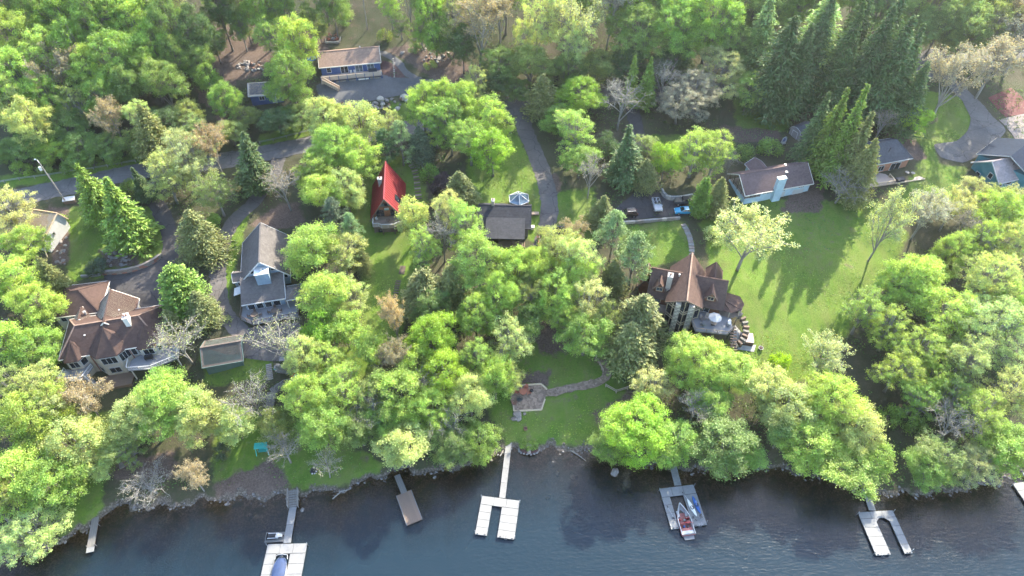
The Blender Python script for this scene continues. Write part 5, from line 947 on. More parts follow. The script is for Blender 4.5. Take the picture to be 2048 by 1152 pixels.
# ------------------------------------------------------------------ cars
def car(name, u, v, head, L, Wc, Hc, paint, label, style='suv', open_top=False):
    x, y, z = G(u, v); z = gz(x, y)+.085; T = thing(name, (x, y, z), head, label, 'car', 'cars parked in the court')
    hw = Wc/2; wb = L*.31
    prof = {'suv': [(-.5, .30), (-.5, .62), (-.46, .72), (.22, .74), (.36, .70), (.48, .60), (.5, .45), (.5, .30)], 'jeep': [(-.5, .36), (-.5, .74), (-.1, .76), (.1, .76), (.14, .72), (.47, .68), (.5, .62), (.5, .36)], 'sedan': [(-.5, .32), (-.5, .62), (-.44, .70), (-.28, .71), (.2, .68), (.42, .58), (.5, .48), (.5, .30)]}[style]
    n = len(prof); b = MB(); ins = [0, .03, .07, .07, .07, .06, .04, 0] if style != 'jeep' else [0, .02, .02, .02, .02, .06, .03, 0]
    for s in (-1, 1): pass
    vs = [(p[0]*L, -(hw-ins[i]), p[1]*Hc) for i, p in enumerate(prof)] + [(p[0]*L, hw-ins[i], p[1]*Hc) for i, p in enumerate(prof)]
    b.add(vs, [tuple(range(n-1, -1, -1)), tuple(range(n, 2*n))] + [(i, n+i, n+(i+1) % n, (i+1) % n)[::-1] for i in range(n)]); b.build('body', paint, T)
    cab = {'suv': [(-.47, .71), (-.40, .99), (.04, 1.0), (.21, .73)], 'jeep': [(-.48, .74), (-.46, 1.0), (.05, 1.0), (.12, .75)], 'sedan': [(-.40, .69), (-.22, .99), (.02, 1.0), (.22, .67)]}[style]
    w0, w1 = hw-.1, hw-.28; m = len(cab); lw = [w0, w1, w1, w0]
    if not open_top:
        g = MB(); vs = [(p[0]*L, -lw[i], p[1]*Hc-.03) for i, p in enumerate(cab)] + [(p[0]*L, lw[i], p[1]*Hc-.03) for i, p in enumerate(cab)]
        g.add(vs, [(3, 2, 1, 0), (4, 5, 6, 7), (0, 1, 5, 4), (1, 2, 6, 5), (2, 3, 7, 6), (0, 4, 7, 3)]); g.build('window', 'glass', T)
        r = MB(); a_, b_ = cab[1], cab[2]; r.box(a_[0]*L-.03, b_[0]*L+.03, -w1-.02, w1+.02, Hc-.045, Hc); 
        for i, j in ((0, 1), (3, 2)):
            for s in (-1, 1): r.bar((cab[i][0]*L, s*lw[i], cab[i][1]*Hc), (cab[j][0]*L, s*lw[j], cab[j][1]*Hc), .09, .07)
        for s in (-1, 1): mx_ = (cab[0][0]+cab[3][0])/2*L; r.bar((mx_, s*(w0+.01), .72*Hc), (mx_, s*(w1+.01), Hc-.02), .09)
        r.build('roof', paint if style != 'jeep' else 'black_plastic', T)
        if style == 'suv': [MB().bar((-.36*L, s*(w1-.08), Hc+.05), (.0, s*(w1-.08), Hc+.05), .04).build('roof_rail', 'steel', T) for s in (-1, 1)]
    else:
        r = MB(); [r.tube([(x_*L, -w0, .75*Hc), (x_*L, -w1-.05, Hc), (x_*L, w1+.05, Hc), (x_*L, w0, .75*Hc)], .04, 6) for x_ in (-.4, -.12, .1)]; [r.tube([(-.4*L, s*w1, Hc), (.1*L, s*w1, Hc)], .04, 6) for s in (-1, 1)]; r.build('roll_cage', 'black_plastic', T)
        MB().slab([(.10*L, -w0, .78*Hc), (.10*L, w0, .78*Hc), (.06*L, w1, 1.0*Hc), (.06*L, -w1, 1.0*Hc)], .03).build('windscreen', 'glass', T); [MB().box(x_*L-.25, x_*L+.25, s*.4-.24, s*.4+.24, .6*Hc, .78*Hc).box(x_*L-.3, x_*L-.2, s*.4-.22, s*.4+.22, .7*Hc, .95*Hc).build('seat', 'car_dark', T) for x_ in (-.28, -.02) for s in (-1, 1)]
    tyre = MB().tube([(0, -.12, 0), (0, .12, 0)], .36 if style != 'sedan' else .33, 16).mesh('tyre', 'tyre'); rim = MB().tube([(0, -.128, 0), (0, .128, 0)], .21, 12).mesh('rim', 'rim')
    for sx in (-1, 1):
        for s in (-1, 1): wt = link('wheel', tyre, T, (sx*wb, s*(hw-.1), .35)); link('rim', rim, wt)
    for s in (-1, 1): MB().box(.485*L, .505*L, s*(hw-.32)-.16, s*(hw-.32)+.16, .5*Hc, .58*Hc).build('headlight', 'lamp_clear', T); MB().box(-.508*L, -.49*L, s*(hw-.2)-.08, s*(hw-.2)+.08, .52*Hc, .66*Hc).build('tail_light', 'red_plastic', T); MB().box(.15*L, .19*L, s*(hw+.06)-.08, s*(hw+.06)+.08, .7*Hc, .77*Hc).build('mirror', paint, T)
    MB().box(.5*L, .515*L, -hw+.15, hw-.15, .3*Hc, .42*Hc).build('bumper', 'black_plastic', T); MB().box(-.515*L, -.5*L, -hw+.15, hw-.15, .3*Hc, .42*Hc).build('bumper', 'black_plastic', T)
    if style == 'jeep': sp = link('spare_wheel', tyre, T, (-.5*L-.14, 0, .62*Hc), R_(90)); MB().box(-.03*L, .0, -hw+.15, hw-.15, .75*Hc, .77*Hc).build('dash', 'black_plastic', T)
    return T
car('black_suv', 1254, 432, R_(184), 4.5, 1.85, 1.7, 'car_black', 'black sport utility car parked at the left of the court', 'suv')
car('white_jeep', 1313, 416, R_(-88), 4.3, 1.85, 1.8, 'car_white', 'white off-road car with an open top parked in the middle of the court', 'jeep', True)
car('dark_off_roader', 1366, 408, R_(178), 4.3, 1.85, 1.8, 'car_dark', 'dark off-road car parked behind the blue car', 'jeep')
car('blue_sedan', 1367, 426, R_(181), 4.4, 1.8, 1.42, 'car_blue', 'bright blue car parked at the right of the court', 'sedan')
# ------------------------------------------------------------------ walls, steps, fences, garden things
def block_wall(label, px, h, th, mats, name='retaining_wall', bl=1.0, rows=2, seed=1, cap=None, raise_=0.0):
    L = smooth_line([G(u, v) for u, v in px]); T = thing(name, (0, 0, 0), 0, label, 'wall'); seg = np.r_[0, np.cumsum(np.hypot(*np.diff(L, axis=0).T))]; rr = random.Random(seed); n = max(2, int(seg[-1]/bl)); base = None
    for r in range(rows):
        for i in range(n):
            t_ = (i+.5+(.5 if r % 2 else 0))*seg[-1]/n
            if t_ > seg[-1]: continue
            x, y = np.interp(t_, seg, L[:, 0]), np.interp(t_, seg, L[:, 1]); x2, y2 = np.interp(t_+.1, seg, L[:, 0]), np.interp(t_+.1, seg, L[:, 1]); x1, y1 = np.interp(t_-.1, seg, L[:, 0]), np.interp(t_-.1, seg, L[:, 1]); a = math.atan2(y2-y1, x2-x1); z = gz(x, y)-.25+raise_; w = seg[-1]/n/2-.015
            z0 = z+(h+.25)*r/rows; z1 = z+(h+.25)*(r+1)/rows-.012; j = rr.uniform(-.03, .03); MB().box(-w, w, -th/2+j, th/2+j, z0, z1 + (rr.uniform(-.02, .03) if r == rows-1 else 0)).build('block', mats[rr.randrange(len(mats))], T, (x, y, 0), a)
    if cap:
        m = MB()
        for i in range(len(L)-1): m.bar((*L[i], gz(*L[i])+h+raise_+.05), (*L[i+1], gz(*L[i+1])+h+raise_+.05), th+.12, .1)
        m.build('coping', cap, T)
    T.location = (0, 0, 0); return T
block_wall('long pale stone retaining wall along the front of the parking court', [(1238, 448), (1290, 444), (1355, 438.5)], 1.0, .5, ['pale_stone', 'grey_stone', 'slab_stone'], seed=2, raise_=-.35)
block_wall('curved pale stone wall behind the parked cars', [(1322, 384), (1328, 394), (1340, 400), (1360, 400), (1384, 396)], 1.2, .5, ['pale_stone', 'grey_stone'], seed=3, rows=3)
block_wall('curved brown brick retaining wall above the tan house court', [(205, 549), (240, 547), (275, 540), (306, 527), (322, 516)], 1.0, .45, ['brick', 'stone'], seed=4, cap='slab_stone')
block_wall('low stone edging left of the brick wall', [(163, 554), (185, 553), (202, 550)], .5, .4, ['grey_stone', 'stone'], seed=5, rows=1)
block_wall('tall block retaining wall below the bare pale tree', [(552, 742), (575, 745), (600, 741)], 2.2, .6, ['grey_stone', 'stone'], seed=6, rows=4, bl=.8)
def stair_path(label, px, n, w, mat, d=.36, name='garden_stair', rnd=0.0, lift=.1):
    L = smooth_line([G(u, v) for u, v in px]); seg = np.r_[0, np.cumsum(np.hypot(*np.diff(L, axis=0).T))]; T = thing(name, (0, 0, 0), 0, label, 'stairs'); rr = random.Random(n)
    for i in range(n):
        t_ = (i+.5)*seg[-1]/n; x, y = np.interp(t_, seg, L[:, 0]), np.interp(t_, seg, L[:, 1]); x2, y2 = np.interp(t_+.2, seg, L[:, 0]), np.interp(t_+.2, seg, L[:, 1]); x1, y1 = np.interp(t_-.2, seg, L[:, 0]), np.interp(t_-.2, seg, L[:, 1])
        MB().box(-d/2, d/2, -w/2, w/2, -.25, 0).build('step', mat if isinstance(mat, str) else mat[i % len(mat)], T, (x+rr.gauss(0, rnd), y+rr.gauss(0, rnd), gz(x, y)+lift), math.atan2(y2-y1, x2-x1)+rr.gauss(0, rnd))
    return T
stair_path('curving timber stair on the right side of the red-roofed cabin', [(808, 312), (822, 328), (832, 350), (836, 385), (838, 400)], 15, 1.5, ['tie', 'deck_wood'], .5)
stair_path('straight dark timber stair between the hedge trees and the curving driveway', [(430, 448), (426, 480), (424, 512), (422, 542)], 16, 1.3, 'tie', .4)
stair_path('upper flight of dark timber steps on the lawn below the cabin', [(806, 532), (803, 548)], 6, 1.2, 'tie', .35)
stair_path('lower flight of dark timber steps on the lawn below the cabin', [(797, 560), (793, 580), (790, 598)], 8, 1.1, 'tie', .35)
stair_path('path of square stepping slabs from the court to the chalet', [(1366, 447), (1374, 462), (1380, 478), (1383, 495), (1383, 510)], 11, 1.2, ['slab_stone', 'grey_stone'], .95, 'slab_path', .02, .08)
stair_path('row of flat stepping stones on the slope at the lower left', [(268, 872), (269, 892), (264, 910), (252, 925), (238, 933)], 14, 1.3, ['slab_stone', 'stone', 'red_rock'], .5, 'stone_path', .06)
stair_path('grey timber stair beside the tall block wall', [(537, 728), (539, 745), (541, 760)], 9, 1.1, 'grey_wood', .3)
stair_path('dark timber steps among the trees in front of the chalet', [(1362, 718), (1350, 727), (1340, 734)], 6, 1.4, 'tie', .4)
T = thing('board_walk', (0, 0, 0), 0, 'grey zigzag board walk below the tall block wall', 'boardwalk')
bw = [G(597, 766), G(560, 772), G(543, 785), G(541, 810), G(538, 846)]
for i in range(4):
    a, b = Vector(bw[i]), Vector(bw[i+1]); n = max(2, int((b-a).length/.3)); an = math.atan2((b-a).y, (b-a).x)
    for k in range(n): c = a.lerp(b, (k+.5)/n); MB().box(-.13, .13, -.75, .75, -.12, 0).build('plank', 'plank_grey', T, (c.x, c.y, gz(c.x, c.y)+.3), an)
railing(T, [(p[0]+.8, p[1]+.5) for p in bw[:4]], [p[2]+.3 for p in bw[:4]], .95, 'grey_wood')
def rail_fence(label, px, n=None, h=1.0, mat='deck_tan'):
    P = [Vector(G(u, v)) for u, v in px]; T = thing('rail_fence', (0, 0, 0), 0, label, 'fence')
    for p in P: MB().bar((p.x, p.y, p.z-.3), (p.x, p.y, p.z+h+.1), .14).build('post', mat, T)
    for i in range(len(P)-1):
        for k in (.5, .95): MB().bar((P[i].x, P[i].y, P[i].z+h*k), (P[i+1].x, P[i+1].y, P[i+1].z+h*k), .09, .12).build('rail', mat, T)
rail_fence('short split-rail fence left of the upper path end', [(1192, 716), (1199, 730), (1206, 744)]); rail_fence('angled split-rail fence on the right of the patio path', [(1211, 774), (1232, 786), (1255, 779)]); rail_fence('split-rail fence half hidden under the trees above the patio lawn', [(1092, 640), (1112, 650), (1132, 663)])
T = thing('patio_edging', (0, 0, 0), 0, 'pale timber edging round the patio', 'edging')
ed = [(1026, 804), (1028, 823), (1083, 820), (1090, 799)]; P = [Vector(G(u, v)) for u, v in ed]
for i in range(3): MB().bar(P[i]+Vector((0, 0, .12)), P[i+1]+Vector((0, 0, .12)), .28, .3).build('timber', 'pine_wood', T)
P = [Vector(G(u, v)) for u, v in [(1024, 786), (1037, 772), (1082, 769), (1094, 780)]]
for i in range(3): MB().bar(P[i]+Vector((0, 0, .15)), P[i+1]+Vector((0, 0, .15)), .28, .36).build('timber', 'pine_wood', T)
q = G(1046, 788); T = thing('round_patio_table', (*q[:2], gz(*q[:2])+.1), 0, 'round orange-red table on the patio', 'table'); MB().lathe([(.7, .68), (.72, .7), (.72, .76), (.68, .76)], 18).build('table_top', 'orange_paint', T); MB().lathe([(.3, 0), (.1, .1), (.08, .68)], 10).build('pedestal', 'orange_paint', T)
for i, (dx, dy, a, lb) in enumerate(((-1.15, .2, 1.2, 'left'), (1.1, .1, -1.3, 'right'), (.55, .95, -.4, 'rear'))): adirondack(q[0]+dx, q[1]+dy, gz(q[0]+dx, q[1]+dy)+.1, a, lb + ' of three orange chairs round the patio table', 'orange_paint', 'chairs round the patio table')
q = G(1029, 809); adirondack(*q[:2], q[2]+.1, 1.5, 'single reddish chair in the lower left corner of the patio', 'red_rock', 'lone chair')
q = G(1063, 786); T = thing('kettle_grill', (*q[:2], q[2]+.1), 0, 'black kettle grill on the patio right of the table', 'grill'); MB().lathe([(.05, .5), (.3, .62), (.36, .8), (.3, .98), (.05, 1.06)], 14).build('kettle', 'dark_metal', T); [MB().bar((.35*math.cos(a), .35*math.sin(a), 0), (.12*math.cos(a), .12*math.sin(a), .6), .04).build('leg', 'steel', T) for a in (0, 2.1, 4.2)]
q = G(1039, 799); T = thing('fire_pit', (*q[:2], q[2]+.1), 0, 'dark round fire pit on the patio in front of the table', 'fire pit'); MB().lathe([(.62, 0), (.66, .14), (.56, .14), (.5, .04)], 18).build('ring', 'dark_rock', T); MB().lathe([(.5, 0), (.4, .06), (.02, .08)], 12).build('ash', 'car_dark', T)
q = G(1051, 858); T = thing('brick_planter', q, .3, 'small square red brick planter on the grass below the patio', 'planter'); MB().box(-.32, .32, -.32, .32, 0, .35).build('bricks', 'brick', T); MB().box(-.24, .24, -.24, .24, .35, .38).build('soil', 'mulch', T)
# swing bench
q = G(527, 903); T = thing('swing_bench', q, R_(6), 'teal garden swing bench in its frame on the shore lawn', 'swing'); s = MB()
for x in (-1.0, 1.0): [MB().bar((x*1.1, y, 0), (x, 0, 2.0), .12).build('frame_leg', 'teal_paint', T) for y in (-.85, .85)]
MB().bar((-1.2, 0, 2.0), (1.2, 0, 2.0), .14).build('top_beam', 'teal_paint', T); MB().slab([(-.8, -.35, .5), (.8, -.35, .5), (.8, .3, .45), (-.8, .3, .45)], .07).build('seat', 'teal_paint', T); MB().slab([(-.8, .26, .5), (.8, .26, .5), (.8, .5, 1.15), (-.8, .5, 1.15)], .06).build('backrest', 'teal_paint', T); [MB().bar((x, y, .5), (x, 0, 1.95), .025).build('chain', 'steel', T) for x in (-.78, .78) for y in (-.32, .4)]; MB().slab([(-1.15, -.6, 2.05), (1.15, -.6, 2.05), (1.15, .6, 2.2), (-1.15, .6, 2.2)], .04).build('canopy', 'teal_paint', T)
q = G(628, 941); T = thing('garden_ornament', q, .4, 'dark mulch ring with white stones at the foot of a leaning tree', 'ornament'); MB().lathe([(.75, 0), (.6, .12), (.05, .16)], 12).build('mulch', 'float_black', T); [link('white_stone', rock_mesh(40+i, .2, .17, .16, 'white_paint', 1), T, (x, y, .16)) for i, (x, y) in enumerate(((-.4, -.6), (.0, -.75), (.35, -.45), (.1, .5)))]
# table and bright float by the low garage
q = G(570, 722); T = thing('garden_table', q, .1, 'pale garden table on the terrace above the tall block wall', 'table'); MB().box(-.9, .9, -.5, .5, .68, .75).build('table_top', 'dock_white', T); [MB().bar((x, y, 0), (x, y, .7), .07).build('leg', 'grey_wood', T) for x in (-.8, .8) for y in (-.4, .4)]
q = G(594, 755); T = thing('pool_float', (q[0], q[1], q[2]+.3), .2, 'red and blue inflatable float beside the tall block wall', 'float'); MB().lathe([(.5, .1), (.85, 0), (1.05, .15), (.95, .34), (.6, .34), (.45, .2)], 16).build('tube', 'red_plastic', T); MB().lathe([(.45, .15), (.55, .3), (.3, .5), (.05, .5)], 12).build('seat', 'kayak_blue', T)
q = G(552, 738); T = thing('coiled_hose', q, 0, 'coil of teal hose by the stair head at the block wall', 'hose'); m = MB(); m.tube([(.35*math.cos(a/3), .35*math.sin(a/3), .05+a*.004) for a in range(60)], .05, 6); m.build('coil', 'teal_paint', T)
# utility pole by the road, with the cables' crossarm and transformer
q = G(134, 407); T = thing('utility_pole', q, 0, 'leaning timber utility pole with a grey transformer and lamp arm beside the road', 'pole'); MB().tube([(0, 0, -.5), (-.25, -.05, 6), (-.5, -.1, 11.6)], [.17, .15, .11], 10).build('pole', 'grey_wood', T); MB().lathe([(.1, 0), (.28, .05), (.28, .85), (.2, .95), (.05, 1.0)], 12).build('transformer', 'alu', T, (-.9, -.3, 9.6)); MB().tube([(-.5, -.1, 11.4), (-.9, .3, 11.9), (-1.6, .7, 11.8)], .05, 6).build('lamp_arm', 'steel', T); MB().lathe([(.08, -.1), (.2, -.06), (.16, .08), (.03, .12)], 10).build('lamp_head', 'steel', T, (-1.7, .76, 11.8))
q = G(141, 404); T = thing('roadside_box', q, R_(14), 'white-lidded roadside storage box at the foot of the utility pole', 'box'); MB().box(-1.2, 1.2, -.5, .5, -.2, .85).build('body', 'tie', T); MB().slab([(-1.3, -.6, .86), (1.3, -.6, .86), (1.3, .6, 1.15), (-1.3, .6, 1.15)], .08).build('lid', 'white_paint', T)
def cable_rail(label, px):
    P = [Vector(G(u, v)) for u, v in px]; T = thing('cable_guard_rail', (0, 0, 0), 0, label, 'guard rail')
    L = smooth_line(P); seg = np.r_[0, np.cumsum(np.hypot(*np.diff(L, axis=0).T))]; n = max(2, int(seg[-1]/3.2)); pts = []
    for i in range(n+1): t_ = seg[-1]*i/n; x, y = np.interp(t_, seg, L[:, 0]), np.interp(t_, seg, L[:, 1]); pts.append(Vector((x, y, gz(x, y)))); MB().bar(pts[-1]-Vector((0, 0, .3)), pts[-1]+Vector((0, 0, .85)), .14).build('post', 'grey_wood', T)
    for k in (.5, .75): m = MB(); [m.bar(pts[i]+Vector((0, 0, k)), pts[i+1]+Vector((0, 0, k)), .06) for i in range(n)]; m.build('cable', 'wire_grey', T)
cable_rail('cable guard rail on the far verge of the road at the left', [(-20, 372), (60, 358), (150, 345), (272, 325)]); cable_rail('cable guard rail on the far verge below the navy house', [(520, 288), (570, 277), (625, 263)]); cable_rail('cable guard rail along the road above the central driveway', [(1000, 205), (1040, 196), (1080, 188)])
# trailers
q = G(1086, 487); T = thing('utility_trailer', (q[0], q[1], gz(*q[:2])+.1), R_(4), 'red-framed utility trailer loaded with junk at the end of the central driveway', 'trailer'); MB().box(-1.05, 1.05, -1.7, 1.7, .5, .58).build('bed', 'dark_metal', T)
for a, b in (((-1.1, -1.75), (1.1, -1.75)), ((-1.1, 1.75), (1.1, 1.75)), ((-1.1, -1.75), (-1.1, 1.75)), ((1.1, -1.75), (1.1, 1.75))): MB().bar((*a, .75), (*b, .75), .08, .4).build('side_rail', 'red_paint', T)
tw = MB().tube([(-.1, 0, 0), (.1, 0, 0)], .33, 14).mesh('wheel', 'tyre'); [link('wheel', tw, T, (s*1.22, 0, .33)) for s in (-1, 1)]; MB().bar((0, 1.7, .5), (0, 3.0, .45), .1).build('drawbar', 'red_paint', T)
for i, (x, y, sx, sy, sz, m_) in enumerate(((-.6, .2, .3, 1.3, .5, 'deck_tan'), (.4, .7, .4, .35, .6, 'dock_white'), (.2, -.4, .5, .4, .5, 'float_black'), (.6, -.9, .3, .4, .35, 'alu'), (-.1, .1, .3, .25, .8, 'kayak_white'))): MB().box(-sx, sx, -sy, sy, 0, sz, Vector((0, 0, 0)), i*.5 if i else 0).build('load', m_, T, (x, y, .58))
q = G(1567, 286); T = thing('boat_trailer', (q[0], q[1], q[2]), R_(-32), 'small white jet boat on a trailer beside the grey shed', 'trailer'); hm, _ = hull_mesh(2.9, 1.1, .55, 'hull_white', bow=2.2); hm.build('hull', 'hull_white', T, (0, -1.4, .5)); MB().box(-.22, .22, -.9, .3, 1.0, 1.25).build('seat', 'cover_blue', T); MB().bar((0, -1.5, .45), (0, 2.4, .45), .1).bar((-.7, -.5, .4), (.7, -.5, .4), .1).build('frame', 'steel', T); [link('wheel', tw, T, (s*.8, -.5, .3)) for s in (-1, 1)]
# ------------------------------------------------------------------ rocks and drift wood
RM = [rock_mesh(200+i, 1, .8, .6, m_, 2) for i, m_ in enumerate(('rock', 'rock', 'red_rock', 'pale_stone', 'rock', 'slab_stone'))]; DM = [rock_mesh(220+i, 1, .8, .55, 'dark_rock' if i % 2 else 'rock', 1) for i in range(4)]
def boulders(label, group, spots, meshes, seed, name='boulder'):
    rr = random.Random(seed)
    for u, v, s in spots:
        x, y, z = G(u, v); o = link(name, meshes[rr.randrange(len(meshes))], None, (x, y, z+s*.12), rr.uniform(0, 6.28)); o.scale = (s*rr.uniform(.8, 1.2), s*rr.uniform(.8, 1.2), s*rr.uniform(.8, 1.2)); tag(o, label, 'boulder', group)
rr = random.Random(8)
bank = [(655+i*6.2+rr.uniform(-4, 4), 214+rr.uniform(-8, 8)-max(0, i-14)*1.1, rr.uniform(.35, 1.0)) for i in range(28)] + [(690+rr.uniform(0, 90), 212+rr.uniform(-6, 9), rr.uniform(.3, .8)) for _ in range(26)]
boulders('pale boulder in the rock bank below the gravel court', 'rock bank below the gravel court', bank, RM, 9)
boulders('large pale boulder on the edge of the gravel court', 'big boulders on the court edge', [(760, 199, 1.25), (809, 196, 1.5), (817, 203, 1.1), (795, 218, .9)], [RM[3]], 10)
boulders('grey rubble stone in the pile on the dug slope', 'rubble pile on the dug slope', [(470+rr.uniform(0, 65), 122+rr.uniform(0, 20), rr.uniform(.3, .7)) for _ in range(45)], RM, 11, 'rubble_stone')
boulders('loose stone on the bare bank right of the navy house', 'stones on the bare bank', [(840+rr.uniform(0, 60), 92+rr.uniform(0, 40), rr.uniform(.2, .55)) for _ in range(30)] + [(805, 106, .8), (878, 118, 1.0), (886, 113, .8), (875, 124, .7)], RM, 12, 'loose_stone')
boulders('flat pale rock on the grass below the patio', 'rocks below the patio', [(1034, 829, 1.0), (1038, 836, .8), (1049, 828, .45), (1029, 838, .7)], [RM[5]], 13)
boulders('stone edging the gravel path beside the navy house', 'stones edging the gravel path', [(786+.3*i, 118+3.6*i, .3) for i in range(11)], [RM[3]], 14, 'edging_stone')
boulders('grey stone in the rockery above the brick wall', 'rockery above the brick wall', [(205+rr.uniform(0, 55), 500+rr.uniform(0, 32), rr.uniform(.25, .6)) for _ in range(34)], RM[:2]+[RM[4]], 15, 'rockery_stone')
boulders('brown stone on the bank beside the white-walled garage', 'stones beside the white-walled garage', [(118+rr.uniform(-8, 14), 455+rr.uniform(0, 75), rr.uniform(.25, .6)) for _ in range(26)], RM, 16, 'bank_stone')
sub = [(1105, 925, 1.0), (1115, 948, .9), (1145, 955, 1.0), (1095, 995, .8), (1230, 945, 1.3), (500, 1030, .6), (512, 1036, .7), (605, 1022, .8), (870, 955, .6), (1240, 980, .7)]
boulders('dark rock lying in the shallow water off the shore', 'rocks in the shallows', sub, [DM[0], DM[2]], 17, 'shallow_rock')
def shore_stones():
    rng = np.random.default_rng(4); V = []; F = []; bases = [(np.array([v.co[:] for v in m.vertices]), [tuple(p.vertices) for p in m.polygons]) for m in DM]; b = 0
    for i in range(650):
        x = rng.uniform(-92, 118); y = np.interp(x, SH[:, 0], SH[:, 1]) + .55*np.sin(x*.9+1)+.4*np.sin(x*1.9)+.25*np.sin(x*3.7+2) + rng.normal(.35, .5); s = rng.uniform(.1, .42); a = rng.uniform(0, 6.28); bv, bf = bases[i % 4]
        c_, s_ = math.cos(a), math.sin(a); q = bv*s; q = np.c_[q[:, 0]*c_-q[:, 1]*s_+x, q[:, 0]*s_+q[:, 1]*c_+y, q[:, 2]+gz(x, y)+s*.1]; V.append(q); F += [tuple(k+b for k in f) for f in bf]; b += len(q)
    me = bpy.data.meshes.new('shore_stones'); me.from_pydata(np.concatenate(V).tolist(), [], F); me.materials.append(M['dark_rock']); me.materials.append(M['rock']); me.polygons.foreach_set('material_index', (np.arange(len(F))//37 % 3 == 0).astype(np.int32)); o = link('shore_stones', me); tag(o, 'band of loose stones along the waterline', 'stones', kind='stuff')
shore_stones()
def logs(label, group, items):
    for (u0, v0, u1, v1, r) in items:
        a = Vector(PZ(u0, v0, .25)); b = Vector(PZ(u1, v1, .1)); m = MB().tube([a, a.lerp(b, .4)+Vector((.1, .05, .08)), b], [r, r*.8, r*.4], 7); d = b-a; rr = random.Random(int(u0))
        for k in range(4): p = a.lerp(b, rr.uniform(.1, .8)); m.tube([p, p+Vector((rr.uniform(-.6, .6), rr.uniform(-.6, .6), rr.uniform(.1, .5)))], [r*.4, r*.12], 5)
        o = m.build('drift_log', 'bark_pale'); tag(o, label, 'log', group)
logs('weathered fallen branches at the waterline left of the brown dock', 'drift wood left of the brown dock', [(665, 998, 690, 976, .14), (678, 984, 700, 979, .12)]); logs('pale drift log beside the root of the central white dock', None, [(1000, 912, 1008, 898, .16)]); logs('long bare pole lying from the bank into the water right of the patio lawn', None, [(1141, 901, 1172, 922, .12)])
q = PZ(1058, 899, .3); T = thing('shore_planter', (q[0], q[1], 0), 0, 'stone-edged planting bed on the waterline right of the central dock', 'planting bed'); m = [(1.9*math.cos(R_(a)), 1.0*math.sin(R_(a))) for a in range(0, 360, 20)]
MB().prism([(x*.92, y*.92) for x, y in m], -.5, .62).build('soil', 'mulch', T)
for i, (x, y) in enumerate(m): o = link('edge_stone', RM[(0, 1, 4)[i % 3]], T, (x, y, .3)); o.scale = (.34, .3, .4); o.rotation_euler = (0, 0, i)
MB().box(-.5, .5, -.4, .4, 0, .2).build('stone_slab', 'pale_stone', T, (0, .75, .62), .1); MB().prism([(-.35, -1.1), (.3, -1.1), (.4, .3), (-.25, .3)], .6, .68).build('path_slab', 'slab_stone', T)
# ------------------------------------------------------------------ trees
def unit(v): return v / (np.linalg.norm(v, axis=-1, keepdims=True) + 1e-9)
def leaf_mesh(name, C, Nrm, L, Wd, tint, mat, axis=None, rng=None):
    """rhombic leaves (or sprays): centres C, normals, length, width, tint (n,3)"""
    n = len(C); Nrm = unit(Nrm)
    ax = axis if axis is not None else rng.normal(size=(n, 3))
    a = unit(ax - (ax * Nrm).sum(-1, keepdims=True) * Nrm); b = np.cross(Nrm, a)
    L = np.broadcast_to(L, (n,))[:, None]; Wd = np.broadcast_to(Wd, (n,))[:, None]
    cup = Nrm * L * .12
    V = np.stack([C - a * L * .5 - cup, C + b * Wd * .5 + cup * .4, C + a * L * .5 - cup, C - b * Wd * .5 + cup * .4], 1).reshape(-1, 3)
    me = np_mesh(name, V, np.arange(4 * n).reshape(n, 4), mat, smooth=False)
    set_col(me, 'tint', np.repeat(tint, 4, 0)); return me
def bez(p, q, bend, n=4):
    p = np.asarray(p, float); q = np.asarray(q, float); m = (p + q) / 2 + bend
    t = np.linspace(0, 1, n)[:, None]
    return (1 - t) ** 2 * p + 2 * t * (1 - t) * m + t ** 2 * q
class Proto: pass
PROTO = {}
def lobes(rng, k=6, amp=.16):
    A = [(rng.integers(2, 6), rng.uniform(0, 6.28), rng.uniform(.4, 1) * amp) for _ in range(k)]
    return lambda th: 1 + sum(a * np.cos(m * th + p) for m, p, a in A) / 1.6
def skeleton(rng, mb, h, R, ends, r0, fork=.33, lean=(0, 0), mains=7):
    """trunk, main limbs and branches reaching the ends of the crown"""
    top = np.array([lean[0], lean[1], h * .8])
    trunk = bez((0, 0, -.5), top, np.array([rng.normal(0, .2), rng.normal(0, .2), 0]), 7)
    rad = np.linspace(r0, r0 * .22, 7); rad[0] *= 1.5
    mb.tube(trunk, rad, 7)
    def tr(t): i = min(int(t * 6), 5); f = t * 6 - i; return trunk[i] * (1 - f) + trunk[i + 1] * f, rad[i] * (1 - f) + rad[i + 1] * f
    az = np.arctan2(ends[:, 1], ends[:, 0]); order = np.argsort(az); groups = np.array_split(order, mains)
    for g in groups:
        if len(g) == 0: continue
        c = ends[g].mean(0); t = rng.uniform(fork, .8); p, r = tr(t)
        m = bez(p, p * .35 + c * .65 + np.array([0, 0, .3]), np.array([0, 0, rng.uniform(-.4, .6)]), 5)
        mb.tube(m, np.linspace(r * .62, r * .3, 5), 5, False)
        for k in g:
            e = ends[k]; i = rng.integers(2, 5)
            mb.tube(bez(m[i], e, rng.normal(0, .25, 3), 4), np.linspace(r * .27, .025, 4), 3, False)
    return tr
def add_proto(key, h, R, trunk_mb, crown_me, crown_name='crown', bark='bark'):
    p = Proto(); p.h = h; p.R = R; p.trunk = trunk_mb.mesh('trunk', bark, True); p.crown = crown_me; p.cname = crown_name
    PROTO.setdefault(key, []).append(p)
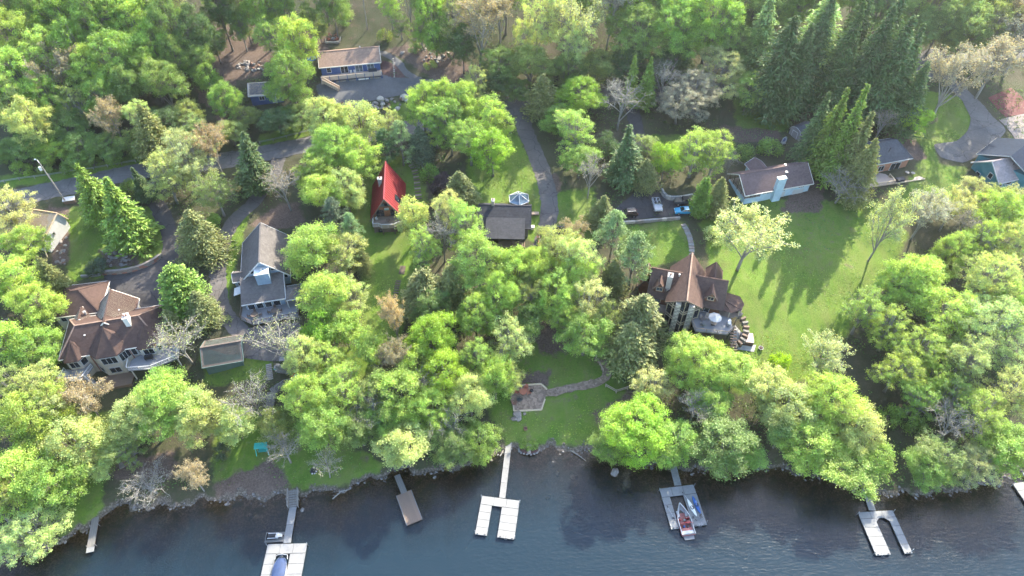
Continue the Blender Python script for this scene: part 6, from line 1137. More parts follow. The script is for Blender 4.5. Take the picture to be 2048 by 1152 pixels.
def broadleaf(key, seed, h, R, nclump, nleaf, leaf, rc=(.18, .30), dens=1.0, base=.16, bark='bark', r0=None, flat=1.0, shell=.62):
    rng = np.random.default_rng(seed); lo = lobes(rng, 7, .12)
    zc = h * (base + 1) / 2; hz_ = h * (1 - base) / 2 * flat
    # the crown is several overlapping masses of unequal size, each covered with leaf clumps
    subs = [(np.array([0, 0, zc + hz_ * .12]), R * .62, hz_ * .86)]; K = rng.integers(5, 8); a0 = rng.uniform(0, 6.28)
    for k in range(K):
        a = a0 + 6.283 * k / K + rng.normal(0, .25); rs = R * rng.uniform(.34, .52); dd = (R - rs) * rng.uniform(.82, 1.05)
        subs.append((np.array([math.cos(a) * dd, math.sin(a) * dd, zc + hz_ * rng.uniform(-.55, .42)]), rs, rs * rng.uniform(.8, 1.25) * max(.7, hz_ / R)))
    wts = np.array([q[1] * q[2] for q in subs]); pick = rng.choice(len(subs), nclump * 4, p=wts / wts.sum())
    d = unit(rng.normal(size=(nclump * 4, 3)) + np.array([0, 0, .25])); SC = np.array([q[0] for q in subs])[pick]; SR = np.array([q[1] for q in subs])[pick]; SZ = np.array([q[2] for q in subs])[pick]
    rr = shell + (1 - shell) * rng.random(len(d)) ** .6
    ends = SC + d * np.c_[SR * rr, SR * rr, SZ * rr]
    ok = (ends[:, 2] > h * base * .9) & (ends[:, 2] < h * .985)
    for c_, r_, z_ in subs: ok &= (((ends - c_) / np.array([r_, r_, z_])) ** 2).sum(1) > .42 * shell
    ends = ends[ok][:nclump]; d = d[ok][:nclump]; n = len(ends)
    rcs = R * rng.uniform(rc[0], rc[1], n) * .92
    mb = MB(); skeleton(rng, mb, h, R, ends, r0 or h * .016, max(.18, base * .9))
    per = np.maximum(8, (nleaf * rcs ** 2 / (rcs ** 2).sum()).astype(int)); idx = np.repeat(np.arange(n), per)
    q = unit(rng.normal(size=(len(idx), 3)) + d[idx] * .4 + np.array([0, 0, .3]))
    stray = np.where(rng.random(len(idx)) < .3, rng.uniform(.8, 1.9, len(idx)), .25 + .75 * rng.random(len(idx)) ** .6)
    C = ends[idx] + q * (rcs[idx] * stray)[:, None] * np.array([1.05, 1.05, .8]) - d[idx] * (rcs[idx] * rng.random(len(idx)) * .5)[:, None]
    Nn = q * .35 + rng.normal(size=q.shape) * .7 + np.array([0, 0, .4])
    tc = rng.uniform(.78, 1.22, n)[idx] * rng.uniform(.75, 1.25, len(idx)); hue = rng.normal(0, .04, n)[idx] + rng.normal(0, .05, len(idx))
    tint = np.c_[tc * (1 + hue * 1.2), tc, tc * (1 - hue)]
    L = leaf * rng.uniform(.6, 1.3, len(idx))
    add_proto(key, h, R, mb, leaf_mesh('crown', C, Nn, L, L * .72, tint, 'leaf', rng=rng), bark=bark)
def twiggy(key, seed, h, R, nleaf=0, leaf=.22, bark='bark_pale', n2=9, n3=6, base=.28):
    """an open tree whose branches show: bare or just leafing out"""
    rng = np.random.default_rng(seed); lo = lobes(rng, 6, .18); mb = MB(); zc = h * (base + 1) / 2; hz_ = h * (1 - base) / 2
    trunk = bez((0, 0, -.5), (rng.normal(0, .4), rng.normal(0, .4), h * .72), rng.normal(0, .3, 3), 7); rad = np.linspace(h * .017, h * .006, 7); mb.tube(trunk, rad, 6)
    tips = []
    for i in range(13):
        t = base + (1 - base) * rng.random(); k = min(int(t * 6), 5); p = trunk[k] + (trunk[k + 1] - trunk[k]) * (t * 6 - k)
        a = i * 2.4 + rng.normal(0, .3); el = rng.uniform(.15, 1.25); kk = lo(np.array([a]))[0]
        e = np.array([math.cos(a) * math.cos(el) * R * .78 * kk, math.sin(a) * math.cos(el) * R * .78 * kk, zc + math.sin(el) * hz_ * .8])
        m = bez(p, e, np.array([0, 0, rng.uniform(-.5, .9)]) + rng.normal(0, .3, 3), 6); mb.tube(m, np.linspace(rad[k] * .6, .05, 6), 5, False)
        for j in range(n2):
            s = m[rng.integers(2, 6)]; dv = unit(e - p) * .5 + unit(rng.normal(size=3)) * .8 + np.array([0, 0, .25]); q = s + unit(dv) * R * rng.uniform(.2, .42)
            b = bez(s, q, rng.normal(0, .18, 3), 4); mb.tube(b, np.linspace(.045, .022, 4), 3, False)
            for l in range(n3):
                s2 = b[rng.integers(1, 4)]; q2 = s2 + unit(unit(q - s) * .6 + rng.normal(size=3) * .6 + np.array([0, 0, .2])) * R * rng.uniform(.09, .2)
                mb.tube([s2, (s2 + q2) / 2 + rng.normal(0, .05, 3), q2], [.022, .016, .009], 3, False); tips += [q2, (s2 + q2) / 2]
            tips.append(q)
    tips = np.array(tips)
    if nleaf:
        idx = rng.integers(0, len(tips), nleaf); C = tips[idx] + rng.normal(0, .2, (nleaf, 3)); tn = rng.uniform(.7, 1.3, nleaf); hue = rng.normal(0, .1, nleaf)
        L = leaf * rng.uniform(.6, 1.4, nleaf)
        cm = leaf_mesh('crown', C, rng.normal(size=(nleaf, 3)) + np.array([0, 0, .7]), L, L * .7, np.c_[tn * (1 + hue), tn, tn * (1 - hue)], 'leaf', rng=rng)
    else: cm = None
    p = Proto(); p.h = h; p.R = R; p.trunk = mb.mesh('trunk', bark, True); p.crown = cm; p.cname = 'crown'; PROTO.setdefault(key, []).append(p)
def conifer(key, seed, h, R, step=.42, nb=9, droop=.35, spray=.62, soft=0.0, base=.08, power=1.0, dense=1.0, up=0.0):
    rng = np.random.default_rng(seed); mb = MB(); mb.tube([(0, 0, -.5), (0, 0, h * .5), (0, 0, h)], [h * .016, h * .010, .03], 6)
    C = []; N_ = []; A = []; L = []; T = []; z = h * base; lay = 0; sect = rng.uniform(.82, 1.15, 5)
    while z < h - .25:
        f = (z - h * base) / (h * (1 - base)); rad = R * max(.05, (1 - f) ** power) * (1 if f > .08 else .75)
        sect = sect * .8 + .2 * rng.uniform(.7, 1.3, 5); m = max(5, int(nb * (.5 + .5 * rad / R) * dense)); off = rng.uniform(0, 6.28); lt = rng.uniform(.85, 1.15)
        for k in range(m):
            a = off + 2 * math.pi * k / m + rng.normal(0, .16); r = rad * rng.uniform(.72 - soft * .22, 1.14 + soft * .3) * sect[int((a % 6.283) / 1.2567) % 5]; d = np.array([math.cos(a), math.sin(a), 0]); side = np.array([-math.sin(a), math.cos(a), 0])
            z1 = z + rng.normal(0, .12) ; dr = droop * r * rng.uniform(.7, 1.3)
            if r > .8: mb.tube([(0, 0, z1), tuple(d * r * .8 + np.array([0, 0, z1 - dr * .8 + up * r]))], [.05, .015], 3, False)
            ns = max(2, int(r / (spray * .36)))
            for i in range(ns):
                s = (i + .7) / ns; p = d * r * s + np.array([0, 0, z1 - dr * s ** 1.4 + up * r * s])
                w = (1 - .55 * s) * r * .42
                for sd in (-1, 1, 0):
                    if sd == 0 and i % 2: continue
                    c = p + side * sd * w * rng.uniform(.25, .9) + rng.normal(0, .05 + soft * .12, 3)
                    C.append(c); A.append(d * (.9 if sd else 1.2) + side * sd * .75 + np.array([0, 0, -droop * .8 + up]) + rng.normal(0, .12 + soft * .25, 3))
                    N_.append(np.array([0, 0, 1.0]) + d * .25 + rng.normal(0, .3 + soft * .3, 3)); L.append(spray * rng.uniform(.75, 1.35))
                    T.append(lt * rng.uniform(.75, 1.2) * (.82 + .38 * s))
        z += step * (.7 + .5 * rad / R); lay += 1
    for i in range(6):
        C.append(np.array([0, 0, h - .25 - i * .05])); A.append(np.array([0, 0, 1.]) + rng.normal(0, .3, 3)); N_.append(rng.normal(size=3)); L.append(.5); T.append(1.1)
    C = np.array(C); L = np.array(L); T = np.array(T)
    hue = rng.normal(0, .06, len(T))
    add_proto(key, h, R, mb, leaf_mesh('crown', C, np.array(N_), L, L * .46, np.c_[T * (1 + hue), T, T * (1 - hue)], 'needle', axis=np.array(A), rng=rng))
def tufted(key, seed, h, R, n=90, per=70):
    """white pine: whorls of needle tufts on level limbs"""
    rng = np.random.default_rng(seed); ends = []; mb = MB(); lo = lobes(rng, 5, .2)
    for k in range(n):
        f = rng.random() ** .8; z = h * (.25 + .73 * f); r = R * (1 - f) ** .6 * rng.uniform(.35, 1.0); a = rng.uniform(0, 6.28); r *= lo(np.array([a]))[0]
        ends.append((math.cos(a) * r, math.sin(a) * r, z + r * .12))
    ends = np.array(ends); skeleton(rng, mb, h, R, ends, h * .016, .3, mains=9)
    idx = np.repeat(np.arange(n), per); q = unit(rng.normal(size=(len(idx), 3)) + np.array([0, 0, .5])); C = ends[idx] + q * rng.uniform(.15, .95, (len(idx), 1)) * np.array([1, 1, .5])
    t = rng.uniform(.85, 1.15, n)[idx] * rng.uniform(.75, 1.3, len(idx))
    add_proto(key, h, R, mb, leaf_mesh('crown', C, rng.normal(size=q.shape) + np.array([0, 0, .6]), rng.uniform(.35, .6, len(idx)), .16, np.c_[t, t, t], 'needle', axis=q + rng.normal(0, .3, q.shape), rng=rng))
def bush(key, seed, h, R, n=1500, leaf=.24):
    rng = np.random.default_rng(seed); mb = MB()
    nc = 16; d = unit(rng.normal(size=(nc, 3))); d[:, 2] = np.abs(d[:, 2]); ends = d * np.array([R * .62, R * .62, h * .6]) + np.array([0, 0, h * .22])
    for e in ends: mb.tube([(0, 0, -.2), tuple(e * .5 + rng.normal(0, .08, 3)), tuple(e)], [.05, .035, .015], 3, False)
    idx = rng.integers(0, nc, n); q = unit(rng.normal(size=(n, 3)) + d[idx] * .5); C = ends[idx] + q * (R * .42 * rng.random((n, 1)) ** .5); C[:, 2] = np.maximum(C[:, 2], .1)
    t = rng.uniform(.8, 1.2, nc)[idx] * rng.uniform(.75, 1.25, n); hue = rng.normal(0, .07, n); L = leaf * rng.uniform(.7, 1.3, n)
    add_proto(key, h, R, mb, leaf_mesh('crown', C, q + rng.normal(size=q.shape) * .5, L, L * .7, np.c_[t * (1 + hue), t, t * (1 - hue)], 'leaf', rng=rng), 'foliage')
for i in range(3): broadleaf('decS', 10 + i, 9, 3.2, 90, 12000, .19, (.13, .24))
for i in range(4): broadleaf('decM', 20 + i, 15, 5.0, 210, 27000, .215, (.09, .17), base=.15 + .03 * i)
for i in range(4): broadleaf('decL', 30 + i, 19, 7.6, 400, 46000, .245, (.065, .125), base=.15 + .03 * i)
for i in range(3): broadleaf('airy', 40 + i, 16, 5.2, 230, 16000, .20, (.06, .13), base=.14, bark='bark_pale', shell=.45)
for i in range(2): broadleaf('airyL', 50 + i, 19, 8.0, 420, 31000, .22, (.05, .095), base=.14, bark='bark_pale', shell=.45)
for i in range(3): twiggy('oak', 60 + i, 15, 5.2, 7500, .24)
for i in range(3): twiggy('bare', 70 + i, 13, 4.6, 900, .17)
for i in range(3): conifer('spruce', 80 + i, 18, 3.6, droop=.28 + .06 * i, soft=.5, power=.85 + .12 * i)
for i in range(4): conifer('tall', 84 + i, 24, 4.4, step=.5, nb=11, droop=.45, soft=.9, spray=.7, power=.66 + .1 * i)
for i in range(3): conifer('hem', 90 + i, 15, 4.2, step=.38, nb=11, droop=.25, soft=.9, spray=.55, power=.72)
for i in range(2): conifer('arb', 95 + i, 11, 3.0, step=.3, nb=12, droop=-.25, soft=.5, spray=.5, power=.55, up=.15)
for i in range(2): tufted('pine', 100 + i, 16, 5.0)
for i in range(3): bush('bush', 110 + i, 2.6, 2.2)
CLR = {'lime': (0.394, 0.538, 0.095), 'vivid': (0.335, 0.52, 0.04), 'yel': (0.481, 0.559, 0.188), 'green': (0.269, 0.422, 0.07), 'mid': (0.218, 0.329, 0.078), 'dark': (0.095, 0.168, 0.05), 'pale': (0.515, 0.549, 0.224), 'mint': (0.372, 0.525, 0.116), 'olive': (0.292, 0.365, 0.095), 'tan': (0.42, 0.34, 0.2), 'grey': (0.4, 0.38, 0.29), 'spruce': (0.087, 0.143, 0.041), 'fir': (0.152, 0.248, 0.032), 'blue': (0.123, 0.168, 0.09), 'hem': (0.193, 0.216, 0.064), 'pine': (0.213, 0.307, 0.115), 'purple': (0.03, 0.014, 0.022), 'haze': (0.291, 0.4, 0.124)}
WORD = {'lime': 'lime-green', 'vivid': 'vivid yellow-green', 'yel': 'pale yellow-green', 'green': 'fresh green', 'mid': 'mid-green', 'dark': 'dark green', 'pale': 'pale olive', 'mint': 'pale minty green', 'olive': 'olive-green', 'tan': 'tan budding', 'grey': 'grey budding', 'spruce': 'dark green', 'fir': 'bright green', 'blue': 'bluish green', 'hem': 'soft olive', 'pine': 'pale green', 'purple': 'dark purple', 'haze': 'hazy green'}
KIND = {'dec': 'leafy tree', 'airy': 'feathery leafing tree', 'oak': 'half-leafed branching tree', 'bare': 'bare twiggy tree', 'spruce': 'spruce tree', 'tall': 'tall spruce', 'hem': 'hemlock tree', 'arb': 'dense evergreen', 'pine': 'pine tree', 'bush': 'bush'}
NAME = {'dec': 'broadleaf_tree', 'airy': 'birch_tree', 'oak': 'oak_tree', 'bare': 'bare_tree', 'spruce': 'spruce_tree', 'tall': 'spruce_tree', 'hem': 'hemlock_tree', 'arb': 'evergreen_tree', 'pine': 'pine_tree', 'bush': 'shrub'}
TREES = '''
dec 60 830 72 14 lime; dec 150 875 60 12 yel; dec 35 955 72 12 lime; dec 115 960 58 11 green; airy 60 1062 70 9 yel; airy -20 1010 60 11 yel; dec 330 806 78 12 lime; dec 270 838 54 11 yel; dec 395 830 55 12 yel; oak 170 800 45 10 tan; bare 300 968 55 6 grey; oak 392 958 32 8 tan; bush 442 900 19 3 blue; bare 365 690 58 11 pale; bare 505 800 58 9 pale; bare 560 690 62 11 pale
airy 22 430 55 12 pale; dec 62 490 42 11 lime; dec 25 560 62 13 lime; dec 75 615 50 12 lime; dec 65 697 52 10 green; hem 108 565 32 12 hem; airy 15 770 55 13 olive; airy 80 770 50 12 yel; dec 15 690 40 12 lime; airy 100 820 45 12 pale
@spruce 218 440 48 16 fir; @spruce 275 492 64 18 fir; spruce 285 372 28 9 spruce; arb 368 590 56 13 fir; hem 400 480 40 13 hem; spruce 503 330 40 17 spruce; airy 372 310 72 16 pale; hem 305 275 34 16 hem; airy 330 350 50 14 yel; oak 425 295 42 14 tan; bare 570 378 42 11 tan; airy 430 385 45 12 olive; bush 260 372 20 3 fir; hem 405 620 38 9 hem; hem 345 650 30 8 hem; bush 118 440 18 3 green; bush 195 530 24 3 blue; bush 430 440 16 3 green
dec 35 85 68 20 lime; dec 100 110 55 19 mint; dec 45 160 60 18 lime; dec 130 45 48 20 green; dec 205 45 55 21 green; dec 235 120 66 20 green; dec 265 60 45 20 lime; oak 108 150 48 18 tan; dec 180 150 42 18 lime; dec 15 205 45 16 yel; dec 60 250 42 15 yel; dec 210 205 40 15 green; oak 228 245 34 13 tan; airy 282 245 32 14 yel; dec 330 175 46 15 mid; dec 345 60 46 21 mid; oak 365 15 40 21 pale; dec 295 20 50 22 green; dec 395 70 44 19 dark; dec 300 140 40 16 green; dec 130 255 45 10 mid; dec 170 292 42 8 mid; dec 60 288 44 8 mid; dec 110 296 40 7 green; dec 215 292 38 7 mid; dec 262 284 36 7 olive; dec 20 300 38 6 mid; bush 140 330 20 3 mid; bush 40 338 20 3 green; bush 230 318 20 3 mid; bush 90 330 18 3 olive; bush 185 322 18 3 mid; dec 330 250 38 9 dark; dec 350 130 32 15 mid; dec 70 20 50 22 green; dec 5 20 55 22 mid; dec 170 0 50 22 mid; dec 250 -20 50 22 mid; airy 150 215 38 13 olive; dec 375 225 34 8 olive
dec 416 158 26 11 green; dec 454 198 34 12 green; dec 590 85 45 18 lime; dec 578 152 52 16 green; airy 545 75 40 16 mint; dec 520 20 40 20 green; dec 480 10 34 20 mid; dec 565 5 34 21 mid; dec 555 238 46 7 dark; dec 600 232 38 6 mid; dec 490 235 34 6 olive; airy 385 250 40 8 olive; dec 440 20 36 20 dark
dec 660 -5 36 20 mid; @oak 823 70 30 24 pale; dec 850 5 34 20 mid; dec 868 40 36 19 green; airy 905 28 38 20 pale; oak 955 62 56 20 tan; oak 1000 20 40 20 tan; dec 925 95 36 13 dark; dec 1000 130 40 12 mid; airy 1075 45 50 22 yel; oak 1130 55 62 22 pale; airy 1150 95 45 18 yel; dec 1060 130 45 13 olive; dec 1140 140 45 12 mid; oak 1220 25 42 20 grey; dec 1275 70 66 19 mid; dec 1350 60 62 20 green; dec 1420 50 62 20 green; dec 1460 90 50 16 mid; dec 1255 130 50 11 dark; dec 1350 125 48 11 dark; dec 1500 10 50 20 haze; dec 1200 130 45 10 olive; dec 985 170 36 8 dark; dec 1030 180 35 7 mid
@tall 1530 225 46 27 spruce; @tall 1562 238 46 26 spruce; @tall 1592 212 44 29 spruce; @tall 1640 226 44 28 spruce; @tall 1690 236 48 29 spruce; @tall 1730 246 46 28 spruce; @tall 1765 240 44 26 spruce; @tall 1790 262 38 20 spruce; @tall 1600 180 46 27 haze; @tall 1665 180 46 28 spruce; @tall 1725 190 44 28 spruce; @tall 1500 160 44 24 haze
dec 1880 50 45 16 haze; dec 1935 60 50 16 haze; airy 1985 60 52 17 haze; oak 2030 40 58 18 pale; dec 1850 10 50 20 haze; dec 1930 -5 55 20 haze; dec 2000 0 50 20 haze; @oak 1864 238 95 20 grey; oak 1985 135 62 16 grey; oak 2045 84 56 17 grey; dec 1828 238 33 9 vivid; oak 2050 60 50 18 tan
@spruce 1628 345 36 25 fir; @spruce 1655 362 38 25 fir; @spruce 1674 378 34 22 hem; @hem 1698 404 30 18 hem; bare 1685 372 48 9 grey; @spruce 1608 330 30 20 spruce; bare 1762 250 26 9 tan
airy 1440 140 66 14 pale; airy 1395 180 56 13 grey; dec 1500 180 36 11 mint; airy 1360 200 56 12 grey; bare 1330 165 36 12 grey; bare 1240 210 48 13 grey; dec 1160 190 52 12 vivid; hem 1085 195 32 12 hem; airy 1150 260 46 14 mint; dec 1160 322 38 9 green; bare 1180 350 30 12 grey; spruce 1252 318 44 16 spruce; hem 1290 350 28 9 hem; spruce 1265 175 22 14 fir; spruce 1292 175 22 14 fir; dec 1318 148 26 11 blue; dec 1332 320 32 11 vivid; airy 1390 300 52 14 lime; airy 1430 305 48 13 lime; bush 1490 305 22 4 mid; bush 1542 292 30 4 green; arb 1402 405 20 12 fir; hem 1432 395 26 11 hem; bush 1425 470 24 3 pale; hem 1200 425 26 9 hem; bare 1460 330 20 8 grey; airy 1300 300 35 9 olive; dec 1210 290 30 8 dark; dec 1120 235 40 8 green
airy 955 165 34 12 yel; dec 845 215 38 14 lime; dec 885 205 34 14 lime; dec 918 215 38 14 lime; dec 985 225 44 14 lime; airy 940 275 46 14 green; dec 985 305 45 12 vivid; dec 900 255 42 14 green; airy 870 245 40 13 lime; hem 840 290 28 10 blue; pine 800 280 36 13 pine; pine 770 292 34 11 dark
dec 648 245 42 13 yel; dec 720 245 50 14 yel; dec 660 300 55 14 lime; dec 715 320 46 13 lime; dec 625 350 42 13 lime; dec 650 390 46 12 lime; dec 690 380 42 12 yel; airy 785 250 30 11 yel; pine 668 432 34 11 blue; bush 858 345 22 4 green; dec 885 372 27 6 purple; hem 920 388 38 10 hem; dec 440 -15 40 20 mid
dec 625 500 58 13 lime; airy 685 510 48 12 yel; pine 705 465 30 11 pine; hem 722 520 22 9 hem; dec 650 590 56 13 lime; airy 700 600 42 12 yel; dec 640 660 38 11 vivid; dec 605 715 46 13 yel; airy 655 720 46 13 mint; dec 610 790 52 13 lime; airy 690 775 55 13 lime; dec 640 850 58 12 green; oak 790 640 30 14 tan; oak 800 720 34 12 tan; dec 860 680 50 14 vivid; dec 895 750 54 13 vivid; dec 940 790 48 12 yel; dec 800 795 58 13 lime; dec 815 890 62 10 yel; dec 960 895 44 8 green; dec 905 890 46 8 mid; bare 895 850 44 9 pale; bare 745 830 48 10 pale; bare 760 720 34 9 grey; airy 740 790 48 12 olive; dec 720 860 50 9 mid; bare 650 930 34 8 pale; bare 570 900 44 8 tan; bare 850 770 35 11 grey
dec 828 425 34 13 yel; airy 850 490 40 13 mint; bare 885 480 40 12 grey; airy 900 430 38 13 pale; airy 936 452 44 17 mint; dec 965 540 58 17 mint; hem 855 590 50 12 hem; hem 905 580 42 12 hem; dec 950 630 44 14 lime; airy 1020 680 54 14 yel; dec 1000 600 42 14 lime; dec 1030 552 44 15 lime; dec 1080 538 42 14 lime; airy 1120 500 48 15 yel; airy 1165 530 56 16 yel; airy 1180 600 58 15 pale; dec 1110 590 52 14 lime; dec 1170 670 56 11 green; airy 1060 590 45 13 olive; airy 1090 470 26 7 olive; oak 1145 470 28 8 tan; pine 1225 470 48 15 pine; pine 1268 520 50 15 pine; hem 1225 560 34 11 hem; hem 1274 646 54 13 hem; hem 1260 690 50 11 hem; airy 1300 765 44 9 pale; airy 950 720 40 13 mint; dec 990 760 36 11 lime; dec 860 620 40 10 mid
dec 1400 725 66 11 lime; dec 1470 745 52 10 lime; airy 1540 770 56 11 yel; oak 1650 715 48 10 pale; bush 1560 722 22 5 vivid; dec 1270 860 72 11 vivid; dec 1350 880 54 10 green; dec 1225 900 44 7 green; dec 1445 895 66 10 mid; dec 1500 920 40 7 green; bare 1390 815 40 9 grey; dec 1420 800 44 9 green; dec 1580 820 64 12 yel; dec 1660 800 70 13 lime; dec 1710 850 55 12 yel; dec 1620 890 60 10 lime; dec 1690 935 66 9 lime; dec 1750 920 40 8 green; airy 1345 955 34 6 mid; dec 1560 870 40 8 mid
dec 1830 560 72 15 lime; airy 1880 620 62 14 lime; airy 1730 620 48 13 mint; airy 1785 655 50 13 lime; airy 1840 700 52 12 lime; airy 1980 560 66 16 yel; airyX 1990 650 90 16 yel; airy 1930 720 58 14 yel; airy 1960 480 46 14 lime; dec 1905 505 40 14 mint; dec 1995 430 48 13 lime; airy 2035 490 45 14 yel; bare 1925 460 34 12 grey; oak 1850 430 46 13 grey; @oak 1736 522 44 19 pale; airy 1945 385 36 9 pale; airy 1985 395 34 8 olive; oak 2030 405 34 9 pale; @oak 1474 541 72 17 pale; airy 1955 830 62 11 lime; dec 2015 890 62 10 green; airy 1880 915 58 9 olive; dec 1850 940 46 8 green; bare 1900 850 44 10 grey; airy 2020 780 58 13 yel; airy 1950 930 50 8 pale; oak 1905 420 34 11 pale; airy 1800 580 40 13 mint; dec 1880 400 34 7 lime; airy 1905 790 40 11 mid; airy 1795 745 50 11 lime; airy 1840 795 46 10 green; bush 1780 830 26 4 green; bush 1830 850 24 4 mid; dec 1870 760 44 10 lime
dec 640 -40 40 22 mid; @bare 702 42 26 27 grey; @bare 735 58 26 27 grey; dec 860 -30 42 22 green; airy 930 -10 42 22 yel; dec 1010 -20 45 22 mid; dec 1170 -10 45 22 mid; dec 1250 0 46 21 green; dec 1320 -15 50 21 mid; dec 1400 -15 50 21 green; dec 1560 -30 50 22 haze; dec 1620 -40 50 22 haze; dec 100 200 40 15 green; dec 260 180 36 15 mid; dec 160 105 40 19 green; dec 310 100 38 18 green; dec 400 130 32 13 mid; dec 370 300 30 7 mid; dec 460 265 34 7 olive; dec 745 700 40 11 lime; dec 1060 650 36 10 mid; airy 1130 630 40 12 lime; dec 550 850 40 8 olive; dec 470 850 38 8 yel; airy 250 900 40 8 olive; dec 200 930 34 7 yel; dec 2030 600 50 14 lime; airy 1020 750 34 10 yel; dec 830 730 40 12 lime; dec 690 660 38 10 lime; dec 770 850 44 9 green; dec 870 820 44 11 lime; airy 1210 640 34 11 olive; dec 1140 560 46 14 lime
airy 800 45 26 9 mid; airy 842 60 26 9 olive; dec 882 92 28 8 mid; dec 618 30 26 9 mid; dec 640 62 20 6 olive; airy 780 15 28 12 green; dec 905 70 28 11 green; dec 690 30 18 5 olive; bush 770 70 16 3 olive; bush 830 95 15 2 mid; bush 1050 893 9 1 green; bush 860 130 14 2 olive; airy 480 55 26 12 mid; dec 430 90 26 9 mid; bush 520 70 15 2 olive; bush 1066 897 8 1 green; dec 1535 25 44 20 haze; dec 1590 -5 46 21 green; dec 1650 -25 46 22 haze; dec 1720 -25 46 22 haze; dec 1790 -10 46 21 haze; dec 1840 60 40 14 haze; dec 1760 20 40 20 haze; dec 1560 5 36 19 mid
'''
def split_trees():
    out = []
    for ln in TREES.strip().splitlines():
        for e in ln.split(';'):
            e = e.split()
            if e: out.append((e[0], *[float(q) for q in e[1:5]], e[5]))
    return out
LANDMARKS = [(220,660,'the tan house with many hip roofs'),(85,450,'the small white-walled garage by the road'),(525,560,'the slate-blue gabled house'),(440,690,'the low grey-roofed garage'),(700,130,'the navy house on the slope'),(530,180,'the beige-roofed shed'),(775,400,'the red-roofed cabin'),(1020,440,'the charcoal-roofed house'),(1390,600,'the brown chalet'),(1530,360,'the pale blue house'),(1590,265,'the small grey shed'),(1775,320,'the orange-walled house'),(1985,320,'the teal house'),(1310,410,'the parked cars'),(1060,795,'the patio'),(570,1060,'the dock with the covered boat'),(815,1005,'the brown plank dock'),(1000,1000,'the central white dock'),(1362,1010,'the dock with the red and white boat'),(1765,1060,'the white dock on the right'),(2010,215,'the red court'),(240,350,'the road on the left'),(930,235,'the middle of the road'),(1085,330,'the central driveway'),(1620,520,'the big right-hand lawn'),(1300,480,'the chalet lawn'),(440,550,'the curving driveway'),(780,570,'the lawn below the cabin'),(525,900,'the teal swing bench'),(480,100,'the bare dug slope'),(1060,60,'the wood above the road'),(1400,80,'the wood above the road'),(100,100,'the top left corner'),(1650,100,'the spruce row'),(1950,60,'the top right corner'),(60,1000,'the bottom left corner'),(2000,850,'the right edge of the shore')]
def place_trees():
    rng = random.Random(3); protn = {}; recs = []
    for kind, u, v, r, h, c in split_trees():
        kb = kind.rstrip('X').lstrip('@')
        f = .42 if kb in ('spruce', 'tall', 'hem', 'arb') else (.5 if kb == 'bush' else .57)
        z = 10.0
        for _ in range(30):
            p = PZ(u, v, z); z = .5 * z + .5 * (gz(p[0], p[1]) + f * h)
        if kind[0] == '@': p = G(u, v); z = p[2] + .5 * h; u, v = proj(p[0], p[1], z)
        x, y = p[0], p[1]
        s = shore_s(np.array([x]), np.array([y]))[0]
        if s < 1.0: y += (1.0 - s) / .92
        dep = ct * y - st * (z - CAMZ); rm = r * dep / F_PX
        key = kb
        if kb == 'dec': key = 'decS' if rm < 3.9 else ('decM' if rm < 6.2 else 'decL')
        if kb == 'airy' and rm > 6.4: key = 'airyL'
        recs.append([kb, key, x, y, rm, h, c, u, v])
    groups = {}
    for q in recs:
        kb, key, x, y, rm, h, c, u, v = q
        lm = min(LANDMARKS, key=lambda l: ((l[0] - u) ** 2 + ((l[1] - v) * 1.25) ** 2)); dx, dy = u - lm[0], v - lm[1]
        corner = 'corner' in lm[2] or 'wood' in lm[2]
        rel = 'in' if 'wood' in lm[2] else 'near' if corner or math.hypot(dx, dy) < 26 else ('left of' if dx < 0 else 'right of') if abs(dx) > abs(dy) * 1.1 else ('behind' if dy < 0 else 'in front of')
        size = 'large ' if rm > 6.2 else ('small ' if rm < 3.3 else '')
        q.append((size, WORD[c], KIND[kb], rel, lm[2])); groups.setdefault(q[-1], []).append(q)
    ORD = ['leftmost', 'second from the left', 'third from the left', 'fourth from the left', 'fifth from the left', 'sixth from the left', 'seventh from the left']
    for k, qs in groups.items():
        size, w, kd, rel, lm = k; qs.sort(key=lambda q: q[7])
        for i, q in enumerate(qs):
            t = f'{size}{w} {kd} {rel} {lm}'
            if len(qs) == 2: t = ('left-hand ' if i == 0 else 'right-hand ') + t
            elif len(qs) > 2: t = (ORD[i] + ' ' + t) if i < 1 else (t + ', ' + (ORD[i] if i < len(qs) - 1 else 'rightmost'))
            q.append(t)
    for q in recs:
        kb, key, x, y, rm, h, c, u, v, k, label = q
        pl = PROTO[key]; p = pl[protn.get(key, 0) % len(pl)]; protn[key] = protn.get(key, 0) + 1
        sx = rm * 1.07 / p.R; szz = h / p.h * rng.uniform(.94, 1.08)
        root = thing(NAME[kb], (x, y, gz(x, y) - .05), rng.uniform(0, 6.28), label, 'bush' if kb == 'bush' else 'tree', 'bushes and trees on the slope')
        lim = (.72, 1.35); sx = min(max(sx, lim[0] * .8), lim[1] * 1.15)
        if kb in ('spruce', 'tall', 'hem'): sx *= rng.uniform(.82, 1.2); root.rotation_euler[0] = rng.gauss(0, .03)
        root.scale = (sx, sx * rng.uniform(.92, 1.08), szz)
        if kb in ('oak', 'bare', 'airy', 'dec'): root.rotation_euler[0] = rng.gauss(0, .035); root.rotation_euler[1] = rng.gauss(0, .035)
        link('stem' if kb == 'bush' else 'trunk', p.trunk, root)
        if p.crown:
            cr = link(p.cname, p.crown, root); b = CLR[c]; j = rng.uniform(.86, 1.14); k1 = rng.gauss(0, .035)
            cr.color = (b[0] * j * (1 + k1), b[1] * j, b[2] * j * (1 - k1), 1)
place_trees()
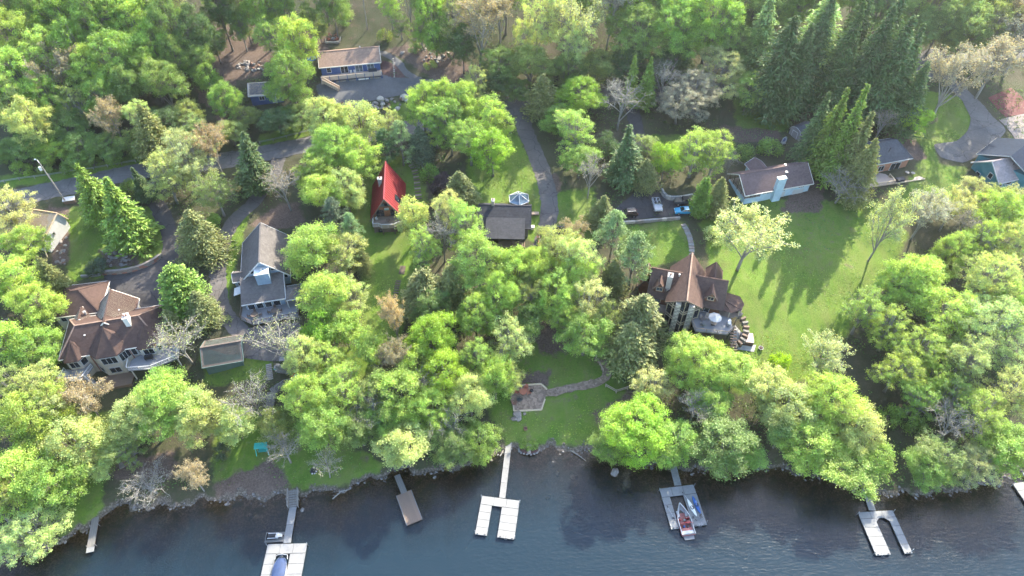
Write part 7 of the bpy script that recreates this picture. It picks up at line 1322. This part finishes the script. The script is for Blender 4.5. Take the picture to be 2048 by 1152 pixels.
# undergrowth: seedlings, ferns and brush on the forest floor
def undergrowth():
    rng = np.random.default_rng(9); n = 60000; x = rng.uniform(-165, 165, n); y = rng.uniform(52, 225, n)
    cl = wobble(x * 1.3, y * 1.3) + .6 * wobble(x * 4 + 50, y * 4)
    ok = (grid_at(LAWNZ, x, y) < .15) & (grid_at(SOILZ, x, y) < .25) & (shore_s(x, y) > 1.5) & (cl > -.25)
    for k, L in LINES.items(): ok &= dist_line(x, y, L)[0] > ROADS[k][1] / 2 + 1
    for k, P in POLYS.items(): ok &= ~in_poly(x, y, P)
    for hx, hy, hr in HOUSES: ok &= np.hypot(x - hx, y - hy) > hr
    x, y = x[ok], y[ok]; m = len(x); z = grid_at(HZ, x, y)
    k = 5; hh = np.clip(.35 + .5 * (wobble(x * 3, y * 3) + .4), .15, 1.3)
    C = np.stack([np.repeat(x, k) + rng.normal(0, .35, m * k), np.repeat(y, k) + rng.normal(0, .35, m * k), np.repeat(z, k) + .1 + rng.random(m * k) * np.repeat(hh, k)], -1)
    t = np.repeat(rng.uniform(.6, 1.3, m), k) * rng.uniform(.8, 1.2, m * k); hue = np.repeat(rng.normal(.05, .16, m), k); L = rng.uniform(.2, .42, m * k)
    me = leaf_mesh('undergrowth', C, rng.normal(size=C.shape) * .6 + np.array([0, 0, 1]), L, L * .7, np.c_[t * (1 + hue), t, t * (1 - hue * .5)], 'leaf', rng=rng)
    o = link('undergrowth', me); o.color = (.10, .19, .036, 1); tag(o, 'low green undergrowth on the forest floor', 'undergrowth', kind='stuff')
undergrowth()
def grass():
    """mown but uneven turf: tufts and clover standing on every lawn"""
    rng = np.random.default_rng(19); n = 150000; x = rng.uniform(-110, 135, n); y = rng.uniform(56, 175, n)
    ok = (grid_at(LAWNZ, x, y) > .45) & (shore_s(x, y) > .8) & (rng.random(n) < .55 + .9 * wobble(x * 2.2, y * 2.2))
    for k, L in LINES.items(): ok &= dist_line(x, y, L)[0] > ROADS[k][1] / 2 + .15
    for k, P in POLYS.items(): ok &= ~in_poly(x, y, P)
    x, y = x[ok], y[ok]; m = len(x); C = np.c_[x, y, grid_at(HZ, x, y) + .05]
    t = rng.uniform(.6, 1.3, m) * (1 + .35 * wobble(x * .9, y * .9)); hue = rng.normal(.0, .14, m) + .25 * wobble(x * .5 + 9, y * .5); L = rng.uniform(.12, .34, m)
    me = leaf_mesh('grass', C, rng.normal(size=C.shape) * .35 + np.array([0, 0, 1]), L, L * .7, np.clip(np.c_[t * (1 + hue), t, t * (1 - hue * .4)], .2, 2), 'leaf', rng=rng)
    o = link('grass', me); o.color = (.15, .235, .035, 1); tag(o, 'short uneven grass covering the lawns', 'grass', kind='stuff')
grass()
# ------------------------------------------------------------------ the hazy air
m, t, o = nodes('haze'); N = NT(t)
vol = N.n('ShaderNodeVolumePrincipled', {'Color': (.93, .96, 1, 1), 'Density': .00010, 'Anisotropy': .55})
t.links.new(vol.outputs[0], o.inputs['Volume'])
hb = MB().box(-2600, 2600, -2600, 2600, -6.5, 118).build('haze', m); tag(hb, 'thin bright summer haze over the valley', 'haze', kind='stuff')
